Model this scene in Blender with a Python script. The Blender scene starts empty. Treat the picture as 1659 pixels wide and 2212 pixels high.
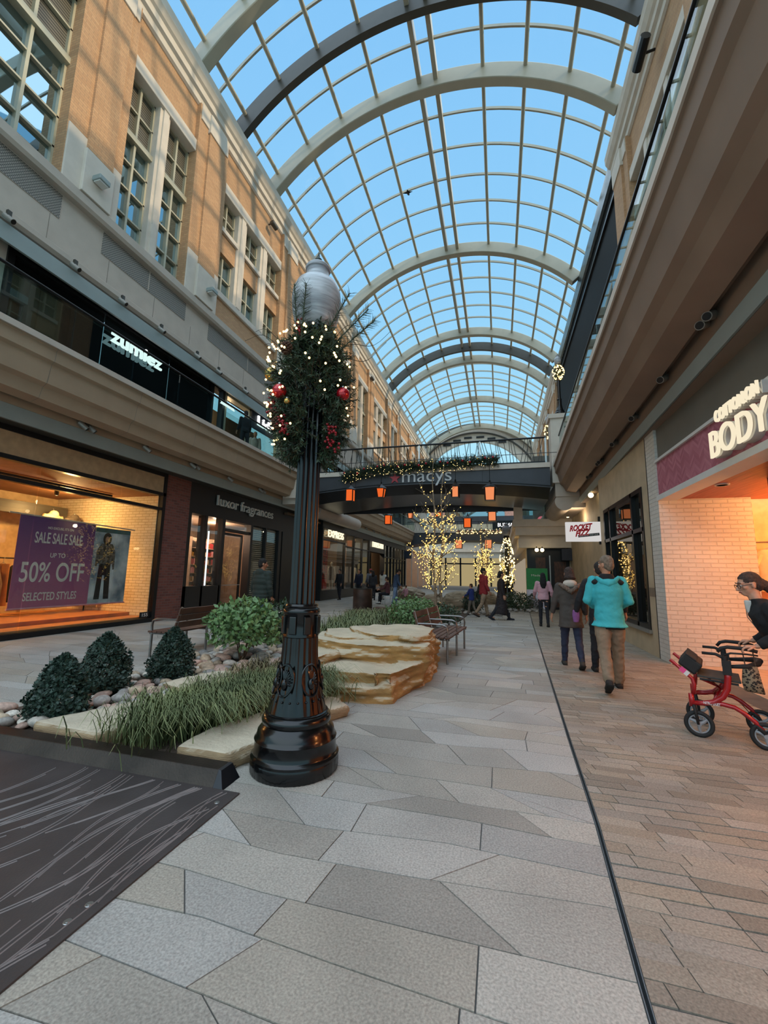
import bpy, math, random
import numpy as np
from mathutils import Vector, Matrix, Quaternion
from math import sin, cos, pi, radians, sqrt, atan2
rnd = random.Random(7)
nr = np.random.default_rng(11)
SC = bpy.context.scene
COL = SC.collection
# ---------------------------------------------------------------- camera (solved from the photograph's perspective)
FPX, PITCH, YAW, ROLL, EYE = 901.1, radians(8.514), radians(-15.45), radians(1.1285), 1.52
_f = Vector((sin(YAW)*cos(PITCH), cos(YAW)*cos(PITCH), sin(PITCH)))
_r = Vector((cos(YAW), -sin(YAW), 0)); _u = _r.cross(_f)
CR = cos(ROLL)*_r + sin(ROLL)*_u; CU = -sin(ROLL)*_r + cos(ROLL)*_u
cd = bpy.data.cameras.new('camera'); cam = bpy.data.objects.new('camera', cd); COL.objects.link(cam)
cam.matrix_world = Matrix(((CR.x, CU.x, -_f.x, 0), (CR.y, CU.y, -_f.y, 0), (CR.z, CU.z, -_f.z, EYE), (0, 0, 0, 1)))
cd.sensor_fit = 'HORIZONTAL'; cd.sensor_width = 36; cd.lens = 36*FPX/1659; cd.clip_start = .05; cd.clip_end = 500
SC.camera = cam
# ---------------------------------------------------------------- mesh builder
W = {}      # world matrix of every root / part
class MB:
    def __init__(s): s.v = []; s.f = []; s.c = None
    def add(s, vs, fs):
        n = len(s.v); s.v += [tuple(p) for p in vs]; s.f += [tuple(i+n for i in q) for q in fs]; return s
    def box(s, x0, x1, y0, y1, z0, z1, M=None):
        vs = [(x0,y0,z0),(x1,y0,z0),(x1,y1,z0),(x0,y1,z0),(x0,y0,z1),(x1,y0,z1),(x1,y1,z1),(x0,y1,z1)]
        if M is not None: vs = [M @ Vector(p) for p in vs]
        return s.add(vs, [(0,3,2,1),(4,5,6,7),(0,1,5,4),(1,2,6,5),(2,3,7,6),(3,0,4,7)])
    def tube(s, pts, r, n=8, closed=False, sx=1.0, up=None):
        P = [Vector(p) for p in pts]; m = len(P)
        rs = r if isinstance(r, (list, tuple)) else [r]*m
        T = []
        for i in range(m):
            a = P[(i-1) % m] if (closed or i > 0) else P[0]; b = P[(i+1) % m] if (closed or i < m-1) else P[-1]
            t = (b-a); T.append(t.normalized() if t.length > 1e-9 else Vector((0,0,1)))
        N = Vector(up) if up else (Vector((0,0,1)) if abs(T[0].z) < .9 else Vector((1,0,0)))
        vs = []
        for i in range(m):
            N = N - T[i]*N.dot(T[i])
            if N.length < 1e-6: N = T[i].orthogonal()
            N.normalize(); B = T[i].cross(N)
            for k in range(n):
                a = 2*pi*k/n; vs.append(P[i] + (N*cos(a) + B*sin(a)*sx)*rs[i])
        fs = [(i*n+k, i*n+(k+1) % n, ((i+1) % m)*n+(k+1) % n, ((i+1) % m)*n+k) for i in range(m if closed else m-1) for k in range(n)]
        if not closed: fs += [tuple(reversed(range(n))), tuple((m-1)*n+k for k in range(n))]
        return s.add(vs, fs)
    def lathe(s, prof, n=32, c=(0,0,0), rf=None):
        vs = []
        for r, z in prof:
            for k in range(n):
                a = 2*pi*k/n; q = r*(rf(a, z) if rf else 1); vs.append((c[0]+q*cos(a), c[1]+q*sin(a), c[2]+z))
        m = len(prof)
        fs = [(i*n+k, i*n+(k+1) % n, (i+1)*n+(k+1) % n, (i+1)*n+k) for i in range(m-1) for k in range(n)]
        if prof[0][0] > 1e-5: fs.append(tuple(reversed(range(n))))
        if prof[-1][0] > 1e-5: fs.append(tuple((m-1)*n+k for k in range(n)))
        return s.add(vs, fs)
    def ball(s, c, r, nu=12, nv=8, M=None):
        rx, ry, rz = r if isinstance(r, (tuple, list)) else (r, r, r)
        vs = [(0,0,-rz)]
        for j in range(1, nv):
            t = pi*j/nv - pi/2
            for k in range(nu): a = 2*pi*k/nu; vs.append((rx*cos(t)*cos(a), ry*cos(t)*sin(a), rz*sin(t)))
        vs.append((0,0,rz)); c = Vector(c)
        vs = [c + (M @ Vector(p) if M is not None else Vector(p)) for p in vs]
        fs = [(0, 1+(k+1) % nu, 1+k) for k in range(nu)]
        for j in range(nv-2):
            fs += [(1+j*nu+k, 1+j*nu+(k+1) % nu, 1+(j+1)*nu+(k+1) % nu, 1+(j+1)*nu+k) for k in range(nu)]
        L = len(vs)-1; fs += [(L, 1+(nv-2)*nu+k, 1+(nv-2)*nu+(k+1) % nu) for k in range(nu)]
        return s.add(vs, fs)
    def prism(s, poly, z0, z1, F=None):
        n = len(poly); F = F or (lambda x, y, z: (x, y, z))
        vs = [F(x, y, z0) for x, y in poly] + [F(x, y, z1) for x, y in poly]
        return s.add(vs, [tuple(reversed(range(n))), tuple(range(n, 2*n))] + [(i, (i+1) % n, n+(i+1) % n, n+i) for i in range(n)])
    def sweep(s, prof, path, closed_prof=True):
        """prof: (dx, z) ; path: (x, y) points"""
        n = len(prof); vs = [(px+dx, py, z) for px, py in path for dx, z in prof]; m = len(path)
        fs = [(i*n+k, i*n+(k+1) % n, (i+1)*n+(k+1) % n, (i+1)*n+k) for i in range(m-1) for k in range(n if closed_prof else n-1)]
        if closed_prof: fs += [tuple(reversed(range(n))), tuple((m-1)*n+k for k in range(n))]
        return s.add(vs, fs)
    def build(s, name, mat, parent=None, smooth=False, origin=None, bevel=0, local=False):
        v = np.array(s.v, float).reshape(-1, 3)
        loc = Vector((0,0,0))
        if parent is not None:
            if not local:
                M = W[parent].inverted(); A = np.array(M)
                v = v @ A[:3,:3].T + A[:3,3]
        else:
            loc = Vector(origin) if origin else Vector(((v[:,0].min()+v[:,0].max())/2, (v[:,1].min()+v[:,1].max())/2, v[:,2].min()))
            v = v - np.array(loc)
        me = bpy.data.meshes.new(name); me.from_pydata(v.tolist(), [], s.f); me.update()
        import bmesh
        bm = bmesh.new(); bm.from_mesh(me); bmesh.ops.recalc_face_normals(bm, faces=bm.faces[:]) if len(s.f) < 60000 else None; bm.to_mesh(me); bm.free()
        if s.c is not None:
            at = me.color_attributes.new('Col', 'FLOAT_COLOR', 'CORNER'); buf = np.empty((len(me.loops), 4), np.float32)
            i = 0
            for p, c in zip(me.polygons, s.c): buf[p.loop_start:p.loop_start+p.loop_total] = c
            at.data.foreach_set('color', buf.ravel())
        o = bpy.data.objects.new(name, me); COL.objects.link(o); o.location = loc
        if mat is not None:
            for m_ in (mat if isinstance(mat, (list, tuple)) else [mat]): me.materials.append(m_)
        if smooth:
            me.polygons.foreach_set('use_smooth', [True]*len(me.polygons))
            if smooth != 'all':
                try: me.set_sharp_from_angle(angle=radians(40))
                except Exception: pass
        if bevel:
            b = o.modifiers.new('bevel', 'BEVEL'); b.width = bevel; b.segments = 2; b.limit_method = 'ANGLE'
        if parent is not None: o.parent = parent; W[o] = W[parent]
        else: W[o] = Matrix.Translation(loc)
        return o
def tag(o, label=None, cat=None, group=None, kind=None):
    if label: o['label'] = label
    if cat: o['category'] = cat
    if group: o['group'] = group
    if kind: o['kind'] = kind
    return o
def thing(name, label, cat, loc=(0,0,0), rz=0, group=None, kind=None):
    o = bpy.data.objects.new(name, None); COL.objects.link(o); o.empty_display_size = .1
    o.location = loc; o.rotation_euler = (0, 0, rz); W[o] = Matrix.Translation(Vector(loc)) @ Matrix.Rotation(rz, 4, 'Z')
    return tag(o, label, cat, group, kind)
KIDS = {}
def copy_tree(o, loc=None, rz=None, scale=None, label=None, group=None, parent=None):
    c = o.copy(); COL.objects.link(c)
    if parent is not None: c.parent = parent
    else:
        if loc is not None: c.location = loc
        if rz is not None: c.rotation_euler = (0, 0, rz) if not isinstance(rz, (tuple, list)) else rz
        if scale is not None: c.scale = (scale,)*3 if not isinstance(scale, (tuple, list)) else scale
        if label: c['label'] = label
        if group: c['group'] = group
    for ch in o.children: copy_tree(ch, parent=c)
    return c
WS = bpy.data.scenes.new('workshop')        # scratch scene: modifiers are evaluated here, away from the growing main scene
def bake(o):
    WS.collection.objects.link(o); vl = WS.view_layers[0]; vl.update(); dg = vl.depsgraph; dg.update()
    me = bpy.data.meshes.new_from_object(o.evaluated_get(dg)); WS.collection.objects.unlink(o); return me
# ---------------------------------------------------------------- materials
def _nt(name):
    m = bpy.data.materials.new(name); m.use_nodes = True; nt = m.node_tree
    for n in list(nt.nodes): nt.nodes.remove(n)
    out = nt.nodes.new('ShaderNodeOutputMaterial'); return m, nt, out
def srgb(h):
    if isinstance(h, str): h = [int(h[i:i+2], 16)/255 for i in (0, 2, 4)]
    return tuple(c/12.92 if c <= .04045 else ((c+.055)/1.055)**2.4 for c in h)
def node(nt, t, **kw):
    n = nt.nodes.new(t)
    for k, v in kw.items():
        if k in n.inputs: n.inputs[k].default_value = v
        else: setattr(n, k, v)
    return n
def c4(c): return (c[0], c[1], c[2], 1)
def M(name, col, rough=.6, metal=0, var=.12, scale=6, bump=0, bscale=None, spec=.5, coat=0, rand=0, attr=False, trans=0, second=None):
    m, nt, out = _nt(name); L = nt.links.new
    col = srgb(col)
    b = node(nt, 'ShaderNodeBsdfPrincipled'); b.inputs['Roughness'].default_value = rough; b.inputs['Metallic'].default_value = metal
    b.inputs['Specular IOR Level'].default_value = spec; b.inputs['Coat Weight'].default_value = coat; b.inputs['Coat Roughness'].default_value = .08
    if trans: b.inputs['Subsurface Weight'].default_value = 0
    tc = node(nt, 'ShaderNodeTexCoord'); nz = node(nt, 'ShaderNodeTexNoise', Scale=scale, Detail=5.0); L(tc.outputs['Object'], nz.inputs['Vector'])
    hi = srgb(second) if second else tuple(min(1, c*(1+var)) for c in col)
    rp = node(nt, 'ShaderNodeValToRGB'); rp.color_ramp.elements[0].position = .35; rp.color_ramp.elements[1].position = .65
    rp.color_ramp.elements[0].color = c4(tuple(c*(1-var) for c in col)); rp.color_ramp.elements[1].color = c4(hi)
    L(nz.outputs['Fac'], rp.inputs['Fac']); src = rp.outputs['Color']
    if attr:
        a = node(nt, 'ShaderNodeAttribute'); a.attribute_name = 'Col'
        mx = node(nt, 'ShaderNodeMix', data_type='RGBA', blend_type='MULTIPLY'); mx.inputs['Factor'].default_value = 1
        L(src, mx.inputs['A']); L(a.outputs['Color'], mx.inputs['B']); src = mx.outputs['Result']
    if rand:
        oi = node(nt, 'ShaderNodeObjectInfo'); hs = node(nt, 'ShaderNodeHueSaturation'); mr = node(nt, 'ShaderNodeMapRange')
        mr.inputs['To Min'].default_value = 1-rand; mr.inputs['To Max'].default_value = 1+rand; L(oi.outputs['Random'], mr.inputs['Value'])
        L(mr.outputs['Result'], hs.inputs['Value']); L(src, hs.inputs['Color']); src = hs.outputs['Color']
    L(src, b.inputs['Base Color'])
    if bump:
        n2 = node(nt, 'ShaderNodeTexNoise', Scale=bscale or scale*4, Detail=6.0); L(tc.outputs['Object'], n2.inputs['Vector'])
        bp = node(nt, 'ShaderNodeBump', Strength=bump, Distance=.02); L(n2.outputs['Fac'], bp.inputs['Height']); L(bp.outputs['Normal'], b.inputs['Normal'])
    L(b.outputs['BSDF'], out.inputs['Surface']); return m
def EM(name, col, s=1.0):
    m, nt, out = _nt(name); e = node(nt, 'ShaderNodeEmission', Strength=s); e.inputs['Color'].default_value = c4(srgb(col))
    nt.links.new(e.outputs[0], out.inputs['Surface']); m.cycles.emission_sampling = 'NONE'; return m
def GLASS(name, tint='e8f2f4', refl=.12, rough=.0, graze=.8):
    """thin architectural glass: see-through with a fresnel reflection"""
    m, nt, out = _nt(name); L = nt.links.new
    t = node(nt, 'ShaderNodeBsdfTransparent'); t.inputs['Color'].default_value = c4(srgb(tint))
    g = node(nt, 'ShaderNodeBsdfGlossy', Roughness=rough); lw = node(nt, 'ShaderNodeLayerWeight', Blend=.5)
    pw = node(nt, 'ShaderNodeMath', operation='POWER'); pw.inputs[1].default_value = 5; L(lw.outputs['Facing'], pw.inputs[0])
    ma = node(nt, 'ShaderNodeMath', operation='MULTIPLY_ADD'); ma.inputs[1].default_value = graze; ma.inputs[2].default_value = refl
    cl = node(nt, 'ShaderNodeClamp'); L(pw.outputs[0], ma.inputs[0]); L(ma.outputs[0], cl.inputs[0])
    mx = node(nt, 'ShaderNodeMixShader'); L(cl.outputs[0], mx.inputs[0]); L(t.outputs[0], mx.inputs[1]); L(g.outputs[0], mx.inputs[2]); L(mx.outputs[0], out.inputs['Surface'])
    return m
def BRICK(name, c1, c2, mortar, bw=.21, bh=.07, ms=.008, rough=.8, bump=.4, var=None):
    m, nt, out = _nt(name); L = nt.links.new
    b = node(nt, 'ShaderNodeBsdfPrincipled', Roughness=rough); g = node(nt, 'ShaderNodeNewGeometry'); sp = node(nt, 'ShaderNodeSeparateXYZ'); L(g.outputs['Position'], sp.inputs[0])
    ad = node(nt, 'ShaderNodeMath', operation='ADD'); L(sp.outputs['X'], ad.inputs[0]); L(sp.outputs['Y'], ad.inputs[1])
    cb = node(nt, 'ShaderNodeCombineXYZ'); L(ad.outputs[0], cb.inputs['X']); L(sp.outputs['Z'], cb.inputs['Y'])
    t = node(nt, 'ShaderNodeTexBrick', Scale=1.0); t.inputs['Brick Width'].default_value = bw; t.inputs['Row Height'].default_value = bh; t.inputs['Mortar Size'].default_value = ms
    t.inputs['Mortar Smooth'].default_value = .3
    for k, c in (('Color1', c1), ('Color2', c2), ('Mortar', mortar)): t.inputs[k].default_value = c4(srgb(c))
    L(cb.outputs[0], t.inputs['Vector'])
    nz = node(nt, 'ShaderNodeTexNoise', Scale=1.3, Detail=4.0); L(g.outputs['Position'], nz.inputs['Vector'])
    mr = node(nt, 'ShaderNodeMapRange'); mr.inputs['To Min'].default_value = .82; mr.inputs['To Max'].default_value = 1.15; L(nz.outputs['Fac'], mr.inputs['Value'])
    hs = node(nt, 'ShaderNodeHueSaturation'); L(t.outputs['Color'], hs.inputs['Color']); L(mr.outputs['Result'], hs.inputs['Value']); L(hs.outputs[0], b.inputs['Base Color'])
    n2 = node(nt, 'ShaderNodeTexNoise', Scale=30.0, Detail=4.0); L(g.outputs['Position'], n2.inputs['Vector'])
    ml = node(nt, 'ShaderNodeMath', operation='MULTIPLY_ADD'); ml.inputs[1].default_value = .4; L(n2.outputs['Fac'], ml.inputs[0])
    iv = node(nt, 'ShaderNodeMath', operation='SUBTRACT'); iv.inputs[0].default_value = 1; L(t.outputs['Fac'], iv.inputs[1]); L(iv.outputs[0], ml.inputs[2])
    bp = node(nt, 'ShaderNodeBump', Strength=bump, Distance=.012); L(ml.outputs[0], bp.inputs['Height']); L(bp.outputs['Normal'], b.inputs['Normal'])
    L(b.outputs[0], out.inputs['Surface']); return m
def PAVING(name, col):
    """flamed granite: per-stone tone from the mesh, fine speckle from noise"""
    m, nt, out = _nt(name); L = nt.links.new
    b = node(nt, 'ShaderNodeBsdfPrincipled', Roughness=.62); tc = node(nt, 'ShaderNodeTexCoord')
    a = node(nt, 'ShaderNodeAttribute'); a.attribute_name = 'Col'
    n1 = node(nt, 'ShaderNodeTexNoise', Scale=95.0, Detail=3.0); n2 = node(nt, 'ShaderNodeTexNoise', Scale=1.6, Detail=4.0); n3 = node(nt, 'ShaderNodeTexVoronoi', Scale=140.0)
    for n in (n1, n2, n3): L(tc.outputs['Object'], n.inputs['Vector'])
    r1 = node(nt, 'ShaderNodeMapRange'); r1.inputs['From Min'].default_value = .3; r1.inputs['From Max'].default_value = .7; r1.inputs['To Min'].default_value = .72; r1.inputs['To Max'].default_value = 1.28; L(n1.outputs['Fac'], r1.inputs['Value'])
    r2 = node(nt, 'ShaderNodeMapRange'); r2.inputs['From Min'].default_value = .3; r2.inputs['From Max'].default_value = .7; r2.inputs['To Min'].default_value = .86; r2.inputs['To Max'].default_value = 1.1; L(n2.outputs['Fac'], r2.inputs['Value'])
    mu = node(nt, 'ShaderNodeMath', operation='MULTIPLY'); L(r1.outputs[0], mu.inputs[0]); L(r2.outputs[0], mu.inputs[1])
    rgb = node(nt, 'ShaderNodeVectorMath', operation='SCALE'); rgb.inputs[0].default_value = srgb(col); L(mu.outputs[0], rgb.inputs['Scale'])
    mx = node(nt, 'ShaderNodeMix', data_type='RGBA', blend_type='MULTIPLY'); mx.inputs['Factor'].default_value = 1
    L(rgb.outputs[0], mx.inputs['A']); L(a.outputs['Color'], mx.inputs['B']); L(mx.outputs['Result'], b.inputs['Base Color'])
    bp = node(nt, 'ShaderNodeBump', Strength=.25, Distance=.004); L(n1.outputs['Fac'], bp.inputs['Height']); L(bp.outputs[0], b.inputs['Normal'])
    L(b.outputs[0], out.inputs['Surface']); return m
def PERF(name, col, hole, s=.06):
    """perforated metal grille"""
    m, nt, out = _nt(name); L = nt.links.new
    b = node(nt, 'ShaderNodeBsdfPrincipled', Roughness=.5); g = node(nt, 'ShaderNodeNewGeometry'); sp = node(nt, 'ShaderNodeSeparateXYZ'); L(g.outputs['Position'], sp.inputs[0])
    cb = node(nt, 'ShaderNodeCombineXYZ'); L(sp.outputs['Y'], cb.inputs['X']); L(sp.outputs['Z'], cb.inputs['Y'])
    t = node(nt, 'ShaderNodeTexBrick', Scale=1.0); t.inputs['Brick Width'].default_value = s; t.inputs['Row Height'].default_value = s*.6; t.inputs['Mortar Size'].default_value = s*.13; t.inputs['Mortar Smooth'].default_value = .0
    t.inputs['Color1'].default_value = t.inputs['Color2'].default_value = c4(srgb(hole)); t.inputs['Mortar'].default_value = c4(srgb(col)); L(cb.outputs[0], t.inputs['Vector'])
    L(t.outputs['Color'], b.inputs['Base Color']); L(b.outputs[0], out.inputs['Surface']); return m
MT = dict(
 tanbrick=BRICK('tan_brick', 'c59c74', 'b88e68', 'a68668', .21, .075, .008),
 redbrick=BRICK('red_brick', '7a4438', '5d342d', '6a5048', .23, .08, .01),
 whitebrick=BRICK('white_painted_brick', 'd6d3cb', 'cfccc4', 'c6c2ba', .24, .08, .01, .6, .9),
 limestone=M('limestone', 'b9ada0', .75, 0, .06, 2, .1, 40), palestone=M('pale_stone', 'd3c8ba', .7, 0, .05, 3, .05, 40),
 precast=M('precast_fascia', '9f8a72', .75, 0, .06, 1.5, .08, 30), soffit=M('brown_soffit', '857060', .7, 0, .08, 1.2), gutter=M('soffit_metal', '8f9a98', .45, .1, .04, 2),
 steel=M('roof_steel', 'a9a392', .45, 0, .04, 2), darksteel=M('dark_bronze_steel', '45423c', .45, .2, .06, 3), black=M('black_metal', '15171a', .35, .3, .1, 4),
 blackpaint=M('black_panel', '121315', .45, 0, .1, 3), alu=M('window_aluminium', 'b9b39c', .4, .2, .04, 4), stainless=M('stainless_steel', 'b4b5b4', .3, .9, .04, 4),
 bridge=M('charcoal_bridge_panel', '3d3f45', .45, .2, .08, 2), graypanel=M('gray_panel', '6a675f', .6, 0, .05, 2),
 white=M('white_paint', 'd8d8d4', .5, 0, .03, 3), darkglass=None)
def WINDOW(name, dark='1c262b', refl=.66, tint='b8d2dc'):
    m, nt, out = _nt(name); L = nt.links.new
    d = node(nt, 'ShaderNodeBsdfDiffuse'); d.inputs['Color'].default_value = c4(srgb(dark)); g = node(nt, 'ShaderNodeBsdfGlossy', Roughness=.015); g.inputs['Color'].default_value = c4(srgb(tint))
    mx = node(nt, 'ShaderNodeMixShader'); mx.inputs[0].default_value = refl; L(d.outputs[0], mx.inputs[1]); L(g.outputs[0], mx.inputs[2]); L(mx.outputs[0], out.inputs['Surface']); return m
MT['darkglass'] = WINDOW('tinted_window_glass'); MT['shopglass'] = GLASS('shop_window_glass', 'f2f5f3', .05); MT['roofglass'] = GLASS('skylight_glass', 'f2f9fd', .01, graze=.12)
MT['railglass'] = GLASS('balustrade_glass', 'd5e4e2', .05); MT['darkshop'] = WINDOW('dark_shop_glass', '141516', .22)
MT['bulb'] = EM('warm_fairy_bulb', 'ffd68a', 5.0)
MT['softlamp'] = EM('warm_downlight', 'ffe2a8', 6.0)
def text_mesh(body, size=1.0, extrude=.02, bevel=0, sx=1.0, shear=0, space=1.0, bold=0):
    cu = bpy.data.curves.new('t', 'FONT'); cu.body = body; cu.size = size; cu.extrude = extrude; cu.bevel_depth = bevel; cu.shear = shear; cu.space_character = space; cu.offset = bold
    cu.align_x = 'CENTER'; cu.align_y = 'BOTTOM_BASELINE' if False else 'CENTER'
    o = bpy.data.objects.new('t', cu); me = bake(o)
    b = MB(); b.v = [(v.co.x*sx, v.co.y, v.co.z) for v in me.vertices]; b.f = [tuple(p.vertices) for p in me.polygons]
    bpy.data.objects.remove(o); return b
def lettering(name, mat, body, width, height, P, ux, uy, parent=None, depth=.03, **kw):
    """lettering fitted to width x height, centred on P, reading along ux, up along uy"""
    b = text_mesh(body, 1.0, .02, **kw); a = np.array(b.v); lo, hi = a.min(0), a.max(0); ux = Vector(ux).normalized(); uy = Vector(uy).normalized(); n = ux.cross(uy)
    out = []
    for v in a:
        x = ((v[0]-lo[0])/(hi[0]-lo[0])-.5)*width; y = ((v[1]-lo[1])/(hi[1]-lo[1])-.5)*height; z = (v[2]-lo[2])/(hi[2]-lo[2])*depth
        out.append(Vector(P)+ux*x+uy*y+n*z)
    b.v = [tuple(p) for p in out]; return b.build(name, mat, parent)
# ================================================================ FLOOR
def drainx(y): return float(np.interp(y, [0, 1.88, 3.13, 4.54, 8.0, 15.4, 24, 60], [.42, .48, .56, .61, .75, 1.05, 1.45, 3.2]))
def clipx(poly, f, keep_left):
    out = []; n = len(poly)
    for i in range(n):
        a, b = poly[i], poly[(i+1) % n]; da, db = a[0]-f(a[1]), b[0]-f(b[1])
        if not keep_left: da, db = -da, -db
        if da <= 0: out.append(a)
        if (da < 0) != (db < 0) and abs(da-db) > 1e-9:
            t = da/(da-db); out.append((a[0]+(b[0]-a[0])*t, a[1]+(b[1]-a[1])*t))
    return out
def shrink(poly, d):
    n = len(poly); out = []
    for i in range(n):
        p0, p, p1 = Vector(poly[i-1]), Vector(poly[i]), Vector(poly[(i+1) % n]); e0 = (p-p0); e1 = (p1-p)
        if e0.length < 1e-6 or e1.length < 1e-6: out.append(tuple(p)); continue
        n0 = Vector((-e0.y, e0.x)).normalized(); n1 = Vector((-e1.y, e1.x)).normalized(); m = n0+n1
        if m.length < .3: m = n0
        m.normalize(); k = d/max(.4, m.dot(n0)); out.append(tuple(p+m*k))
    return out
base = MB(); base.box(-30, 12, -3, 90, -.3, -.006)
ob = base.build('floor', M('paving_joint_mortar', '5c5a57', .9)); tag(ob, 'dark mortar bed showing in the joints of the stone paving', 'floor', kind='structure')
st = MB(); st.c = []
PAL = [(1,1,1), (.93,.95,.97), (.86,.84,.8), (1.04,1.03,1.0), (.97,.93,.86), (.8,.78,.75), (1.02,1.05,1.08), (.95,.95,.93)]
def rowline(k, y0):
    r = random.Random(k*31+5); xs = []; x = -11.2; t = 0
    while x < 6:
        xs.append((x, y0 + r.uniform(-.035, .035) + .03*sin(x*1.7+k))); x += r.uniform(.5, 1.1)
    xs.append((6.2, y0)); return xs
ys = [.3]; k = 0
while ys[-1] < 46:
    ys.append(ys[-1] + rnd.choice((.25, .29, .33, .36)) * (1 if ys[-1] < 14 else 1.25))
lines = [rowline(i, y) for i, y in enumerate(ys)]
def linterp(l, x): return float(np.interp(x, [p[0] for p in l], [p[1] for p in l]))
for i in range(len(ys)-1):
    a, b = lines[i], lines[i+1]; x = -11.1 - rnd.random()*.8; sk0 = rnd.uniform(-.1, .1); far = ys[i] > 14
    while x < drainx(ys[i]) + .2:
        wd = rnd.choice((.48, .62, .75, .9, 1.1)) * (1.3 if far else 1); x1 = x + wd; sk1 = rnd.choice((-.19, -.1, 0, .02, .08, .17)) if not far else 0
        bot = [(x-sk0, linterp(a, x-sk0))] + [p for p in a if x-sk0+.06 < p[0] < x1-sk1-.06] + [(x1-sk1, linterp(a, x1-sk1))]
        top = [(x+sk0, linterp(b, x+sk0))] + [p for p in b if x+sk0+.06 < p[0] < x1+sk1-.06] + [(x1+sk1, linterp(b, x1+sk1))]
        poly = clipx(bot + top[::-1], lambda y: drainx(y)-.012, True)
        if len(poly) >= 3:
            q = shrink(poly, .0035 if not far else .006); z = rnd.uniform(-.001, .001)
            c = rnd.choice(PAL); s = rnd.uniform(.9, 1.06); n0 = len(st.f); st.prism(q, -.02, z)
            st.c += [(c[0]*s, c[1]*s, c[2]*s, 1)]*(len(st.f)-n0)
        x, sk0 = x1, sk1
o = st.build('floor', PAVING('granite_paving', 'a6a29a')); tag(o, 'large irregular grey granite slabs paving the walkway left of the slot drain', 'floor', kind='structure')
pv = MB(); pv.c = []; y = .25; i = 0
while y < 44:
    d = .1 if y < 16 else .16; x = drainx(y) + .02 - rnd.random()*.3; 
    def yy(xx, y0): return y0 + .012*sin(xx*3.1+i*.7) - .012*(xx-1)
    xe = 3.02 if y < 13.9 else 5.6
    while x < xe:
        wd = rnd.uniform(.24, .42) * (1 if y < 16 else 1.5); x1 = min(x+wd, xe); sk = -.02
        poly = [(x, yy(x, y)), (x1, yy(x1, y)), (x1+sk, yy(x1, y+d)), (x+sk, yy(x, y+d))]
        poly = clipx(poly, lambda yq: drainx(yq)+.012, False)
        if len(poly) >= 3 and x1-x > .03:
            q = shrink(poly, .0028 if y < 16 else .004); c = rnd.choice(PAL); s = rnd.uniform(.8, 1.02); n0 = len(pv.f); pv.prism(q, -.02, rnd.uniform(-.001, .001)); pv.c += [(c[0]*s*1.0, c[1]*s*.965, c[2]*s*.91, 1)]*(len(pv.f)-n0)
        x = x1
    y += d; i += 1
o = pv.build('floor', PAVING('brown_granite_pavers', '9c958b')); tag(o, 'small brownish granite pavers in rows right of the slot drain', 'floor', kind='structure')
dr = MB(); pts = [(drainx(y), y, .001) for y in np.linspace(.2, 15.6, 60)]
for sgn in (-1, 1):
    dr.sweep([(sgn*.009-.002, -.02), (sgn*.009+.002, -.02), (sgn*.009+.002, .003), (sgn*.009-.002, .003)], [(p[0], p[1]) for p in pts])
o = dr.build('slot_drain', M('drain_edge_steel', '8d9296', .35, .8)); tag(o, 'long curving steel slot drain separating large slabs from small pavers', 'drain')
gr = MB(); gr.sweep([(-.008, -.03), (.008, -.03), (.008, -.005), (-.008, -.005)], [(p[0], p[1]) for p in pts]); b = gr.build('channel', MT['black'], o)
# ================================================================ ROOF
XC, RAD, ZC = -2.55, 10.2, 13.0
def arc(phi, r=RAD): return (XC + r*sin(phi), ZC + r*cos(phi))
PM = radians(49.5)
roof = thing('ceiling', 'barrel vaulted glass skylight roof over the shopping street', 'ceiling', (XC, 30, 23.2), kind='structure')
ribs = [(.6, 0), (10.1, 0), (12.5, 1), (15.2, 0), (25.0, 0), (34.7, 0), (37.1, 1), (39.5, 0), (49.2, 0), (58.8, 0)]
for Y, joint in ribs:
    b = MB(); hw, dp = (.2, .72) if not joint else (.13, .75)
    N = 56
    for seg in range(1):
        vs = []; 
        for k in range(N+1):
            ph = -PM + 2*PM*k/N
            for rr, yo in ((RAD-.06, -hw), (RAD-.06, hw), (RAD-.06-dp, hw), (RAD-.06-dp, -hw)):
                x, z = arc(ph, rr); vs.append((x, Y+yo, z))
        fs = [(k*4+j, k*4+(j+1) % 4, (k+1)*4+(j+1) % 4, (k+1)*4+j) for k in range(N) for j in range(4)] + [(3,2,1,0), (N*4, N*4+1, N*4+2, N*4+3)]
        b.add(vs, fs)
    if joint:      # expansion joint: two thin dark arches side by side
        b.build('expansion_joint_arch', MT['darksteel'], roof, smooth=True)
    else:
        b.build('arch_rib', MT['steel'], roof, smooth=True, bevel=.03)
longs = [radians(a) for a in (13.4, 23.6, 34.3, 45.2)]
for a in [s*x for x in longs for s in (-1, 1)]:
    b = MB(); x, z = arc(a, RAD-.2); b.tube([(x, .4, z), (x, 59, z)], .085, 10); b.build('roof_purlin', MT['steel'], roof, smooth=True)
for xx in (-2.93, -2.22):
    b = MB(); b.box(xx-.09, xx+.09, .4, 59, 22.72, 23.3); b.build('ridge_beam', MT['steel'], roof)
xs = sorted([r[0] for r in ribs]); gy = []
for a, b_ in zip(xs[:-1], xs[1:]):
    n = max(1, round((b_-a)/1.62)) if b_-a > 4 else 2
    gy += [a + (b_-a)*j/n for j in range(1, n)]
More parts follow.
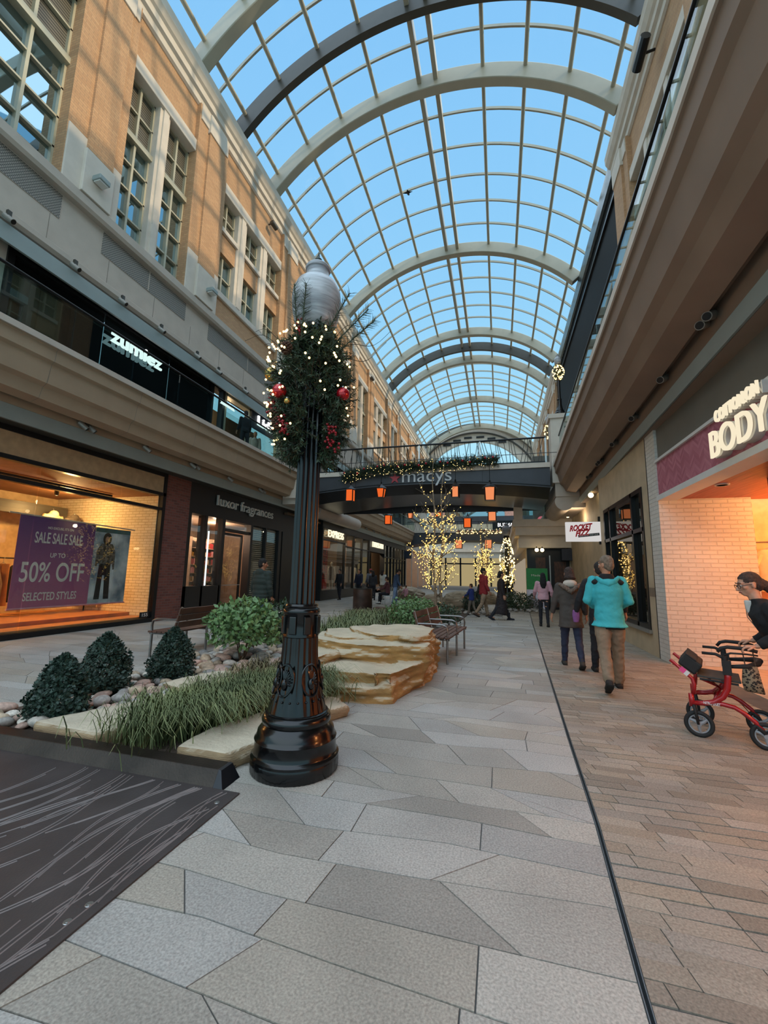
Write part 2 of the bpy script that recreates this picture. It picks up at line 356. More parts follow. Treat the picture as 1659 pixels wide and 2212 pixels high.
for Y in gy:
    b = MB(); vs = []; N = 40
    for k in range(N+1):
        ph = -PM + 2*PM*k/N
        for rr, yo in ((RAD+.02, -.035), (RAD+.02, .035), (RAD-.1, .035), (RAD-.1, -.035)):
            x, z = arc(ph, rr); vs.append((x, Y+yo, z))
    b.add(vs, [(k*4+j, k*4+(j+1) % 4, (k+1)*4+(j+1) % 4, (k+1)*4+j) for k in range(N) for j in range(4)] + [(3,2,1,0), (N*4, N*4+1, N*4+2, N*4+3)])
    b.build('glazing_bar', MT['steel'], roof, smooth=True)
for a, b_ in zip(xs[:-1], xs[1:]):
    b = MB(); N = 40; vs = [(arc(-PM+2*PM*k/N, RAD)[0], yy_, arc(-PM+2*PM*k/N, RAD)[1]) for k in range(N+1) for yy_ in (a, b_)]
    b.add(vs, [(2*k, 2*k+1, 2*k+3, 2*k+2) for k in range(N)]); b.build('glass_pane', MT['roofglass'], roof, smooth='all')
# end arch of the roof, seen above the bridge
gb = thing('wall_end', 'cream arched gable wall with dark mouldings closing the far end of the roof', 'wall', (XC, 60, 13), kind='structure')
def ring(r0, r1, y0, y1, pm=PM, cx=XC-.6, cz=13.2, N=44):
    b = MB(); vs = []
    for k in range(N+1):
        ph = -pm + 2*pm*k/N
        for r, y in ((r0, y0), (r1, y0), (r1, y1), (r0, y1)): vs.append((cx+r*sin(ph), y, cz+r*cos(ph)))
    return b.add(vs, [(k*4+j, k*4+(j+1) % 4, (k+1)*4+(j+1) % 4, (k+1)*4+j) for k in range(N) for j in range(4)] + [(0,1,2,3), (N*4+3, N*4+2, N*4+1, N*4)])
ring(7.8, 9.9, 60, 60.8, radians(62)).build('arch_panel', MT['palestone'], gb, smooth=True)
ring(9.9, 10.4, 59.6, 60.8, radians(58)).build('outer_moulding', MT['darksteel'], gb, smooth=True)
ring(8.95, 9.15, 59.8, 60, radians(60)).build('middle_moulding', MT['darksteel'], gb, smooth=True)
for a in (-28, -17, -6, 6, 17, 28):
    b = MB(); a = radians(a); cx, cz = XC-.6+8.4*sin(a), 13.2+8.4*cos(a); b.box(cx-.55, cx+.55, 59.85, 60, cz-.13, cz+.13); b.build('dark_slot', MT['black'], gb)
# ================================================================ LEFT UPPER FACADE  (X = -10)
LX = -10.0
def stone_joint_wall(mb, X0, X1, Y0, Y1, Z0, Z1): mb.box(X0, X1, Y0, Y1, Z0, Z1)
WN = [0]
def win_unit(Y0, Y1, Z0, Z1, X, side, kind, rows=3, cols=2):
    """one window: aluminium frame with bars, a pane, or a dark louvre; side=+1 faces +X"""
    WN[0] += 1; d = side
    lab = {'glass': 'tall mirrored upper-storey window with pale metal bars', 'louvre': 'dark grey louvred panel in the top of an upper-storey window bay'}[kind]
    w = thing('window_%d' % WN[0], lab, 'window', (X-d*.2, (Y0+Y1)/2, Z0), kind='structure', group='upper storey windows')
    xb = X-d*.26; f = MB(); t = .05
    def bar(a, b, c, e, th=.1): f.box(min(xb, xb+d*th), max(xb, xb+d*th), a, b, c, e)
    bar(Y0, Y0+t, Z0, Z1); bar(Y1-t, Y1, Z0, Z1); bar(Y0, Y1, Z0, Z0+t); bar(Y0, Y1, Z1-t, Z1)
    for i in range(1, cols): y = Y0+(Y1-Y0)*i/cols; bar(y-.035, y+.035, Z0, Z1, .12)
    for i in range(1, rows): z = Z0+(Z1-Z0)*i/rows; bar(Y0, Y1, z-.025, z+.025)
    f.build('frame', MT['alu'], w)
    p = MB(); p.box(min(xb, xb-d*.03), max(xb, xb-d*.03), Y0, Y1, Z0, Z1)
    p.build('pane' if kind == 'glass' else 'louvre', MT['darkglass'] if kind == 'glass' else LOUV, w)
    return w
def LOUVRE():
    m, nt, out = _nt('louvre_blades'); L = nt.links.new; b = node(nt, 'ShaderNodeBsdfPrincipled', Roughness=.5)
    g = node(nt, 'ShaderNodeNewGeometry'); sp = node(nt, 'ShaderNodeSeparateXYZ'); L(g.outputs['Position'], sp.inputs[0])
    mu = node(nt, 'ShaderNodeMath', operation='MULTIPLY'); mu.inputs[1].default_value = 1/.085; L(sp.outputs['Z'], mu.inputs[0]); fr = node(nt, 'ShaderNodeMath', operation='FRACT'); L(mu.outputs[0], fr.inputs[0])
    rp = node(nt, 'ShaderNodeValToRGB'); rp.color_ramp.elements[0].position = .35; rp.color_ramp.elements[1].position = .5; rp.color_ramp.elements[0].color = c4(srgb('26241f')); rp.color_ramp.elements[1].color = c4(srgb('6d6759'))
    L(fr.outputs[0], rp.inputs[0]); L(rp.outputs[0], b.inputs['Base Color']); L(b.outputs[0], out.inputs['Surface']); return m
LOUV = LOUVRE()
wl = thing('wall_left', 'tan brick upper wall with stone pilasters along the left side of the street', 'wall', (LX, 20, 6), kind='structure')
brick = MB(); stone = MB(); sill = MB()
def pilaster(Y0, Y1, parent, X=LX, d=1):
    b = MB(); a = [X-d*.4, X+d*.16]; b.box(min(a), max(a), Y0+.0, Y1-.0, 10.75, 17.95); a = [X, X+d*.24]; b.box(min(a), max(a), Y0+.48, Y1-.3, 12.0, 17.35)
    b.build('pilaster', MT['tanbrick'], parent)
    s = MB(); a = [X, X+d*.2]; s.box(min(a), max(a), Y0+.02, Y1-.02, 10.75, 12.25); a = [X, X+d*.29]; s.box(min(a), max(a), Y0+.44, Y1-.26, 10.75, 11.95)
    s.build('pilaster_base', MT['palestone'], parent, bevel=.015)
    s = MB(); a = [X, X+d*.2]; s.box(min(a), max(a), Y0+.06, Y1-.06, 17.35, 17.95); a = [X, X+d*.28]; s.box(min(a), max(a), Y0+.44, Y1-.26, 17.2, 17.95)
    s.build('pilaster_capital', MT['palestone'], parent, bevel=.015)
def bay2(Y0, Y1, parent, X=LX, d=1, z0=10.75):
    brick = MB(); xa = sorted((X, X-d*.4)); brick.box(*xa, Y0, Y1, 16.4, 17.95); brick.build('brick_panel', MT['tanbrick'], parent)
    s = MB(); xs_ = sorted((X+d*.13, X-d*.35)); s.box(*xs_, Y0, Y1, 15.95, 16.4); s.build('lintel', MT['palestone'], parent, bevel=.02)
    ym = (Y0+Y1)/2; s = MB(); s.box(*sorted((X+d*.04, X-d*.35)), ym-.2, ym+.2, z0, 15.95); s.box(*sorted((X+d*.1, X-d*.35)), ym-.1, ym+.1, z0, 15.95)
    s.build('stone_mullion', MT['palestone'], parent)
    for a, b in ((Y0, ym-.2), (ym+.2, Y1)):
        win_unit(a, b, 14.05, 15.95, X, d, 'louvre', 2, 2); win_unit(a, b, z0, 14.05, X, d, 'glass', 4, 2)
        s = MB(); s.box(*sorted((X-d*.06, X-d*.26)), a, b, 13.95, 14.13); s.build('transom', MT['alu'], parent)
def bay3(Y0, Y1, parent, X=LX, d=1):
    brick = MB(); xa = sorted((X, X-d*.4)); brick.box(*xa, Y0, Y1, 16.4, 17.95); brick.box(*xa, Y0, Y1, 10.75, 11.7)
    s = MB(); s.box(*sorted((X+d*.13, X-d*.35)), Y0, Y1, 15.95, 16.4); s.box(*sorted((X+d*.09, X-d*.35)), Y0, Y1, 11.7, 11.95); s.build('lintel', MT['palestone'], parent, bevel=.02)
    m = .55; w = (Y1-Y0-2*m)/3; ym = [Y0+w, Y0+2*w+m]; s = MB()
    for y in ym: s.box(*sorted((X+d*.04, X-d*.35)), y, y+m, 11.95, 15.95); s.box(*sorted((X+d*.1, X-d*.35)), y+.15, y+m-.15, 11.95, 15.95)
    s.build('stone_mullion', MT['palestone'], parent); s = MB()
    for y in (Y0, Y0+w+m, Y0+2*(w+m)):
        brick.box(*sorted((X-d*.02, X-d*.38)), y, y+w, 13.6, 14.4); s.box(*sorted((X+d*.08, X-d*.35)), y-.04, y+w+.04, 14.4, 14.58)
        win_unit(y, y+w, 14.58, 15.95, X, d, 'louvre', 2, 2); win_unit(y, y+w, 11.95, 13.6, X, d, 'glass', 2, 2)
    s.build('window_sill', MT['palestone'], parent); brick.build('brick_panel', MT['tanbrick'], parent)
bay2(-1.2, 1.3, wl); pilaster(1.3, 2.6, wl); bay2(2.6, 6.2, wl); pilaster(6.2, 7.7, wl); bay2(7.7, 10.25, wl); pilaster(10.25, 11.85, wl); bay3(11.85, 16.2, wl); pilaster(16.2, 17.75, wl)
y = 17.75
for i in range(4):
    bay2(y, y+2.5, wl); pilaster(y+2.5, y+4.1, wl); bay3(y+4.1, y+8.4, wl); pilaster(y+8.4, y+9.95, wl); y += 9.95
cp = [(-10.4, 17.9), (-9.97, 17.9), (-9.9, 17.95), (-9.9, 18.2), (-9.8, 18.25), (-9.8, 18.5), (-9.72, 18.56), (-9.62, 18.75), (-9.6, 19.05), (-9.75, 19.2), (-10.6, 20.4), (-10.6, 17.9)]
def trim(n, label, prof, path, mat, sm=False):
    b = MB(); b.sweep(prof, path); return tag(b.build('trim_%d' % n, mat, smooth=sm), label, 'trim', kind='structure')
ypath = [(0, y) for y in np.linspace(-1.5, 59.5, 32)]
trim(1, 'stepped pale stone cornice along the top of the left upper wall', cp, [(0, -1.5), (0, 59.5)], MT['palestone'])
trim(2, 'pale stone ledge under the upper-storey windows on the left', [(-10.3, 10.4), (-9.8, 10.42), (-9.75, 10.5), (-9.75, 10.72), (-9.85, 10.78), (-10.3, 10.8)], [(0, -1.5), (0, 59.5)], MT['limestone'])
o = MB(); o.box(-10.4, -9.95, -1.5, 59.5, 8.9, 10.45); o.build('limestone_panel', MT['limestone'], wl)
for i, (a, b_) in enumerate([(2.2, 6.4), (7.5, 10.55), (11.7, 16.6), (18, 20.6), (22, 26), (28, 30.5), (32, 36), (38, 40.5), (42, 46)]):
    g = MB(); g.box(-9.96, -9.935, a, b_, 9.75, 10.38); g.build('vent_grille', PERF('vent_grille', '9c958b', '1d1c1a') if i == 0 else bpy.data.materials['vent_grille'], wl)
    for yj in ((a+b_)/2,): g = MB(); g.box(-9.95, -9.92, yj-.012, yj+.012, 9.75, 10.38); g.build('grille_joint', MT['limestone'], wl)
for yj in np.arange(0, 59, 1.55):
    g = MB(); g.box(-9.949, -9.946, yj-.006, yj+.006, 8.95, 9.72); g.build('panel_joint', M('panel_joint', '7d7468') if yj == 0 else bpy.data.materials['panel_joint'], wl)
trim(3, 'thin stone band above the second-floor shopfronts on the left', [(-10.3, 8.72), (-9.86, 8.74), (-9.8, 8.82), (-9.8, 8.95), (-9.86, 9.0), (-10.3, 9.0)], [(0, -1.5), (0, 59.5)], MT['limestone'])
trim(4, 'greenish metal strip carrying spotlights above the second-floor shops on the left', [(-9.66, 8.12), (-9.6, 8.12), (-9.6, 8.5), (-9.66, 8.5)], [(0, -1.5), (0, 59.5)], MT['gutter'])
o = MB(); o.box(-10.4, -9.66, -1.5, 59.5, 8.4, 8.45); tag(o.build('trim_5', MT['darksteel']), 'dark soffit over the second-floor walkway on the left', 'trim', kind='structure')
o = MB(); o.box(-10.9, -10.4, -1.5, 59.5, 8.6, 20.3); o.build('backing_wall', MT['blackpaint'], wl)
# ---------------------------------------------------------------- second-floor slabs
LP = [(-10.4, 6.1), (-8.7, 6.1), (-8.7, 5.97), (-8.73, 5.95), (-8.75, 5.72), (-8.82, 5.67), (-8.88, 5.27), (-8.98, 5.2), (-9.05, 4.97), (-9.28, 4.9), (-9.28, 5.05), (-9.5, 5.05), (-9.5, 4.8), (-10.4, 4.8)]
sl = trim(6, 'stepped concrete edge of the second-floor walkway on the left', LP, [(0, -1.5), (0, 44.3)], MT['precast'])
def xs_right(y): return float(np.interp(y, [-1.5, 3.26, 4.27, 7.78, 12.5, 17.6], [1.66, 1.72, 1.77, 1.9, 2.04, 2.2]))
rpath = [(xs_right(y), y) for y in (-1.5, 0, 1.5, 3.26, 4.27, 6, 7.78, 10, 12.5, 15, 17.6)]
RP = [(0, 6.1), (0, 5.98), (.04, 5.95), (.06, 5.7), (.13, 5.62), (.22, 5.22), (.33, 5.12), (.43, 4.92), (.78, 4.86), (.78, 5.0), (.92, 5.0), (.92, 4.66), (1.9, 4.5), (1.9, 6.1)]
trim(7, 'stepped concrete edge and brown soffit of the second-floor walkway on the right', RP, rpath, MT['soffit'])
o = MB(); o.sweep([(-.012, 5.97), (.02, 5.97), (.02, 6.115), (-.012, 6.115)], rpath); tag(o.build('trim_8', MT['palestone']), 'pale cap strip along the right walkway edge under the glass balustrade', 'trim', kind='structure')
o = MB(); o.sweep([(-8.712, 5.99), (-8.66, 5.99), (-8.66, 6.115), (-8.712, 6.115)], [(0, -1.5), (0, 44.3)]); tag(o.build('trim_9', MT['limestone']), 'pale cap strip along the left walkway edge under the glass balustrade', 'trim', kind='structure')
trim(10, 'greenish metal strip carrying spotlights above the ground-floor shops on the left', [(-9.62, 4.5), (-9.56, 4.5), (-9.52, 4.82), (-9.6, 4.82)], [(0, -1.5), (0, 44.3)], MT['gutter'])
trim(11, 'pale metal strip carrying spotlights under the right walkway', [(.89, 4.64), (.92, 4.68), (.99, 4.47), (.94, 4.45)], rpath, MT['gutter'])
o = MB(); o.box(-10.4, -9.62, -1.5, 44.3, 4.5, 4.56); tag(o.build('trim_12', MT['darksteel']), 'dark soffit over the ground-floor shopfronts on the left', 'trim', kind='structure')
o = MB(); o.sweep([(.99, 4.46), (2.2, 4.42), (2.2, 4.5), (.99, 4.5)], rpath); tag(o.build('trim_13', MT['soffit']), 'brown soffit panel over the ground-floor shops on the right', 'trim', kind='structure')
for yj in np.arange(.4, 44, 2.4):      # panel joints in the slab edges
    pass
# precast joints
jt = MB()
for yj in np.arange(-.5, 44, 2.15): 
    P_ = LP[1:10]; 
    for (a, b_), (c, d_) in zip(P_[:-1], P_[1:]): jt.add([(a+.002, yj-.006, b_-.001), (a+.002, yj+.006, b_-.001), (c+.002, yj+.006, d_-.001), (c+.002, yj-.006, d_-.001)], [(0,1,2,3)])
jt.build('panel_joint', bpy.data.materials['panel_joint'], sl, local=False)
# ---------------------------------------------------------------- glass balustrades
def balustrade(name, label, X, y0, y1, zt, path=None, step=1.55):
    t = thing('glass_balustrade', label, 'balustrade', (X(y0), (y0+y1)/2, 6.1))
    r = MB(); n = 24; P_ = [(X(y), y, zt) for y in np.linspace(y0, y1, n)]; r.tube(P_, .032, 10); r.build('handrail', MT['black'], t, smooth=True)
    y = y0
    while y < y1-.3:
        e = min(y+step, y1); g = MB(); a, b_ = X(y+.01), X(e-.01)
        g.add([(a-.008, y+.01, 6.1), (b_-.008, e-.01, 6.1), (b_-.008, e-.01, zt-.02), (a-.008, y+.01, zt-.02), (a+.008, y+.01, 6.1), (b_+.008, e-.01, 6.1), (b_+.008, e-.01, zt-.02), (a+.008, y+.01, zt-.02)],
              [(0,1,2,3), (7,6,5,4), (0,4,5,1), (1,5,6,2), (2,6,7,3), (3,7,4,0)]); g.build('glass_panel', MT['railglass'], t)
        y = e
    return t
balustrade('l', 'glass balustrade with black handrail along the left second-floor walkway', lambda y: -8.78, -1.5, 17.4, 7.15)
balustrade('l', 'far glass balustrade on the left walkway beyond the bridge', lambda y: -8.78, 22.6, 44.2, 7.15)
balustrade('r', 'glass balustrade with black handrail along the right second-floor walkway', lambda y: xs_right(y)+.22, -1.5, 17.3, 7.15)
# ================================================================ RIGHT UPPER FACADE (X = 5.05)
RX = 5.05
wr = thing('wall_right', 'tan brick upper wall set back above the right walkway', 'wall', (RX, 10, 6), kind='structure')
o = MB(); o.box(RX, RX+.4, -1.5, 17, 6.1, 10.8); o.build('limestone_panel', MT['limestone'], wr)
bay2(.2, 3.4, wr, RX, -1); pilaster(3.4, 5, wr, RX, -1); bay3(5, 9.3, wr, RX, -1); pilaster(9.3, 10.4, wr, RX, -1); bay3(10.4, 15.2, wr, RX, -1); pilaster(15.2, 17, wr, RX, -1)
trim(14, 'stepped stone cornice along the top of the right upper wall', [(2*(-2.475)-x, z) for x, z in cp], [(0, -1.5), (0, 17.1)], MT['palestone'])
o = MB(); o.box(RX+.4, RX+.9, -1.5, 17, 6, 20.3); o.build('backing_wall', MT['blackpaint'], wr)
db = thing('wall_right', 'black metal clad wall with a dark eave beam high on the right', 'wall', (RX, 26, 6), kind='structure')
o = MB(); o.box(RX+.05, RX+.5, 17, 36, 6.1, 18.6); o.build('dark_cladding', M('matt_black_cladding', '0e0e10', .7, 0, .1, 3, spec=.2), db)
o = MB(); o.sweep([(RX-.12, 18.45), (RX-.02, 18.4), (RX+.06, 18.4), (RX+.06, 19.6), (RX-.12, 19.3)], [(0, 17.1), (0, 36)]); o.build('eave_beam', M('eave_gloss_steel', '5b666b', .25, .6), db)
o = MB(); o.sweep([(RX-.05, 17.6), (RX+.06, 17.6), (RX+.06, 17.75), (RX-.05, 17.75)], [(0, 17.1), (0, 36)]); o.build('eave_rail', MT['black'], db)
wf = thing('wall_right', 'far stretch of tan brick upper wall on the right beyond the black wall', 'wall', (RX, 48, 6), kind='structure')
o = MB(); o.box(RX, RX+.4, 36, 59.5, 6.1, 10.8); o.build('limestone_panel', MT['limestone'], wf)
y = 36
for i in range(2): pilaster(y, y+1.6, wf, RX, -1); bay3(y+1.6, y+5.9, wf, RX, -1); pilaster(y+5.9, y+7.5, wf, RX, -1); bay2(y+7.5, y+10, wf, RX, -1); y += 10
trim(15, 'stone cornice on the far right upper wall', [(2*(-2.475)-x, z) for x, z in cp], [(0, 36), (0, 59.5)], MT['palestone'])
# ================================================================ SHOPFRONTS
YH = Vector((0, 1, 0)); ZH = Vector((0, 0, 1)); XH = Vector((1, 0, 0))
shade = [None]
def lamp(kind, name, loc, energy, col='ffd9a0', r=.05, d=None, spot=None, size=None):
    l = bpy.data.lights.new(name, kind); l.energy = energy; l.color = srgb(col)
    if kind == 'AREA': l.shape = 'RECTANGLE'; l.size, l.size_y = size
    else: l.shadow_soft_size = r
    if spot: l.spot_size = radians(spot); l.spot_blend = .6
    o = bpy.data.objects.new(name, l); COL.objects.link(o); o.location = loc
    if d: o.rotation_euler = Vector(d).to_track_quat('-Z', 'Y').to_euler()
    return o
def frame_rect(mb, X, Y0, Y1, Z0, Z1, t, dep, d=1):
    a = sorted((X, X-d*dep)); mb.box(*a, Y0, Y0+t, Z0, Z1); mb.box(*a, Y1-t, Y1, Z0, Z1); mb.box(*a, Y0+t, Y1-t, Z0, Z0+t); mb.box(*a, Y0+t, Y1-t, Z1-t, Z1)
# ---------------- clothing shop on the left: big window, banner, garments
cs = thing('shop_window', 'large black-framed shop window with warm lit white brick interior at far left', 'shop window', (LX, 4.5, 0))
f = MB(); frame_rect(f, LX+.06, -1.5, 10.52, 0, 4.5, .12, .16); f.box(LX-.1, LX+.05, -1.5, 10.5, 3.33, 3.42); f.box(LX-.1, LX+.06, -1.5, 10.5, 3.78, 3.88); f.build('frame', MT['black'], cs)
f = MB(); f.box(LX-.06, LX+.03, -1.5, 10.4, 3.88, 4.38); f.build('fascia_panel', M('tan_fascia', 'a58866', .6), cs)
for a, b_ in ((-1.38, 3.35), (3.37, 6.86), (6.88, 9.0), (9.02, 10.4)):
    g = MB(); g.box(LX-.045, LX-.03, a, b_, .12, 3.33); g.build('glass_pane', MT['shopglass'], cs)
    g = MB(); g.box(LX-.045, LX-.03, a, b_, 3.42, 3.78); g.build('transom_pane', MT['shopglass'], cs)
room = thing('wall_shop', 'warm lit interior of the clothing shop behind the far left window', 'shop interior', (-11.6, 4.5, 0), kind='structure')
wood = M('orange_oak_floor', 'b5753a', .5, 0, .15, 4)
r = MB(); r.box(-14.2, LX-.1, -1.5, 10.4, -.02, .16); r.build('display_floor', wood, room); r = MB(); r.box(-13.2, LX-.75, -1.5, 10.4, .16, .26); r.build('display_step', wood, room)
r = MB(); r.box(-14.2, LX-.1, 10.38, 10.5, 0, 4.4); r.build('brick_side_wall', BRICK('cream_brick', 'e8dcc0', 'dccfb0', 'c4b592', .26, .085, .012, .7, .7), room)
r = MB(); r.box(-14.3, -14.2, -1.5, 10.5, 0, 4.4); r.build('back_wall', M('warm_plaster', 'd8c09a', .8), room)
r = MB(); r.box(-14.2, LX-.1, -1.5, 10.4, 3.78, 3.86); r.build('ceiling_panel', M('brown_ceiling', '8a5f3c', .7), room)
r = MB(); r.box(-13.4, -13.2, -1.5, 10.0, 3.05, 3.4); r.build('dark_beam', MT['darksteel'], room)
for yv in (3.6, 5.2, 6.8, 8.4, 9.6): r = MB(); r.box(-14.18, -14.08, yv-.04, yv+.04, .3, 3.4); r.build('wall_upright', MT['darksteel'], room)
tr = thing('track_light', 'black ceiling track with spotlights inside the clothing shop window', 'track light', (-11.4, 7, 3.7))
r = MB(); r.box(-11.42, -11.36, 2.0, 9.9, 3.7, 3.76); r.build('track', MT['black'], tr)
for yv in (3.0, 4.4, 5.6, 6.6, 8.3): 
    r = MB(); r.tube([(-11.39, yv, 3.7), (-11.39, yv, 3.62)], .02, 8); r.tube([(-11.36, yv-.05, 3.62), (-11.5, yv+.05, 3.5)], .055, 12); r.build('spot_head', MT['black'], tr)
    r = MB(); r.ball((-11.5, yv+.05, 3.5), .045, 10, 6); r.build('spot_lens', MT['softlamp'], tr)
for yv in (1.0, 4.4, 8.2): lamp('SPOT', 'shop_spot', (-11.55, yv, 3.48), 420, 'ffb765', .08, (-.35, .3, -1), 130)
lamp('POINT', 'shop_glow', (-12.2, 9.2, 3.3), 130, 'ffc880', .1)
lamp('POINT', 'shop_glow', (-12.2, 5.5, 3.3), 120, 'ffb765', .1)
# banner: a flat printed sheet hung on two rods
BX = -10.32
bn = thing('sale_banner', 'purple and pink sale banner with skier photo hanging behind the left shop window', 'banner', (BX, 8.2, .6))
def GRADV(name, bot, top, z0, z1):
    m, nt, out = _nt(name); L = nt.links.new; b = node(nt, 'ShaderNodeBsdfPrincipled', Roughness=.6); g = node(nt, 'ShaderNodeNewGeometry'); sp = node(nt, 'ShaderNodeSeparateXYZ'); L(g.outputs['Position'], sp.inputs[0])
    mr = node(nt, 'ShaderNodeMapRange'); mr.inputs['From Min'].default_value = z0; mr.inputs['From Max'].default_value = z1; L(sp.outputs['Z'], mr.inputs['Value'])
    rp = node(nt, 'ShaderNodeValToRGB'); rp.color_ramp.elements[0].color = c4(srgb(bot)); rp.color_ramp.elements[1].color = c4(srgb(top)); L(mr.outputs[0], rp.inputs[0]); L(rp.outputs[0], b.inputs['Base Color']); L(b.outputs[0], out.inputs['Surface']); return m
r = MB(); r.box(BX-.008, BX, 6.78, 8.62, .6, 2.7); r.build('printed_sheet', GRADV('banner_print', 'c0708e', '5a3478', .6, 2.7), bn)
r = MB(); r.box(BX-.008, BX, 8.62, 9.72, .6, 2.62); r.build('photo_sheet', M('snowy_mountain_print', '7f9db5', .6, 0, .5, 1.6, second='dfe3e6'), bn)
r = MB(); r.box(BX-.007, BX+.002, 8.62, 9.72, 2.5, 2.62); r.build('header_strip', M('teal_print', '3f6266', .6), bn)
r = MB(); r.tube([(BX, 6.55, 2.72), (BX, 9.85, 2.66)], .018, 8); r.build('top_rod', M('rod', 'd8c8b8', .5), bn); r = MB(); r.tube([(BX, 6.76, .6), (BX, 9.74, .6)], .022, 8); r.build('bottom_rod', M('pink_rod', 'e0a0a8', .5), bn)
wtext = M('white_print', 'e6ddd6', .6, 0, .02)
for s_, y_, z_, w_, h_ in (('NO EXCUSE, IT\'S ON', 7.72, 2.46, .62, .07), ('SALE SALE SALE', 7.72, 2.22, 1.15, .26), ('UP TO', 7.72, 1.82, .36, .11), ('50% OFF', 7.68, 1.42, 1.5, .46), ('SELECTED STYLES', 7.68, .86, 1.24, .19)):
    lettering('letters', wtext, s_, w_, h_, (BX+.001, y_, z_), YH, ZH, bn, .003, bold=.012)
# printed figure (flat part of the print)
fig = MB(); yc = 8.98
def flat(mb, pts, x): mb.add([(x, y, z) for y, z in pts], [tuple(range(len(pts)))])
flat(fig, [(yc-.2, .72), (yc-.04, .72), (yc-.02, 1.35), (yc+.04, 1.35), (yc+.08, .72), (yc+.24, .72), (yc+.2, 1.5), (yc+.2, 1.72), (yc-.14, 1.72), (yc-.16, 1.4)], BX+.003); fig.build('printed_trousers', M('print_black', '1d1d22', .6), bn)
fig = MB(); flat(fig, [(yc-.2, 1.66), (yc+.24, 1.66), (yc+.27, 1.5), (yc+.32, 1.52), (yc+.3, 2.0), (yc+.2, 2.2), (yc-.14, 2.2), (yc-.26, 2.0), (yc-.27, 1.6), (yc-.22, 1.58)], BX+.004); fig.build('printed_jacket', M('print_pattern', '2b2523', .6, 0, .5, 14, second='7d736b'), bn)
fig = MB(); flat(fig, [(yc+.02+.13*cos(a), 2.33+.17*sin(a)) for a in np.linspace(0, 2*pi, 18)[:-1]], BX+.0045); fig.build('printed_hair', bpy.data.materials['print_black'], bn)
fig = MB(); flat(fig, [(yc+.02+.065*cos(a), 2.31+.09*sin(a)) for a in np.linspace(0, 2*pi, 18)[:-1]], BX+.006); fig.build('printed_face', M('print_skin', 'b98a70', .6), bn)
# garments
def garment(name, label, loc, cols, rz=0, long=.75, wid=.5, hood=False, group=None, legs=False):
    t = thing(name, label, 'garment', loc, rz, group)
    b = MB()
    if legs:
        for s in (-1, 1): b.tube([(s*.09, 0, long), (s*.1, 0, long*.5), (s*.11, 0, 0)], [.1, .1, .12], 10, sx=.6)
    else:
        b.tube([(0, 0, long), (0, 0, long*.9), (0, 0, long*.5), (0, 0, 0)], [wid*.25, wid*.5, wid*.48, wid*.5], 12, sx=.35, up=(1, 0, 0))
        for s in (-1, 1): b.tube([(s*wid*.4, 0, long*.9), (s*wid*.66, .02, long*.5), (s*wid*.7, .02, long*.12)], [.09, .08, .065], 8)
    b.build('body', cols, t, smooth=True, local=True)
    if hood: b = MB(); b.ball((0, .02, long*.98), (.15, .11, .12), 12, 8); b.build('hood', cols, t, smooth=True, local=True)
    h = MB(); h.tube([(0, 0, long+.0), (0, 0, long+.12), (.03, 0, long+.16)], .006, 6); h.tube([(-.2, 0, long-.06), (0, 0, long+.04), (.2, 0, long-.06)], .008, 6); h.build('hanger', MT['stainless'], t, local=True)
    return t
GC = [M('cloth_cream', 'd9c59a', .9, 0, .1, 8), M('cloth_gray', '5e554a', .9, 0, .1, 8), M('cloth_sage', '8e8c6a', .9, 0, .1, 8), M('cloth_maroon', '6a2328', .9), M('cloth_brown', '75604a', .9), M('cloth_black', '24211f', .9), M('cloth_orange', 'b77a3f', .9)]
garment('hooded_sweatshirt', 'cream hooded sweatshirt hung high above the sale banner', (-12.9, 9.35, 2.38), GC[0], radians(-75), .75, .62, True)
garment('hooded_sweatshirt', 'grey hooded sweatshirt hung above the banner beside the brick wall', (-12.9, 10.0, 2.3), GC[1], radians(-75), .8, .6, True)
rk = thing('clothes_rail', 'black clothes rail loaded with garments below the sale banner', 'clothes rail', (-12.2, 8.6, .26))
r = MB(); r.tube([(-12.2, 6.6, .26), (-12.2, 6.6, 1.75), (-12.2, 10.1, 1.75), (-12.2, 10.1, .26)], .02, 8); r.build('rail', MT['black'], rk)
for i in range(11):
    c = GC[(1, 2, 4, 6, 5, 0, 2, 4, 3, 3, 1)[i]]; garment('hanging_garment', ['grey jumper', 'sage green trousers', 'brown jumper', 'orange trousers', 'black jumper', 'cream trousers', 'sage jumper', 'brown trousers', 'maroon jumper', 'maroon trousers', 'grey trousers'][i] + ' on the rail under the sale banner', (-12.2, 6.85+i*.31, .55 if i % 2 else .62), c, radians(6), 1.05 if i % 2 else .95, .5, legs=bool(i % 2))
garment('hanging_garment', 'sage green cargo trousers at the lower left corner of the shop window', (-11.5, 6.9, .3), GC[2], radians(90), .95, legs=True)
garment('hanging_garment', 'dark grey jacket hung left of the sale banner in the window', (-12.0, 6.6, 1.25), GC[1], radians(80), .9, .6)
pp = thing('poster', 'orange fashion poster on the back wall at the left of the shop window', 'poster', (-13.0, 7.1, 1.9)); r = MB(); r.box(-13.05, -13.0, 6.4, 7.9, 1.6, 2.95); r.build('sheet', M('poster_print', 'c98f5a', .7, 0, .35, 2, second='e8c89a'), pp)
pl = thing('number_plate', 'small dark plate reading 155 at the foot of the shop window', 'number plate', (LX+.02, 10.25, .14)); r = MB(); r.box(LX-.02, LX+.005, 10.03, 10.4, .14, .3); r.build('plate', MT['blackpaint'], pl); lettering('numerals', wtext, '155', .2, .09, (LX+.006, 10.2, .22), YH, ZH, pl, .004)
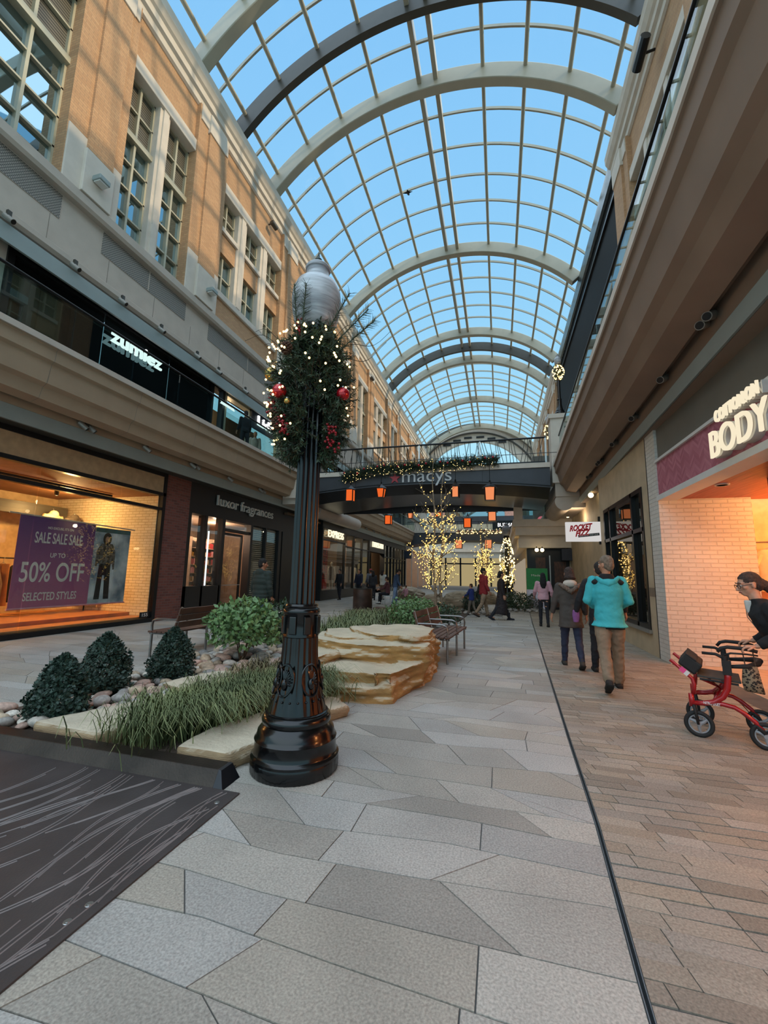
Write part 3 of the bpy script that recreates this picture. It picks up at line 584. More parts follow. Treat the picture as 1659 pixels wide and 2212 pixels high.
# ---------------- red brick pier
r = MB(); r.box(-10.5, LX+.02, 10.52, 11.6, 0, 4.5); tag(r.build('wall_pier', MT['redbrick']), 'red brick pier between the two left shopfronts', 'wall', kind='structure')
# ---------------- perfume shop
ls = thing('shopfront', 'black shopfront with silver perfume shop lettering and slatted windows', 'shopfront', (LX, 14.7, 0))
f = MB(); f.box(LX-.35, LX+.02, 11.6, 17.95, 3.46, 4.5); f.box(LX-.3, LX+.02, 11.6, 11.75, 0, 3.46)
for y_, w_ in ((12.52, .1), (13.5, .16), (15.36, .16), (16.5, .1), (17.72, .24)): f.box(LX-.3, LX+.02, y_-w_/2, y_+w_/2, 0, 3.46)
f.box(LX-.3, LX+.02, 11.6, 13.5, 0, 1.0); f.box(LX-.3, LX, 15.36, 17.9, 0, .22); f.box(LX-.28, LX-.02, 13.5, 15.36, 3.05, 3.15); f.build('frame', MT['blackpaint'], ls)
for a, b_, z0 in ((11.75, 12.47, 1.0), (12.57, 13.42, 1.0), (13.58, 15.28, 3.15), (15.44, 16.45, .22), (16.55, 17.6, .22)):
    g = MB(); g.box(LX-.1, LX-.085, a, b_, z0, 3.46); g.build('glass_pane', MT['shopglass'], ls)
for a, b_ in ((15.44, 16.45), (16.55, 17.6)):
    for i, z in enumerate(np.arange(.3, 3.4, .085)):
        g = MB(); g.box(LX-.2, LX-.14, a, b_, z, z+.042); g.build('slat', M('pale_slat', 'b9ab98', .6) if 'pale_slat' not in bpy.data.materials else bpy.data.materials['pale_slat'], ls)
g = MB(); g.box(LX-.3, LX-.27, 15.44, 17.6, .2, 3.46); g.build('slat_backing', MT['black'], ls); lamp('POINT', 'window_light', (LX-.05, 16.5, 3.3), 22, 'ffe0b8', .03)  # point lamp added behind the glass to brighten the slats, no fixture there
lettering('letters', M('brushed_letters', 'c9c6be', .4, .3), 'luxor fragrances', 3.9, .5, (LX+.06, 14.86, 4.04), YH, ZH, ls, .07, bold=.004)
dr_ = thing('door_1', 'black framed glass door standing open at the perfume shop', 'door', (LX-.1, 14.4, 0), kind='structure')
f = MB(); frame_rect(f, LX-.12, 13.6, 14.95, .02, 3.0, .09, .06); f.build('frame', MT['black'], dr_); g = MB(); g.box(LX-.16, LX-.145, 13.69, 14.86, .1, 2.9); g.build('pane', MT['shopglass'], dr_)
g = MB(); g.tube([(LX-.06, 13.72, 1.0), (LX-.06, 14.84, 1.0)], .015, 8); g.build('push_bar', MT['stainless'], dr_)
room = thing('wall_shop', 'dim interior of the perfume shop behind the black shopfront', 'shop interior', (-12, 14.6, 0), kind='structure')
r = MB(); r.box(-14.1, -14, 11.6, 18, 0, 3.7); r.build('back_wall', M('dim_wall', '9a8776', .8), room); r = MB(); r.box(-14, LX-.3, 17.9, 18, 0, 3.7); r.box(-14, LX-.4, 11.6, 11.65, 0, 3.7); r.build('side_wall', bpy.data.materials['dim_wall'], room)
r = MB(); r.box(-14, LX-.3, 11.6, 18, 3.55, 3.65); r.build('ceiling_panel', bpy.data.materials['dim_wall'], room); r = MB(); r.box(-14, LX-.3, 11.6, 18, -.02, .02); r.build('shop_floor', M('shop_tile', '8b8178', .4), room)
lamp('POINT', 'perfume_shop_light', (-12.0, 13.2, 3.2), 170, 'ffd2b0', .1); lamp('POINT', 'perfume_shop_light', (-11.6, 15.2, 3.2), 170, 'ffd2b0', .1)
PK = [M('box_red', '8f2f34', .5), M('box_cream', 'c9b9a4', .5), M('box_gold', '9a7738', .4, .4), M('box_black', '25211f', .4), M('box_pink', 'b77d84', .5)]
def shelf_unit(label, x, y0, y1, shelves, n, rot=False, zs=None):
    t = thing('display_shelf', label, 'shelf', (x, (y0+y1)/2, 0)); b = MB(); b.box(x-.3, x-.27, y0, y1, .02, 2.9); b.box(x-.3, x, y0-.03, y0, .02, 2.9); b.box(x-.3, x, y1, y1+.03, .02, 2.9)
    for k in range(shelves): z = .4+k*2.4/shelves; b.box(x-.3, x, y0, y1, z-.015, z+.01)
    b.build('cabinet', bpy.data.materials['dim_wall'], t); return t
shelf_unit('wall shelf packed with boxed perfumes seen through the open shop door', -12.0, 14.3, 15.9, 7, 6)
for k in range(7):
    y_ = 14.35
    while y_ < 15.85:
        w_ = rnd.uniform(.07, .14); h_ = rnd.uniform(.15, .27); z = .4+k*2.4/7+.01; b = MB(); b.box(-12.2, -12.03, y_, y_+w_, z, z+h_); b.box(-12.16, -12.07, y_+w_*.3, y_+w_*.7, z+h_, z+h_+.02)
        tag(b.build('perfume_box', rnd.choice(PK)), 'boxed perfume standing on the wall shelf inside the open shop door', 'box', 'perfume boxes on the shop shelf'); y_ += w_+.02
shelf_unit('wall shelf behind the left window of the perfume shop', -12.6, 12.6, 14.1, 6, 5)
for k in range(6):
    y_ = 12.65
    while y_ < 14.0:
        w_ = rnd.uniform(.08, .15); h_ = rnd.uniform(.15, .3); z = .4+k*.4+.01; b = MB(); b.lathe([(w_*.45, 0), (w_*.45, h_*.7), (w_*.18, h_*.8), (w_*.2, h_)], 8, (-12.75, y_+w_/2, z))
        tag(b.build('perfume_bottle', rnd.choice(PK)), 'perfume bottle on the shelf behind the left window of the perfume shop', 'bottle', 'perfume bottles in the shop window'); y_ += w_+.04
for y_ in (11.98, 13.3):
    b = MB(); b.box(LX-.5, LX-.46, y_-.02, y_+.02, .9, 3.0); t = b.build('light_tube', EM('cool_led', 'd8e6f0', 2.2) if y_ < 12 else bpy.data.materials['cool_led']); tag(t, 'bright vertical light strip in the perfume shop window, '+('left by the brick pier' if y_ < 12 else 'right beside the door'), 'light strip')
# ---------------- Express shopfronts and the rest of the left ground floor
es = thing('shopfront', 'black glazed clothing shopfront with lit EXPRESS sign beyond the lamp post', 'shopfront', (LX, 27, 0))
f = MB(); f.box(LX-.3, LX+.02, 17.95, 22.0, 0, 4.5); f.build('black_wall', MT['blackpaint'], es)
f = MB(); f.box(LX-.2, LX+.35, 21.9, 31.0, 0, .55); f.box(LX-.2, LX+.35, 21.9, 31, 4.1, 4.5)
for y_ in (22.0, 25.6, 27.4, 29.2, 30.9): f.box(LX-.2, LX+.35, y_-.06, y_+.06, .5, 4.2)
f.box(LX+.2, LX+.33, 25.6, 31, 3.25, 3.33); f.box(LX+.2, LX+.33, 22, 25.6, 3.42, 3.5); f.box(LX-.2, LX+.3, 31, 35.5, 3.3, 4.5); f.build('frame', MT['blackpaint'], es)
for a, b_ in ((22.06, 25.54), (25.66, 27.34), (27.46, 29.14), (29.26, 30.84)): g = MB(); g.box(LX+.26, LX+.275, a, b_, .55, 4.1); g.build('glass_pane', MT['shopglass'], es)
lettering('letters', EM('lit_letters', 'fff2cc', 1.3), 'EXPRESS', 2.5, .42, (LX+.36, 23.9, 3.86), YH, ZH, es, .05, bold=.004)
lettering('letters', bpy.data.materials['lit_letters'], 'EXPRESS MEN', 3.2, .42, (LX+.35, 33.2, 3.88), YH, ZH, es, .05, bold=.004)
f = MB(); f.box(LX-1, LX-.9, 31, 35.5, 0, 3.4); f.build('dark_entrance', MT['black'], es)
f = MB(); f.box(LX-.2, LX+.3, 35.5, 44.2, 0, .4); f.box(LX-.2, LX+.3, 35.5, 44.2, 4.1, 4.5)
for y_ in np.arange(35.5, 44.4, 1.24): f.box(LX-.1, LX+.32, y_-.05, y_+.05, .4, 4.1)
f.box(LX+.2, LX+.3, 35.5, 44.2, 3.0, 3.08); f.build('window_grid', MT['blackpaint'], es); g = MB(); g.box(LX+.2, LX+.215, 35.5, 44.2, .4, 4.1); g.build('glass_pane', MT['shopglass'], es)
room = thing('wall_shop', 'dim interior behind the EXPRESS shop windows', 'shop interior', (-12, 30, 0), kind='structure')
r = MB(); r.box(-12.6, -12.5, 18, 45, 0, 4.5); r.box(-12.5, LX-.2, 44.2, 44.3, 0, 4.5); r.build('back_wall', M('brown_wall', '6d5844', .8), room); r = MB(); r.box(-12.5, LX+.2, 18, 44.3, 4.3, 4.4); r.build('ceiling_panel', bpy.data.materials['brown_wall'], room)
r = MB(); r.box(-12.5, LX+.2, 22, 44.3, .3, .5); r.build('display_floor', M('display_floor', '7b7068', .6), room)
r = MB(); r.box(-11.2, -11.15, 22.1, 24.1, .5, 3.3); r.build('display_panel', M('tan_panel', 'c9ae86', .7), room)
for y_ in (23.2, 27, 33, 39): lamp('POINT', 'shop_light', (-10.9, y_, 3.9), 90, 'ffdcae', .1)
sp_ = thing('sale_poster', 'tall red poster repeating SALE in the EXPRESS window', 'poster', (-10.2, 23.3, .6)); r = MB(); r.box(-10.22, -10.2, 22.5, 24.05, .6, 3.15); r.build('sheet', M('sale_red', 'd8261c', .6, 0, .03), sp_)
for k in range(4): 
    r = MB(); z = 2.72-k*.44; r.box(-10.2, -10.195, 22.7, 24.0, z-.2, z+.2); r.build('dark_band', M('sale_dark', '571a18', .6) if k == 0 else bpy.data.materials['sale_dark'], sp_)
    lettering('letters', M('sale_letters', 'f0463a', .6, 0, .02) if k == 0 else bpy.data.materials['sale_letters'], 'SALE', 1.2, .32, (-10.19, 23.35, z), YH, ZH, sp_, .004, bold=.02)
def mannequin(label, loc, colr):
    t = thing('mannequin', label, 'mannequin', loc); b = MB()
    for s in (-1, 1): b.tube([(s*.08, 0, .9), (s*.09, .02, .5), (s*.09, 0, .05)], [.085, .06, .04], 10); b.tube([(s*.18, 0, 1.42), (s*.24, 0, 1.12), (s*.2, .12, .9)], [.05, .04, .03], 8)
    b.ball((0, 0, 1.62), (.08, .095, .12), 12, 8); b.tube([(0, 0, 1.4), (0, 0, 1.55)], .045, 8); b.build('body', M('mannequin_white', 'cfc9ba', .4) if 'mannequin_white' not in bpy.data.materials else bpy.data.materials['mannequin_white'], t, smooth=True, local=True)
    b = MB(); b.tube([(0, 0, 1.46), (0, 0, 1.3), (0, 0, 1.05), (0, 0, .62)], [.12, .19, .15, .21], 14, sx=.6, up=(1, 0, 0)); b.build('dress', colr, t, smooth=True, local=True); return t
mannequin('mannequin in a dark dress beside the red SALE poster', (-10.15, 24.6, .5), GC[5]); mannequin('pale mannequin, nearer of the two in the middle EXPRESS window', (-10.2, 27.9, .5), GC[2]); mannequin('pale mannequin, farther of the two in the middle EXPRESS window', (-10.2, 28.9, .5), GC[0])
rw = thing('shopfront', 'warm orange lit shopfront beyond EXPRESS at the end of the left row', 'shopfront', (-10, 50, 0))
f = MB(); f.box(-10.5, -9.8, 44.3, 60, 4.3, 8.6); f.box(-10.5, -9.8, 44.3, 45.2, 0, 4.3)
for y_ in (48, 52, 56, 59.5): f.box(-10.5, -9.8, y_-.3, y_+.3, 0, 4.3)
f.build('stone_frame', MT['limestone'], rw); f = MB(); f.box(-11, -10.9, 44.3, 60, 0, 4.3); f.build('lit_interior', EM('warm_interior', 'd89a58', .8), rw)
bs = thing('hanging_sign', 'small dark blue sign hanging outside the last left shop', 'sign', (-9.2, 43, 3.2)); r = MB(); r.box(-9.6, -8.8, 42.97, 43.03, 3.2, 4.0); r.build('panel', M('navy', '1f2b3c', .5), bs); r = MB(); r.tube([(-9.5, 43, 4.0), (-9.5, 43, 4.8)], .02, 6); r.tube([(-8.9, 43, 4.0), (-8.9, 43, 4.8)], .02, 6); r.build('hanger_rod', MT['black'], bs)
# ---------------- second floor shops on the left
up = thing('shopfront', 'dark framed upper-level skate shop glass front with a white lit name', 'shopfront', (LX, 9.4, 6.1))
f = MB(); frame_rect(f, LX+.05, 5.55, 12.95, 6.1, 8.4, .14, .2); f.box(LX-.1, LX+.05, 12.2, 12.3, 6.1, 8.4); f.build('frame', MT['blackpaint'], up)
for a, b_ in ((5.69, 7.9), (7.92, 10.2), (10.22, 12.2)): g = MB(); g.box(LX-.06, LX-.04, a, b_, 6.2, 8.3); g.build('glass_pane', MT['darkshop'], up)
g = MB(); g.box(LX-.6, LX-.5, 12.3, 12.9, 6.1, 8.4); g.build('side_recess', MT['blackpaint'], up)
lettering('letters', EM('white_lit_letters', 'ffffff', 1.8), 'zumiez', 1.75, .36, (LX+.08, 8.9, 7.74), YH, ZH, up, .06, bold=.015)
lettering('letters', bpy.data.materials['white_lit_letters'], 'zumiez', .85, .2, (LX+.12, 13.0, 7.8), YH, ZH, up, .04, bold=.03)
r = MB(); r.box(LX-.4, LX+.0, -1.5, 5.55, 6.1, 8.4); tag(r.build('wall_upper', MT['palestone']), 'pale stone wall at the left end of the upper walkway', 'wall', kind='structure')
r = MB(); r.box(LX+.0, LX+.03, 3.2, 5.1, 6.15, 7.8); tag(r.build('window_90', MT['darkglass']), 'small upper-level shop window in the pale stone wall', 'window', kind='structure')
lid = thing('shopfront', 'upper-level hat shop with a navy LIDS sign board and open glass front', 'shopfront', (LX, 15.2, 6.1))
f = MB(); f.box(LX-.2, LX+.06, 12.97, 17.6, 8.2, 8.4)
for y_ in (13.0, 14.6, 16.9): f.box(LX-.1, LX+.06, y_-.05, y_+.05, 6.1, 8.3)
f.build('frame', MT['alu'], lid); r = MB(); r.box(LX+.03, LX+.1, 14.7, 16.6, 7.55, 8.35); r.build('sign_board', M('navy_board', '2b3442', .5), lid)
lettering('letters', bpy.data.materials['white_lit_letters'], 'Lids', 1.25, .42, (LX+.1, 15.7, 7.97), YH, ZH, lid, .06, bold=.02)
for a, b_ in ((13.05, 14.55), (14.65, 16.85)): g = MB(); g.box(LX-.02, LX, a, b_, 6.1, 7.6); g.build('glass_pane', MT['shopglass'], lid)
r = MB(); r.box(-12, -11.9, 12.97, 18, 6.1, 8.5); r.build('back_wall', M('shop_brown', '5c4a3a', .8), lid); lamp('POINT', 'hat_shop_light', (-11, 14.5, 8.0), 40, 'ffd9a8', .08)
r = MB(); r.box(-10.5, LX+.02, 17.6, 59.5, 6.1, 8.5); uw = tag(r.build('wall_upper', MT['limestone']), 'stone wall of the far upper-level shops on the left', 'wall', kind='structure')
for i, y_ in enumerate(np.arange(18.6, 58, 4.2)):
    WN[0] += 1; w_ = thing('window_%d' % WN[0], 'dark upper-level shop window on the left beyond the bridge', 'window', (LX, y_+1.5, 6.1), kind='structure', group='far upper-level shop windows'); g = MB(); g.box(LX+.02, LX+.05, y_, y_+3.2, 6.2, 8.2); g.build('pane', MT['darkglass'], w_); f = MB(); frame_rect(f, LX+.09, y_-.08, y_+3.28, 6.1, 8.3, .1, .08); f.build('frame', MT['black'], w_)
# ---------------- spotlights under the slabs and on the walls
def spotlight(label, loc, d, n=2, mat=None, group=None):
    t = thing('spotlight', label, 'spotlight', loc, 0, group); x, y, z = loc; b = MB(); b.box(x-.03, x+.03, y-.04, y+.04, z-.02, z+.16); b.build('bracket', MT['darksteel'], t)
    for k in range(n):
        o_ = Vector((0, (k-(n-1)/2)*.2, 0)); p = Vector(loc)+o_; D = Vector(d).normalized(); b = MB(); b.tube([p-D*.09, p+D*.13], .06, 14); b.build('barrel', M('fixture_gray', '8d8880', .45, .3) if 'fixture_gray' not in bpy.data.materials else bpy.data.materials['fixture_gray'], t, smooth=True)
        b = MB(); b.tube([p+D*.125, p+D*.135], .05, 14); b.build('lens', MT['black'], t)
for i, y_ in enumerate((7.3, 9.07, 11.0, 12.85, 15.0)):
    spotlight(['twin spotlight under the left slab above the sale banner, nearest one', 'spotlight under the left slab above the shop window corner', 'twin spotlight under the left slab above the brick pier', 'spotlight under the left slab above the perfume lettering', 'twin spotlight under the left slab right of the perfume sign'][i], (-9.4, y_, 4.86), (.5, .5, -.6), 2 if i % 2 == 0 else 1)
for i, (y_, z) in enumerate(((5.23, 8.6), (6.64, 8.6), (7.95, 8.6), (9.29, 8.6), (10.84, 8.6), (11.95, 8.6), (13.6, 8.6))):
    spotlight(['upper-level spotlight at far left edge', 'upper-level spotlight above the dark shop frame corner', 'upper-level boxy spotlight left of the lit skate sign', 'upper-level spotlight directly over the lit skate sign', 'upper-level spotlight right of the lit skate sign', 'upper-level spotlight at the end of the dark shop', 'upper-level spotlight above the hat shop door'][i], (-9.56, y_, z), (.6, .3, -.5), 1)
for i, y_ in enumerate((5.9, 7.6, 9.4, 11.2, 13.0, 14.8)):
    x_ = xs_right(y_)+.84; spotlight(['twin spotlight under the right slab nearest the camera', 'spotlight under the right slab above the pink header', 'round spotlight under the right slab over the white brick pier', 'spotlight under the right slab above the stone wall', 'twin spotlight under the right slab above the black window', 'spotlight under the right slab near the bridge corbel'][i], (x_, y_, 4.87), (-.6, -.6, -.4), 2 if i in (0, 4) else 1)
for i in range(8): spotlight('spotlight in the row over the EXPRESS windows', (-9.4, 23.5+i*1.9, 4.86), (.5, .5, -.6), 1, group='spotlights over the EXPRESS shop')
for i, y_ in enumerate((7.0, 11.3)):
    t = thing('wall_light', ['small box light on the first pale pilaster base at upper left', 'small box light on the second pale pilaster base'][i], 'wall light', (-9.7, y_, 11.25)); b = MB(); b.box(-9.72, -9.45, y_-.15, y_+.15, 11.22, 11.36); b.build('housing', MT['gutter'], t, bevel=.02); b = MB(); b.box(-9.68, -9.48, y_-.12, y_+.12, 11.19, 11.22); b.build('diffuser', MT['white'], t)
for i, (x_, y_, z) in enumerate(((-9.95, 15.0, 17.4), (-9.95, 30.6, 17.4))):
    t = thing('security_camera', ['small camera high on the left brick wall above the lamp globe', 'small camera high on the far left brick wall'][i], 'camera', (x_, y_, z)); b = MB(); b.tube([(x_, y_, z), (x_+.25, y_, z)], .03, 8); b.build('arm', MT['darksteel'], t); b = MB(); b.tube([(x_+.25, y_-.15, z-.05), (x_+.3, y_+.2, z-.12)], .11, 10); b.build('body', MT['darksteel'], t, smooth=True)
t = thing('loudspeaker', 'black loudspeaker bracketed under the right cornice near the roof', 'loudspeaker', (4.7, 12.2, 17.0)); b = MB(); b.tube([(4.52, 11.75, 17.5), (4.47, 12.5, 17.3)], .2, 10, sx=.7); b.build('body', MT['black'], t); b = MB(); b.tube([(4.9, 12.2, 17.5), (4.6, 12.2, 17.45)], .04, 8); b.build('bracket', MT['black'], t)
# ================================================================ RIGHT SIDE
RW = 3.0
r = MB(); r.box(RW, RW+.35, 9.62, 9.97, 0, 4.5); r.box(RW, RW+.35, 13.4, 13.9, 0, 4.5); r.box(RW, RW+.35, 9.97, 13.4, 0, .5); r.box(RW, RW+.35, 9.97, 13.4, 3.5, 4.5)
sw = tag(r.build('wall_right', M('tan_limestone', 'b5a58a', .7, 0, .12, 2.2)), 'tan stone wall around the black framed window on the right', 'wall', kind='structure')
r = MB(); r.box(RW-.004, RW, 9.62, 9.97, 1.18, 1.36); r.build('dark_band', M('stone_band', '7c6d5c', .7), sw)
r = MB(); r.box(RW-.003, RW+.01, 9.585, 9.62, 0, 4.5); r.build('shadow_gap', MT['black'], sw)
wi = thing('window_1', 'large black framed shop window in the tan stone wall on the right', 'window', (RW, 11.7, .5), kind='structure')
f = MB(); frame_rect(f, RW-.02, 9.97, 13.4, .5, 3.5, .1, .12, -1)
for y_ in (10.75, 12.75): f.box(RW-.02, RW+.1, y_-.05, y_+.05, .5, 3.5)
f.box(RW-.02, RW+.1, 10, 13.4, 2.55, 2.64); f.build('frame', MT['black'], wi)
for a, b_ in ((10.07, 10.7), (10.8, 12.7), (12.8, 13.3)):
    for c, d_ in ((.6, 2.55), (2.64, 3.4)): g = MB(); g.box(RW+.06, RW+.075, a, b_, c, d_); g.build('pane', WINDOW('reflective_shop_glass', '181614', .42, 'cfc8bc') if 'reflective_shop_glass' not in bpy.data.materials else bpy.data.materials['reflective_shop_glass'], wi)
f = MB(); f.box(RW-.06, RW+.02, 9.93, 13.45, .43, .5); f.build('sill', MT['stainless'], wi)
# white brick pier + recessed entrance
r = MB(); r.box(RW, RW+.3, 9.07, 9.585, 0, 4.5); tag(r.build('wall_pier', MT['whitebrick']), 'white painted brick pier beside the tan stone wall', 'wall', kind='structure')
r = MB(); r.box(RW+.3, 4.5, 9.07, 9.3, 0, 3.06); tag(r.build('wall_jamb', MT['whitebrick']), 'white painted brick side wall inside the pink shop entrance', 'wall', kind='structure')
hd = thing('shop_sign', 'pink herringbone tiled sign band with lit white shop lettering on the right', 'sign', (RW, 6, 3.06))
def HERR():
    m, nt, out = _nt('pink_herringbone'); L = nt.links.new; b = node(nt, 'ShaderNodeBsdfPrincipled', Roughness=.55); g = node(nt, 'ShaderNodeNewGeometry'); sp = node(nt, 'ShaderNodeSeparateXYZ'); L(g.outputs['Position'], sp.inputs[0])
    y = node(nt, 'ShaderNodeMath', operation='MULTIPLY'); y.inputs[1].default_value = 1/.34; L(sp.outputs['Y'], y.inputs[0]); pp_ = node(nt, 'ShaderNodeMath', operation='PINGPONG'); pp_.inputs[1].default_value = .5; L(y.outputs[0], pp_.inputs[0])
    s2 = node(nt, 'ShaderNodeMath', operation='MULTIPLY_ADD'); s2.inputs[1].default_value = 1/.055; L(sp.outputs['Z'], s2.inputs[0]); m2 = node(nt, 'ShaderNodeMath', operation='MULTIPLY'); m2.inputs[1].default_value = 5; L(pp_.outputs[0], m2.inputs[0]); L(m2.outputs[0], s2.inputs[2])
    fr = node(nt, 'ShaderNodeMath', operation='FRACT'); L(s2.outputs[0], fr.inputs[0]); fl = node(nt, 'ShaderNodeMath', operation='FLOOR'); L(s2.outputs[0], fl.inputs[0]); fy = node(nt, 'ShaderNodeMath', operation='FLOOR'); y2 = node(nt, 'ShaderNodeMath', operation='MULTIPLY'); y2.inputs[1].default_value = 2; L(y.outputs[0], y2.inputs[0]); L(y2.outputs[0], fy.inputs[0])
    cb = node(nt, 'ShaderNodeCombineXYZ'); L(fl.outputs[0], cb.inputs[0]); L(fy.outputs[0], cb.inputs[1]); wn = node(nt, 'ShaderNodeTexWhiteNoise'); L(cb.outputs[0], wn.inputs['Vector'])
    rp = node(nt, 'ShaderNodeValToRGB'); rp.color_ramp.elements[0].color = c4(srgb('a3586a')); rp.color_ramp.elements[1].color = c4(srgb('c07a88')); L(wn.outputs['Value'], rp.inputs[0]); L(rp.outputs[0], b.inputs['Base Color'])
    gt = node(nt, 'ShaderNodeMath', operation='GREATER_THAN'); gt.inputs[1].default_value = .12; L(fr.outputs[0], gt.inputs[0]); ad = node(nt, 'ShaderNodeMath', operation='MULTIPLY_ADD'); ad.inputs[1].default_value = .6; L(wn.outputs['Value'], ad.inputs[0]); L(gt.outputs[0], ad.inputs[2])
    bp = node(nt, 'ShaderNodeBump', Strength=.6, Distance=.012); L(ad.outputs[0], bp.inputs['Height']); L(bp.outputs[0], b.inputs['Normal']); L(b.outputs[0], out.inputs['Surface']); return m
r = MB(); r.box(RW+.02, RW+.3, -1, 9.07, 3.13, 3.78); r.build('tiled_band', HERR(), hd)
r = MB(); r.box(RW-.02, RW+.3, -1, 9.09, 3.03, 3.13); r.box(RW-.02, RW+.3, -1, 9.07, 3.78, 3.83); r.build('white_edging', MT['white'], hd)
cream = EM('cream_lit_letter', 'fff0cf', .95)
lettering('letters', cream, 'BODY', 1.3, .37, (RW-.12, 5.93, 3.37), -YH, ZH, hd, .03, bold=.0)
lettering('letters', cream, 'COTTON:ON', .98, .16, (RW-.12, 5.9, 3.71), -YH, ZH, hd, .03, bold=.01)
lettering('letter_return', M('letter_side_white', 'c9c5bd', .6), 'BODY', 1.3, .37, (RW-.09, 5.93, 3.37), -YH, ZH, hd, -.12, bold=.0)
lettering('letter_return', bpy.data.materials['letter_side_white'], 'COTTON:ON', .98, .16, (RW-.09, 5.9, 3.71), -YH, ZH, hd, -.12, bold=.01)
r = MB(); r.box(RW+.05, RW+.35, -1, 9.07, 3.83, 4.5); tag(r.build('wall_header', MT['graypanel']), 'grey panel above the pink sign band on the right', 'wall', kind='structure')
def WOOD(name, a, b_):
    m, nt, out = _nt(name); L = nt.links.new; p = node(nt, 'ShaderNodeBsdfPrincipled', Roughness=.45); tc = node(nt, 'ShaderNodeTexCoord'); mp = node(nt, 'ShaderNodeMapping'); mp.inputs['Scale'].default_value = (14, 1.2, 4); L(tc.outputs['Object'], mp.inputs[0])
    nz = node(nt, 'ShaderNodeTexNoise', Scale=1.5, Detail=6.0); L(mp.outputs[0], nz.inputs['Vector']); rp = node(nt, 'ShaderNodeValToRGB'); rp.color_ramp.elements[0].position = .3; rp.color_ramp.elements[1].position = .7; rp.color_ramp.elements[0].color = c4(srgb(a)); rp.color_ramp.elements[1].color = c4(srgb(b_)); L(nz.outputs['Fac'], rp.inputs[0]); L(rp.outputs[0], p.inputs['Base Color'])
    bp = node(nt, 'ShaderNodeBump', Strength=.5, Distance=.01); L(nz.outputs['Fac'], bp.inputs['Height']); L(bp.outputs[0], p.inputs['Normal']); L(p.outputs[0], out.inputs['Surface']); return m
r = MB(); r.box(RW+.3, 7, -1, 9.3, 3.06, 3.14); tag(r.build('ceiling', WOOD('red_wood_soffit', '8a3a2c', 'b05843')), 'red wooden soffit over the pink shop entrance', 'ceiling', kind='structure')
for i, y_ in enumerate((7.75, 6.3, 4.5, 2.8)):
    t = thing('downlight', ['recessed downlight in the red soffit nearest the white brick wall', 'recessed downlight in the red soffit at the right edge of the picture', 'third recessed downlight in the red soffit', 'fourth recessed downlight in the red soffit'][i], 'downlight', (3.48, y_, 3.04)); b = MB(); b.lathe([(.075, 0), (.1, 0), (.1, .022), (.075, .022), (.075, 0)], 24, (3.48, y_, 3.04)); b.build('trim_ring', MT['white'], t); b = MB(); b.lathe([(0, .012), (.076, .012), (.076, .02), (0, .02)], 20, (3.48, y_, 3.04)); b.build('lens', MT['softlamp'], t)
    lamp('SPOT', 'entrance_downlight', (3.48, y_, 3.02), 70, 'ffb070', .06, (0, 0, -1), 140)
r = MB(); r.box(3.9, 3.98, 4.6, 7.4, 0, 3.06); tag(r.build('door_2', M('slate_door', '4a4248', .5)), 'plain dark grey sliding door panel in the pink shop entrance', 'door', kind='structure')
room = thing('wall_shop', 'orange lit interior of the pink fronted shop on the right', 'shop interior', (5.5, 7, 0), kind='structure')
r = MB(); r.box(7, 7.1, -1, 12, 0, 4); r.box(4.5, 7, 9.6, 9.7, 0, 4); r.build('back_wall', M('apricot_wall', 'e6b98a', .8), room); r = MB(); r.box(RW+.35, 7, -1, 9.3, -.02, .004); r.build('shop_floor', M('pale_tile', 'b5a28e', .5), room)
lamp('POINT', 'shop_light', (5.6, 8.3, 2.7), 170, 'ffb062', .15); lamp('POINT', 'shop_light', (5.4, 5.2, 2.7), 150, 'ffac66', .15); lamp('POINT', 'shop_light', (4.6, 3.0, 2.7), 110, 'ffac66', .15)
cl = garment('hanging_garment', 'pale knitted top hanging inside the pink shop entrance', (4.75, 9.2, 1.35), GC[0], 0, .75, .45)
r = MB(); r.tube([(4.5, 9.45, 2.25), (5.4, 9.1, 2.25)], .015, 8); r.tube([(5.4, 9.1, 2.25), (5.4, 9.6, 2.25)], .015, 8); tag(r.build('clothes_rail', MT['stainless']), 'short clothes rail inside the pink shop entrance', 'clothes rail')
# blade sign
bl = thing('blade_sign', 'white lit blade sign with red slanted lettering beside the black framed window', 'sign', (2.5, 14, 2.65))
r = MB(); r.box(2.02, 3.0, 13.9, 14.02, 2.64, 3.24); r.build('light_box', EM('sign_white', 'e9e6e4', .78), bl)
redl = M('sign_red', 'd8202c', .5, 0, .02); lettering('letters', redl, 'ROCKET', .66, .19, (2.45, 13.895, 3.07), (1, 0, .12), (0, 0, 1), bl, .012, shear=.3, bold=.05); lettering('letters', redl, 'FIZZ', .44, .19, (2.5, 13.895, 2.9), (1, 0, .12), (0, 0, 1), bl, .012, shear=.3, bold=.05)
r = MB(); r.box(2.36, 2.96, 13.888, 13.898, 2.79, 2.87, Matrix.Translation((2.66, 13.9, 2.83)) @ Matrix.Rotation(radians(-6), 4, 'Y') @ Matrix.Translation((-2.66, -13.9, -2.83))); r.build('strapline_plate', MT['black'], bl)
lettering('letters', MT['white'], 'SODA POP & CANDY SHOP', .54, .045, (2.66, 13.886, 2.83), (1, 0, .105), (0, 0, 1), bl, .004)
r = MB(); r.box(2.95, 3.02, 13.92, 14, 2.55, 3.4); r.build('bracket', MT['black'], bl)
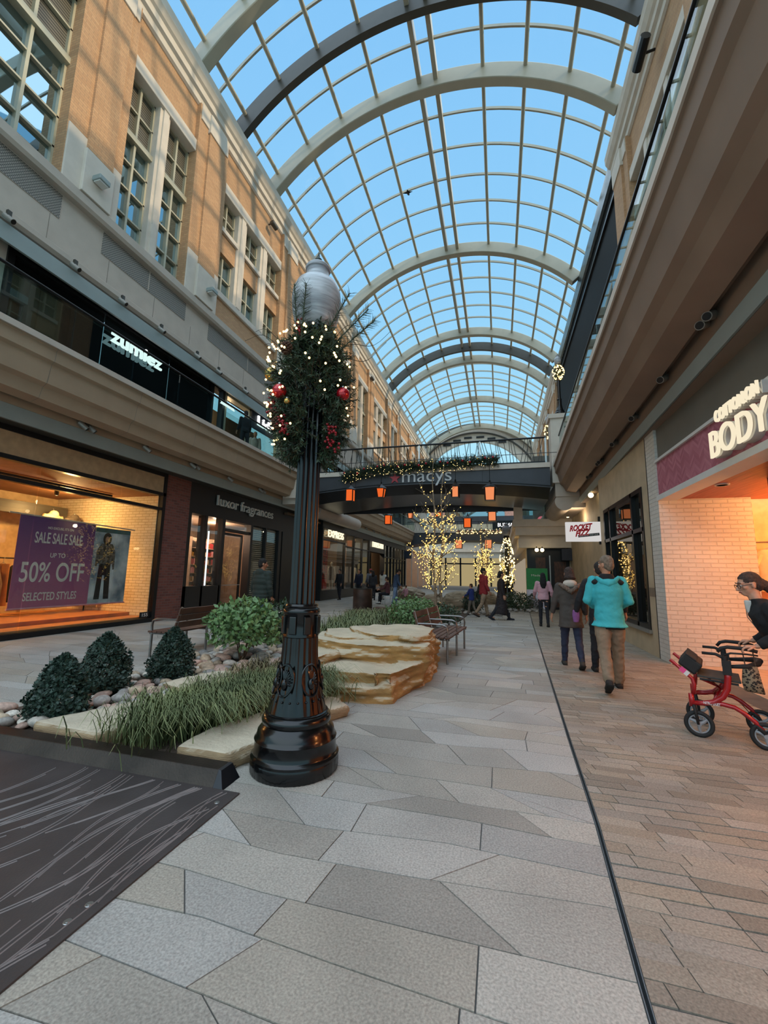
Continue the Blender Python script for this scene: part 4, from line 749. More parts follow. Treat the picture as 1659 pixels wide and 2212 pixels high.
# recess beyond the window: tan wall facing the street axis, dark wooden front
r = MB(); r.box(3.3, 6, 22, 22.4, 0, 4.8); rb = tag(r.build('wall_recess', bpy.data.materials['tan_limestone']), 'tan stone wall facing the viewer beyond the blade sign', 'wall', kind='structure'); r = MB(); r.box(3.3, 6, 21.99, 22, 1.1, 1.3); r.build('dark_band', bpy.data.materials['stone_band'], rb)
r = MB(); r.box(3.35, 3.7, 13.9, 22, 0, 4.5); tag(r.build('wall_recess', bpy.data.materials['tan_limestone']), 'tan stone side wall running back from the black framed window', 'wall', kind='structure')
ns = thing('hanging_sign', 'dark navy sign box on the tan recess wall', 'sign', (3.2, 21.6, 2.35)); r = MB(); r.box(2.9, 4.3, 21.5, 21.98, 2.35, 2.9); r.build('box', M('navy_sign', '1b2233', .5), ns)
df = thing('shopfront', 'dark wooden shopfront facing the viewer behind the green board', 'shopfront', (2.35, 22.2, 0)); r = MB(); r.box(1.35, 3.29, 22.06, 22.48, 0, 2.93); r.build('black_surround', MT['black'], df); r = MB(); r.box(1.75, 2.2, 22.05, 22.1, .1, 2.5); r.box(2.6, 3.15, 22.05, 22.1, .1, 2.3); r.build('timber_door', WOOD('dark_timber', '2b1a12', '5a3420'), df); r = MB(); r.box(2.38, 2.43, 22.0, 22.08, .1, 2.6); r.build('bright_jamb', MT['stainless'], df)
r = MB(); r.box(.95, 6, 21.6, 60, 2.95, 3.4); r.box(1.0, 6, 21.7, 60, 3.4, 3.55); r.box(.8, 6, 21.3, 60, 3.55, 3.95); r.box(.7, 6, 21.1, 60, 3.95, 4.3); r.box(1.2, 6, 22, 60, 4.3, 4.35); tag(r.build('wall_right', MT['palestone']), 'pale stepped slab edge of the far right building facing the viewer', 'wall', kind='structure')
r = MB(); r.box(1.35, 1.75, 22.5, 60, 0, 3.0); fr_ = tag(r.build('wall_right', MT['limestone']), 'row of far shopfronts along the right beyond the recess', 'wall', kind='structure')
for y_ in np.arange(23.4, 58, 3.4): g = MB(); g.box(1.3, 1.35, y_, y_+2.5, .3, 2.5); g.build('shop_window', EM('pale_lit_window', 'c9b8a0', .55) if 'pale_lit_window' not in bpy.data.materials else bpy.data.materials['pale_lit_window'], fr_)
r = MB(); r.box(.75, 1.15, 21.2, 21.6, 4.3, 5.3); r.box(.68, 1.22, 21.13, 21.67, 5.2, 5.32); tag(r.build('wall_pier', MT['palestone']), 'square stone pedestal at the corner of the far right terrace', 'wall', kind='structure')
t = thing('glass_balustrade', 'glass balustrade on the far right terrace facing the viewer', 'balustrade', (3, 21.4, 4.3)); r = MB(); r.tube([(1.15, 21.4, 5.25), (5, 21.4, 5.25)], .03, 8); r.build('handrail', MT['alu'], t); r = MB(); r.box(1.2, 5, 21.39, 21.41, 4.3, 5.2); r.build('glass_panel', MT['railglass'], t)
r = MB(); r.box(2.0, 6, 25, 26, 4.35, 8.5); rr_ = tag(r.build('wall_right', MT['graypanel']), 'dark upper shop wall above the far right terrace', 'wall', kind='structure'); r = MB(); r.ball((2.35, 24.9, 4.75), .2, 12, 8); r.build('pink_sign_disc', EM('pink_neon', 'ff7a8a', 1.1), rr_)
for i, (x_, y_) in enumerate(((1.75, 21.2), (2.0, 21.25), (3.1, 20.6), (3.1, 15.5))):
    t = thing('downlight', ['bulb hanging under the far right slab, left one of the pair', 'bulb hanging under the far right slab, right one of the pair', 'bulb under the right soffit beside the navy sign', 'bright downlight above the blade sign'][i], 'downlight', (x_, y_, 2.8 if i < 2 else 4.3)); z = 2.82 if i < 2 else 4.36; b = MB(); b.ball((x_, y_, z), .09, 10, 6); b.build('bulb', MT['softlamp'], t); b = MB(); b.tube([(x_, y_, z+.05), (x_, y_, z+.16)], .03, 8); b.build('stem', MT['black'], t)
lamp('POINT', 'soffit_light', (3.0, 18, 3.9), 22, 'ffe0b8', .1)
gs = thing('sign_board', 'green and white standing board behind the woman in the pink sweater', 'sign board', (1.75, 21.3, 0)); r = MB(); r.box(1.25, 2.2, 21.25, 21.33, .95, 1.95); r.build('green_panel', M('board_green', '2f8a4a', .6), gs); r = MB(); r.box(1.25, 2.2, 21.25, 21.33, 0, .95); r.build('white_panel', M('board_white', 'dcd6e6', .6), gs)
lettering('letters', MT['white'], 'Made', .42, .09, (1.68, 21.248, 1.62), XH, ZH, gs, .003)
# ================================================================ PLANTER, ROCKS, SHRUBS, BENCHES
from mathutils import noise as mnoise
def remesh(mb, voxel=.02, smooth=2, fac=.5, disp=None):
    me = bpy.data.meshes.new('tmp'); me.from_pydata([tuple(p) for p in mb.v], [], mb.f); o = bpy.data.objects.new('tmp', me)
    r = o.modifiers.new('r', 'REMESH'); r.mode = 'VOXEL'; r.voxel_size = voxel; r.use_smooth_shade = True
    if smooth: s = o.modifiers.new('s', 'SMOOTH'); s.factor = fac; s.iterations = smooth
    m2 = bake(o); n = len(m2.vertices); v = np.empty(n*3); m2.vertices.foreach_get('co', v); v = v.reshape(-1, 3)
    if disp:
        nn = np.empty(n*3); m2.vertices.foreach_get('normal', nn); nn = nn.reshape(-1, 3)
        v = np.array([p + q*disp(Vector(p), Vector(q)) for p, q in zip(v, nn)])
    b = MB(); b.v = [tuple(p) for p in v]; b.f = [tuple(p.vertices) for p in m2.polygons]
    bpy.data.objects.remove(o); return b
BED = [(-5.05, 3.0), (-2.02, 3.0), (-2.0, 4.2), (-1.98, 5.0), (-1.5, 6.5), (-1.75, 9), (-1.6, 12), (-1.3, 15), (-1.15, 19), (-1.5, 24), (-5, 25), (-4.9, 16), (-4.3, 14), (-5.3, 10), (-5.3, 7), (-5.05, 5)]
b = MB(); b.prism(BED, -.004, .025); bed = tag(b.build('planter_bed', M('dark_gravel_soil', '57493e', .95, 0, .3, 30, .6, 60)), 'dark gravel planter bed down the middle of the street', 'planter bed')
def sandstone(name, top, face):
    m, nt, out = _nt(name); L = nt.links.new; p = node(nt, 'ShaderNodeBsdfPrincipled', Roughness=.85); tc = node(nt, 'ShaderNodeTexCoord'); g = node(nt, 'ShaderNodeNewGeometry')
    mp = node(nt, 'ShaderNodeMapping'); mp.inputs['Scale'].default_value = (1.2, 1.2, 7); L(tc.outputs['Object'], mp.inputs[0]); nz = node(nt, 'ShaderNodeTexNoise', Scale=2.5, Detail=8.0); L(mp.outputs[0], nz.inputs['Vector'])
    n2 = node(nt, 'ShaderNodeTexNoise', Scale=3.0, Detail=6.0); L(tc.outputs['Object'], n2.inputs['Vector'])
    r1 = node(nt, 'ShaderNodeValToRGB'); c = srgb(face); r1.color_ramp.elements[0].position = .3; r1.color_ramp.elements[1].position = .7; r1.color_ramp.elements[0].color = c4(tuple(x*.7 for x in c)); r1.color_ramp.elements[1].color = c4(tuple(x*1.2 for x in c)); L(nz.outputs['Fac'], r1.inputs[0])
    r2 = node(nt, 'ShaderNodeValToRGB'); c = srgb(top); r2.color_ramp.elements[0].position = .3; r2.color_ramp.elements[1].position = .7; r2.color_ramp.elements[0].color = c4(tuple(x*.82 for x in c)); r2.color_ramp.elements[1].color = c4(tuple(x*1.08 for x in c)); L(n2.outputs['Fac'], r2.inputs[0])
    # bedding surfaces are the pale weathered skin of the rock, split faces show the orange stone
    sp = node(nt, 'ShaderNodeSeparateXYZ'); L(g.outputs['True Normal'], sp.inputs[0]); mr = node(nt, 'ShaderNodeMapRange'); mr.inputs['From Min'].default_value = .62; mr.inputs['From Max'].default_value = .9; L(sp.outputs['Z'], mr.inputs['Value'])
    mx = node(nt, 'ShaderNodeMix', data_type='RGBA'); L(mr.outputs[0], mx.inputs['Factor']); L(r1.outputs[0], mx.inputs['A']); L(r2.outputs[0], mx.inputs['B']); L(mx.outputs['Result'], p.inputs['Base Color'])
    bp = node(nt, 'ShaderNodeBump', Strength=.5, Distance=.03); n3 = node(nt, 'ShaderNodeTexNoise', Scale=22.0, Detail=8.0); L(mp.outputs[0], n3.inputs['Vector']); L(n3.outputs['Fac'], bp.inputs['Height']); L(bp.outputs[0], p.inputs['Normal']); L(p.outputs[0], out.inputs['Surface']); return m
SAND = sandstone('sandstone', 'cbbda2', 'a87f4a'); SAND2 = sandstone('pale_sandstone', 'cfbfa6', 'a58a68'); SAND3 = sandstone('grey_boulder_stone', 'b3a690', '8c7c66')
def rock_disp(a, f, seed=0):
    def d(p, n):
        side = 1-abs(n.z); q = Vector((p.x*f, p.y*f, p.z*f*2.5))+Vector((seed, seed, 0)); return a*mnoise.fractal(q, 1, 2, 5)*(.4+side) + a*.5*side*mnoise.noise(Vector((p.x*3, p.y*3, p.z*22)))
    return d
bb = MB()
bb.prism([(-2.55, 5.12), (-1.87, 4.95), (-1.27, 5.1), (-1.02, 6.0), (-1.02, 7.35), (-2.2, 7.55), (-3.1, 7.0), (-2.95, 5.9)], -.05, .17)
bb.prism([(-2.5, 5.25), (-1.85, 5.14), (-1.3, 5.22), (-1.04, 6.0), (-1.04, 7.33), (-2.2, 7.5), (-3.05, 6.95), (-2.9, 5.9)], .1, .3)
bb.prism([(-1.5, 5.1), (-1.28, 5.12), (-1.03, 5.95), (-1.03, 6.4), (-1.3, 6.2)], 0, .34)
bb.prism([(-2.25, 5.85), (-1.6, 5.78), (-1.0, 5.95), (-1.03, 7.3), (-2.2, 7.45), (-3.0, 6.9), (-2.8, 6.1)], .2, .54)
bb.prism([(-2.0, 6.25), (-1.75, 6.12), (-1.45, 6.2), (-1.2, 6.08), (-1.03, 6.3), (-1.08, 7.2), (-1.6, 7.42), (-2.2, 7.38), (-2.45, 6.9), (-2.25, 6.5)], .4, .645)
bb.prism([(-2.6, 6.2), (-2.3, 6.05), (-1.9, 6.2), (-2.0, 6.9), (-2.5, 7.2), (-2.9, 6.9)], .3, .59)
bb.prism([(-2.75, 5.3), (-2.35, 5.25), (-2.25, 5.95), (-2.8, 6.1)], .1, .42)
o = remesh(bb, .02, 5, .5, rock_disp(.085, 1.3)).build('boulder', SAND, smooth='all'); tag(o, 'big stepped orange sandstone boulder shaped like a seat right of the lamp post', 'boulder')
def slab(label, poly, z0, z1, mat, seed, a=.035, vox=.025, tilt=None):
    b = MB(); n = len(poly); b.prism(poly, z0, z1)
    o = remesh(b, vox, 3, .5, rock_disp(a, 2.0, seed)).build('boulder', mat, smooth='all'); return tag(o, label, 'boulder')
slab('flat cream stepping stone behind the steel curb between bushes and grass', [(-4.1, 3.06), (-3.35, 3.04), (-3.2, 3.4), (-3.15, 4.2), (-3.6, 4.5), (-3.8, 4.0)], .0, .13, SAND2, 3)
slab('flat grey stone slab with split edge beside the third dark bush', [(-4.0, 4.45), (-3.6, 4.3), (-3.1, 4.75), (-3.3, 5.35), (-3.8, 5.2)], 0, .17, SAND2, 9)
slab('long pale stone slab lying between the grass and the lamp base', [(-2.5, 3.02), (-2.06, 3.02), (-1.97, 3.3), (-2.02, 3.75), (-2.3, 4.05), (-2.52, 3.6)], -.02, .13, SAND2, 14)
slab('small pale rock behind the lamp base in front of the big boulder', [(-2.2, 4.25), (-1.78, 4.2), (-1.62, 4.5), (-1.8, 4.78), (-2.2, 4.8)], 0, .12, SAND2, 21)
for lab, c, r, sd in (('large grey boulder under the lit tree, left one', (-2.9, 19.0), (.75, .5, .5), 4), ('large grey boulder under the lit tree, right one', (-1.75, 19.4), (.85, .6, .62), 8), ('rounded grey boulder far behind the toddler', (-5.3, 25.5), (.9, .6, .62), 12), ('pale far boulder behind the boy in blue', (-.9, 24.5), (.9, .6, .55), 16)):
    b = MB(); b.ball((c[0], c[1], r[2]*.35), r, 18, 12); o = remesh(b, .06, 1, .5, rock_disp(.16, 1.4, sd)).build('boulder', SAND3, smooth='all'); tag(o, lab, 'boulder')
# ---------------- river cobbles: every stone its own object
COB = M('river_cobble', '9c8a7c', .7, 0, .25, 5, .3, 40, rand=.45, second='b8a08c')
def cob_mat(name, a): return M(name, a, .7, 0, .2, 6, .3, 40, rand=.35)
CM = [cob_mat('cobble_tan', 'bfa88e'), cob_mat('cobble_grey', '9d9790'), cob_mat('cobble_pink', 'b99a8a'), cob_mat('cobble_pale', 'cfc4b6')]
protos = []
for k in range(8):
    b = MB(); b.ball((0, 0, 0), (.5, rnd.uniform(.33, .45), rnd.uniform(.24, .34)), 12, 8); b.v = [tuple(Vector(p)*(1+.22*mnoise.noise(Vector(p)*2.2+Vector((k*7, 0, 0))))) for p in b.v]
    me_o = b.build('cobble', CM[k % 4], None, smooth='all', origin=(0, 0, 0)); tag(me_o, 'rounded river cobble lying among others in the planter bed', 'stone', 'river cobbles in the planter bed'); protos.append(me_o)
used = [0]*8; cells = []
def inpoly(x, y, P):
    c = False; n = len(P)
    for i in range(n):
        (x1, y1), (x2, y2) = P[i], P[i-1]
        if (y1 > y) != (y2 > y) and x < (x2-x1)*(y-y1)/(y2-y1)+x1: c = not c
    return c
REG = [[(-5.0, 3.1), (-4.05, 3.1), (-3.85, 4.0), (-3.75, 4.35), (-4.05, 4.5), (-3.9, 5.2), (-5.05, 5.1)], [(-5.05, 5.1), (-3.9, 5.2), (-3.3, 5.4), (-3.05, 5.1), (-2.95, 6.0), (-3.1, 7.1), (-3.5, 8.6), (-5.2, 7.6)]]
AVOID = [(-4.25, 3.4, .17), (-4.68, 4.27, .17), (-4.35, 5.02, .17), (-4.2, 6.4, .2), (-4.55, 8.1, .25)]
CNT = 0; tries = 0
while CNT < 292 and tries < 20000:
    tries += 1; reg = REG[0] if rnd.random() < .38 else REG[1]; x, y = rnd.uniform(-5.2, -2.9), rnd.uniform(3.05, 8.6)
    if not inpoly(x, y, reg) or any((x-a)**2+(y-b_)**2 < r*r for a, b_, r in AVOID): continue
    s = rnd.uniform(.11, .21) if y < 5.5 else rnd.uniform(.13, .25)
    if any((x-a)**2+(y-b_)**2 < (.34*(s+t))**2 for a, b_, t in cells): continue
    cells.append((x, y, s)); k = rnd.randrange(8); o = protos[k]
    if used[k]: o = copy_tree(o)
    used[k] = 1; o.location = (x, y, .025+s*.27); o.rotation_euler = (rnd.uniform(-.25, .25), rnd.uniform(-.25, .25), rnd.uniform(0, 6.28)); o.scale = (s*1.05, s*1.05, s*1.05); CNT += 1
# more cobbles by the far shrubs, too small to separate: one object
b = MB()
for i in range(160):
    c = rnd.choice([(-2.0, 13.0), (1.2, 20.3), (-3.9, 12.5), (-.8, 18)]); x, y = c[0]+rnd.uniform(-.9, .9), c[1]+rnd.uniform(-.9, .9); s = rnd.uniform(.08, .16); b.ball((x, y, .03+s*.3), (s*.6, s*.5, s*.4), 8, 6)
tag(b.build('cobble', CM[1], smooth='all'), 'scattered far river cobbles around the distant shrubs', 'stones', kind='stuff')
# ---------------- shrubs
def leaf_cloud(n, fn, L, Wd, up=.2, seed=0):
    """n small folded leaves; fn(u) -> (points, outward normals)"""
    g = np.random.default_rng(seed); P, N = fn(g, n); N = N + g.normal(0, .55, (n, 3)); N[:, 2] += up; N /= np.linalg.norm(N, axis=1)[:, None]
    T = np.cross(N, g.normal(0, 1, (n, 3))); T /= np.linalg.norm(T, axis=1)[:, None]; B = np.cross(N, T); s = g.uniform(.7, 1.25, n)[:, None]
    D = N*.55 + T*.8; D /= np.linalg.norm(D, axis=1)[:, None]
    a = P; b_ = P + D*L*s*.5 + B*Wd*s*.5; c = P + D*L*s; d = P + D*L*s*.5 - B*Wd*s*.5
    V = np.stack([a, b_, c, d], 1).reshape(-1, 3); m = MB(); m.v = V.tolist(); m.f = [(4*i, 4*i+1, 4*i+2, 4*i+3) for i in range(n)]; return m
def ell(c, r, fill=.35, bottom=-.9):
    def fn(g, n):
        d = g.normal(0, 1, (n*3, 3)); d /= np.linalg.norm(d, axis=1)[:, None]; d = d[d[:, 2] > bottom][:n]; k = 1-fill*g.random((len(d), 1))**1.5; bump = 1+.12*np.sin(d[:, :1]*7+2)*np.sin(d[:, 1:2]*6+1)+.1*np.sin(d[:, 2:]*9)
        return np.array(c)+d*np.array(r)*k*bump, d
    return fn
def cone(c, r, h, fill=.4):
    def fn(g, n):
        t = g.random(n)**1.25; a = g.random(n)*2*pi; prof = np.interp(t, [0, .12, .35, .7, .9, 1], [.65, .95, 1, .68, .35, .05])*(1+.1*np.sin(a*3+t*9)+.08*np.sin(a*7-t*17)); k = (1.06-fill*g.random(n)**1.2-.12*(g.random(n) < .1))
        P = np.stack([c[0]+r*prof*k*np.cos(a), c[1]+r*prof*k*np.sin(a), c[2]+t*h], 1); return P, np.stack([np.cos(a), np.sin(a), .5+0*a], 1)
    return fn
LEAFD = M('dark_boxwood_leaf', '2c4034', .55, 0, .3, 20); LEAFG = M('fresh_green_leaf', '6a8a55', .5, 0, .25, 12); LEAFM = M('deep_green_leaf', '33482f', .5, 0, .25, 12); BARK = M('twig_bark', '5d4a3a', .85)
def shrub(name, label, loc, fn, n, L, Wd, mat, stems=5, sh=.4, sr=.1, seed=0):
    t = thing(name, label, 'shrub', loc); leaf_cloud(n, fn, L, Wd, .25, seed).build('foliage', mat, t, local=True); b = MB(); r_ = random.Random(seed)
    for i in range(stems): a = r_.uniform(0, 6.28); b.tube([(0.02*cos(a), .02*sin(a), 0), (sr*.6*cos(a), sr*.6*sin(a), sh*.6), (sr*cos(a), sr*sin(a), sh)], [.014, .01, .005], 6)
    b.build('stems', BARK, t, local=True); return t
shrub('boxwood_bush', 'dark boxwood bush at the front left corner of the planter by the steel curb', (-4.27, 3.4, .02), cone((0, 0, 0), .25, .62), 7000, .042, .026, LEAFD, seed=1)
shrub('boxwood_bush', 'dark boxwood bush in the middle, directly behind the front left one', (-4.7, 4.27, .02), cone((0, 0, 0), .28, .7), 7500, .042, .026, LEAFD, seed=2)
shrub('boxwood_bush', 'dark boxwood bush beside the near leg of the left bench', (-4.37, 5.02, .02), cone((0, 0, 0), .27, .7), 7500, .042, .026, LEAFD, seed=3)
shrub('leafy_shrub', 'bright green leafy shrub in front of the left bench', (-4.22, 6.42, .02), ell((0, 0, .62), (.62, .55, .4), .6), 1900, .1, .06, LEAFG, 9, .6, .3, 4)
shrub('leafy_shrub', 'deep green shrub half hidden behind the lamp post', (-4.45, 8.1, .02), ell((0, 0, .45), (.5, .5, .42), .5), 1500, .09, .05, LEAFM, 7, .5, .3, 5)
shrub('leafy_shrub', 'low green shrub under the lit tree left of the right bench', (-2.55, 12.6, .02), ell((0, 0, .4), (.75, .8, .42), .5), 2300, .09, .05, LEAFG, 8, .45, .35, 6)
shrub('leafy_shrub', 'small dark shrub just behind the right bench', (-1.75, 13.6, .02), ell((0, 0, .28), (.55, .6, .3), .5), 1200, .08, .04, LEAFM, 6, .3, .25, 7)
shrub('leafy_shrub', 'far dark shrub right of the woman in the long black coat', (.75, 20.5, 0), ell((0, 0, .4), (.7, .6, .42), .5), 1400, .09, .05, LEAFM, 6, .4, .3, 8)
shrub('leafy_shrub', 'dark rounded shrub behind the boy in blue', (-1.1, 18.4, .02), ell((0, 0, .4), (.45, .45, .42), .5), 1200, .08, .045, LEAFD, 6, .4, .25, 9)
shrub('boxwood_bush', 'far conical dark bush beside the green sign board', (1.45, 20.9, 0), cone((0, 0, 0), .3, .75), 1000, .05, .03, LEAFD, seed=10)
# ---------------- ornamental grass
def grass(label, pts, n, hgt, mat, seed, lean=(.5, -.3), wd=.006):
    g = np.random.default_rng(seed); b = MB(); P = np.array(pts)
    for i in range(n):
        q = P[g.integers(len(P))]; x, y = q[0]+g.normal(0, q[2]), q[1]+g.normal(0, q[2]); h = hgt*g.uniform(.6, 1.15); a = g.uniform(0, 6.28); le = g.uniform(.45, 1.25)*h
        dx, dy = le*(cos(a)*.7+lean[0]*.8), le*(sin(a)*.7+lean[1]*.8); w_ = wd*g.uniform(.7, 1.3); nx, ny = -dy, dx; l_ = math.hypot(nx, ny)+1e-6; nx, ny = nx/l_*w_, ny/l_*w_
        vs = []; 
        for t, zz, ws in ((0, 0, 1), (.3, .62, 1), (.65, .92, .75), (1, .78-.3*le, .12)): vs += [(x+dx*t-nx*ws, y+dy*t-ny*ws, .02+h*zz), (x+dx*t+nx*ws, y+dy*t+ny*ws, .02+h*zz)]
        b.add(vs, [(0,1,3,2), (2,3,5,4), (4,5,7,6)])
    return tag(b.build('ornamental_grass', mat, smooth='all'), label, 'grass', kind='stuff')
GR = M('grass_blade', '66744a', .6, 0, .35, 3, second='8a9160'); GR2 = M('dry_grass_blade', '6f6746', .6, 0, .35, 3, second='8d7a55')
grass('thick green arching grass between the cream stone and the lamp base', [(-3.1+.75*t+.1*sin(t*9), 3.35+1.5*t, .2) for t in np.linspace(0, 1, 12)], 5200, .4, GR, 1, (.75, -.35), .0042)
grass('brownish grass tuft behind the flat grey stone', [(-3.0, 4.9, .18), (-2.75, 5.1, .15), (-3.15, 5.25, .12)], 700, .36, GR2, 2)
grass('dry green grass strip behind the big boulder', [(-3.4-.5*t, 8.0+5*t, .33) for t in np.linspace(0, 1, 14)], 2600, .42, GR, 3, (.25, -.1), .009)
grass('grass at the foot of the dark trash can and planks', [(-4.2, 13.0, .3), (-3.6, 13.4, .25)], 700, .4, GR2, 4, (.2, -.1), .01)
# ---------------- steel curb and deck plate in front of the planter
RUST = M('dark_patina_steel', '3a322c', .42, .55, .3, 3, .15, 60)
cu = thing('steel_curb', 'dark patina steel curb beam along the front edge of the planter', 'curb', (-4.4, 2.9, 0)); b = MB()
b.prism([(2.77, 0), (2.98, 0), (2.965, .105), (2.83, .105)], -7.2, -1.98, lambda y, z, x: (x, y, z)); b.build('beam', RUST, cu, bevel=.006)
b = MB(); b.add([(-1.98, 2.77, 0), (-1.98, 2.98, 0), (-1.98, 2.965, .105), (-1.98, 2.83, .105), (-1.9, 2.77, 0), (-1.9, 2.98, 0), (-1.96, 2.965, .1), (-1.96, 2.83, .1)], [(0,1,2,3), (7,6,5,4), (0,4,5,1), (1,5,6,2), (2,6,7,3), (3,7,4,0)]); b.build('end_cap', M('dark_steel_end', '2a2c30', .3, .6), cu)
dk = thing('deck_plate', 'dark steel deck plate with raised wavy lines in the lower left corner', 'deck plate', (-4.4, 1.5, 0)); b = MB(); b.box(-7.2, -1.76, -.6, 2.77, 0, .01); b.build('plate', M('dark_deck_steel', '4a4443', .5, .3, .15, 3, .1, 80), dk)
b = MB(); r_ = random.Random(3)
def strip(mb, pts, w_):
    vs = []
    for i, (x, y) in enumerate(pts):
        a = pts[max(0, i-1)]; c = pts[min(len(pts)-1, i+1)]; dx, dy = c[0]-a[0], c[1]-a[1]; l_ = math.hypot(dx, dy)+1e-9; nx, ny = -dy/l_*w_, dx/l_*w_; vs += [(x-nx, y-ny, .0101), (x, y, .0135), (x+nx, y+ny, .0101)]
    mb.add(vs, [(3*i, 3*i+1, 3*i+4, 3*i+3) for i in range(len(pts)-1)] + [(3*i+1, 3*i+2, 3*i+5, 3*i+4) for i in range(len(pts)-1)])
for k in range(150):
    x0 = -6.2+k*.031+r_.uniform(-.02, .02); ph = r_.uniform(0, 6); am = r_.uniform(.05, .11); ya = r_.uniform(-.5, 2.1); yb = ya+r_.uniform(.7, 1.6)
    for j in range(2):
        sp_ = r_.uniform(.018, .035)*j; pts = []
        for y in np.linspace(ya+j*.12, min(yb-j*.1, 2.74), 26):
            x = x0+am*sin((y-ya)*4.2+ph)+sp_*(.4+.6*sin((y-ya)*1.3))+.12*(y-ya)
            if x < -1.8: pts.append((x, y))
        if len(pts) > 4: strip(b, pts, .0042)
b.build('wave_lines', M('worn_steel_line', '78716e', .6, 0), dk)
for x, y in ((-1.83, 2.62), (-1.83, 1.72), (-1.83, 1.62)): b = MB(); b.lathe([(0, .013), (.008, .013), (.008, .0115), (.016, .0115), (.018, .01)], 16, (x, y, 0)); b.build('bolt', MT['stainless'], dk)
# ---------------- benches
SLAT = M('brown_bench_slat', '5a3d30', .55, 0, .18, 5); BFR = M('bench_frame_steel', '8d8b88', .35, .85)
def bench(label, loc, rz, L=1.85):
    t = thing('bench', label, 'bench', loc, rz)      # faces local +X, runs along +Y
    for i in range(5): x = .02+i*.1; b = MB(); b.box(x, x+.085, 0, L, .425, .455); b.build('seat_slat', SLAT, t, local=True, bevel=.005)
    for i in range(3):
        z = .52+i*.12; x = -.03-(z-.45)*.28; b = MB(); M_ = Matrix.Translation((x, 0, z)) @ Matrix.Rotation(radians(-14), 4, 'Y'); b.box(-.012, .012, 0, L, 0, .105, M_); b.build('back_slat', SLAT, t, local=True, bevel=.004)
    for j, y in enumerate((.05, L/2, L-.05)):
        b = MB(); b.tube([(.46, y, 0), (.46, y, .42)], .02, 8, sx=1.3); b.tube([(0, y, 0), (.0, y, .42), (-.05, y, .55), (-.14, y, .88)], .02, 8, sx=1.3); b.tube([(0, y, .41), (.5, y, .41)], .018, 8); b.build('leg_frame', BFR, t, smooth=True, local=True)
        b = MB(); b.tube([(-.07, y, .66), (.2, y, .665), (.38, y, .66), (.45, y, .63), (.47, y, .55), (.46, y, .43)], .017, 8, sx=1.6); b.build('armrest', BFR, t, smooth=True, local=True)
    return t
bench('slatted brown bench with steel arms behind the stepped boulder, facing right', (-1.36, 7.55, 0), radians(-5))
bench('slatted brown bench with steel arms on the left, facing the sale window', (-5.52, 8.1, 0), radians(180))
tc_ = thing('litter_bin', 'dark brown cylindrical litter bin left of the lit tree', 'bin', (-4.95, 15.15, 0)); b = MB(); b.lathe([(.36, 0), (.37, .02), (.35, .96), (.34, .97), (.3, .97), (.29, .9), (0, .9)], 36, (-4.95, 15.15, 0)); b.build('drum', M('brown_bin_metal', '4a3a33', .4, .5, .25, 4), tc_, smooth=True); b = MB(); b.lathe([(.345, .97), (.355, .985), (.3, .985), (.3, .97)], 36, (-4.95, 15.15, 0)); b.build('rim', MT['darksteel'], tc_, smooth=True)
for i, (x0, x1, y0, y1, z) in enumerate(((-4.3, -2.9, 14.35, 14.75, .3), (-4.0, -2.9, 15.5, 15.9, .3))):
    t = thing('plank_bench', ['low dark plank bench in front of the litter bin', 'second low dark plank bench behind the first, beside the litter bin'][i], 'bench', ((x0+x1)/2, (y0+y1)/2, 0)); b = MB(); b.box(x0, x1, y0, y1, z, z+.07); b.build('seat', SLAT, t, bevel=.01); b = MB(); b.box(x0+.3, x0+.42, y0+.06, y1-.06, 0, z); b.build('leg', MT['black'], t); b = MB(); b.box(x1-.42, x1-.3, y0+.06, y1-.06, 0, z); b.build('leg', MT['black'], t)
# ================================================================ LAMP POST, WREATHS, BRIDGE, LIT TREES, LANTERNS
GLOSS = M('glossy_black_paint', '08090a', .2, 0, .1, 4, spec=.45, coat=.15)
def milk():
    m, nt, out = _nt('milky_swirl_glass'); L = nt.links.new; p = node(nt, 'ShaderNodeBsdfPrincipled', Roughness=.3); p.inputs['Subsurface Weight'].default_value = .0
    tc = node(nt, 'ShaderNodeTexCoord'); mp = node(nt, 'ShaderNodeMapping'); mp.inputs['Scale'].default_value = (2, 2, 16); mp.inputs['Rotation'].default_value = (.12, .1, 0); L(tc.outputs['Object'], mp.inputs[0]); nz = node(nt, 'ShaderNodeTexNoise', Scale=1.6, Detail=4.0); nz.inputs['Distortion'].default_value = .6; L(mp.outputs[0], nz.inputs['Vector'])
    rp = node(nt, 'ShaderNodeValToRGB'); rp.color_ramp.elements[0].position = .3; rp.color_ramp.elements[1].position = .7; rp.color_ramp.elements[0].color = c4(srgb('85868a')); rp.color_ramp.elements[1].color = c4(srgb('c2c5c9')); L(nz.outputs['Fac'], rp.inputs[0]); L(rp.outputs[0], p.inputs['Base Color']); L(p.outputs[0], out.inputs['Surface']); return m
MILK = milk()
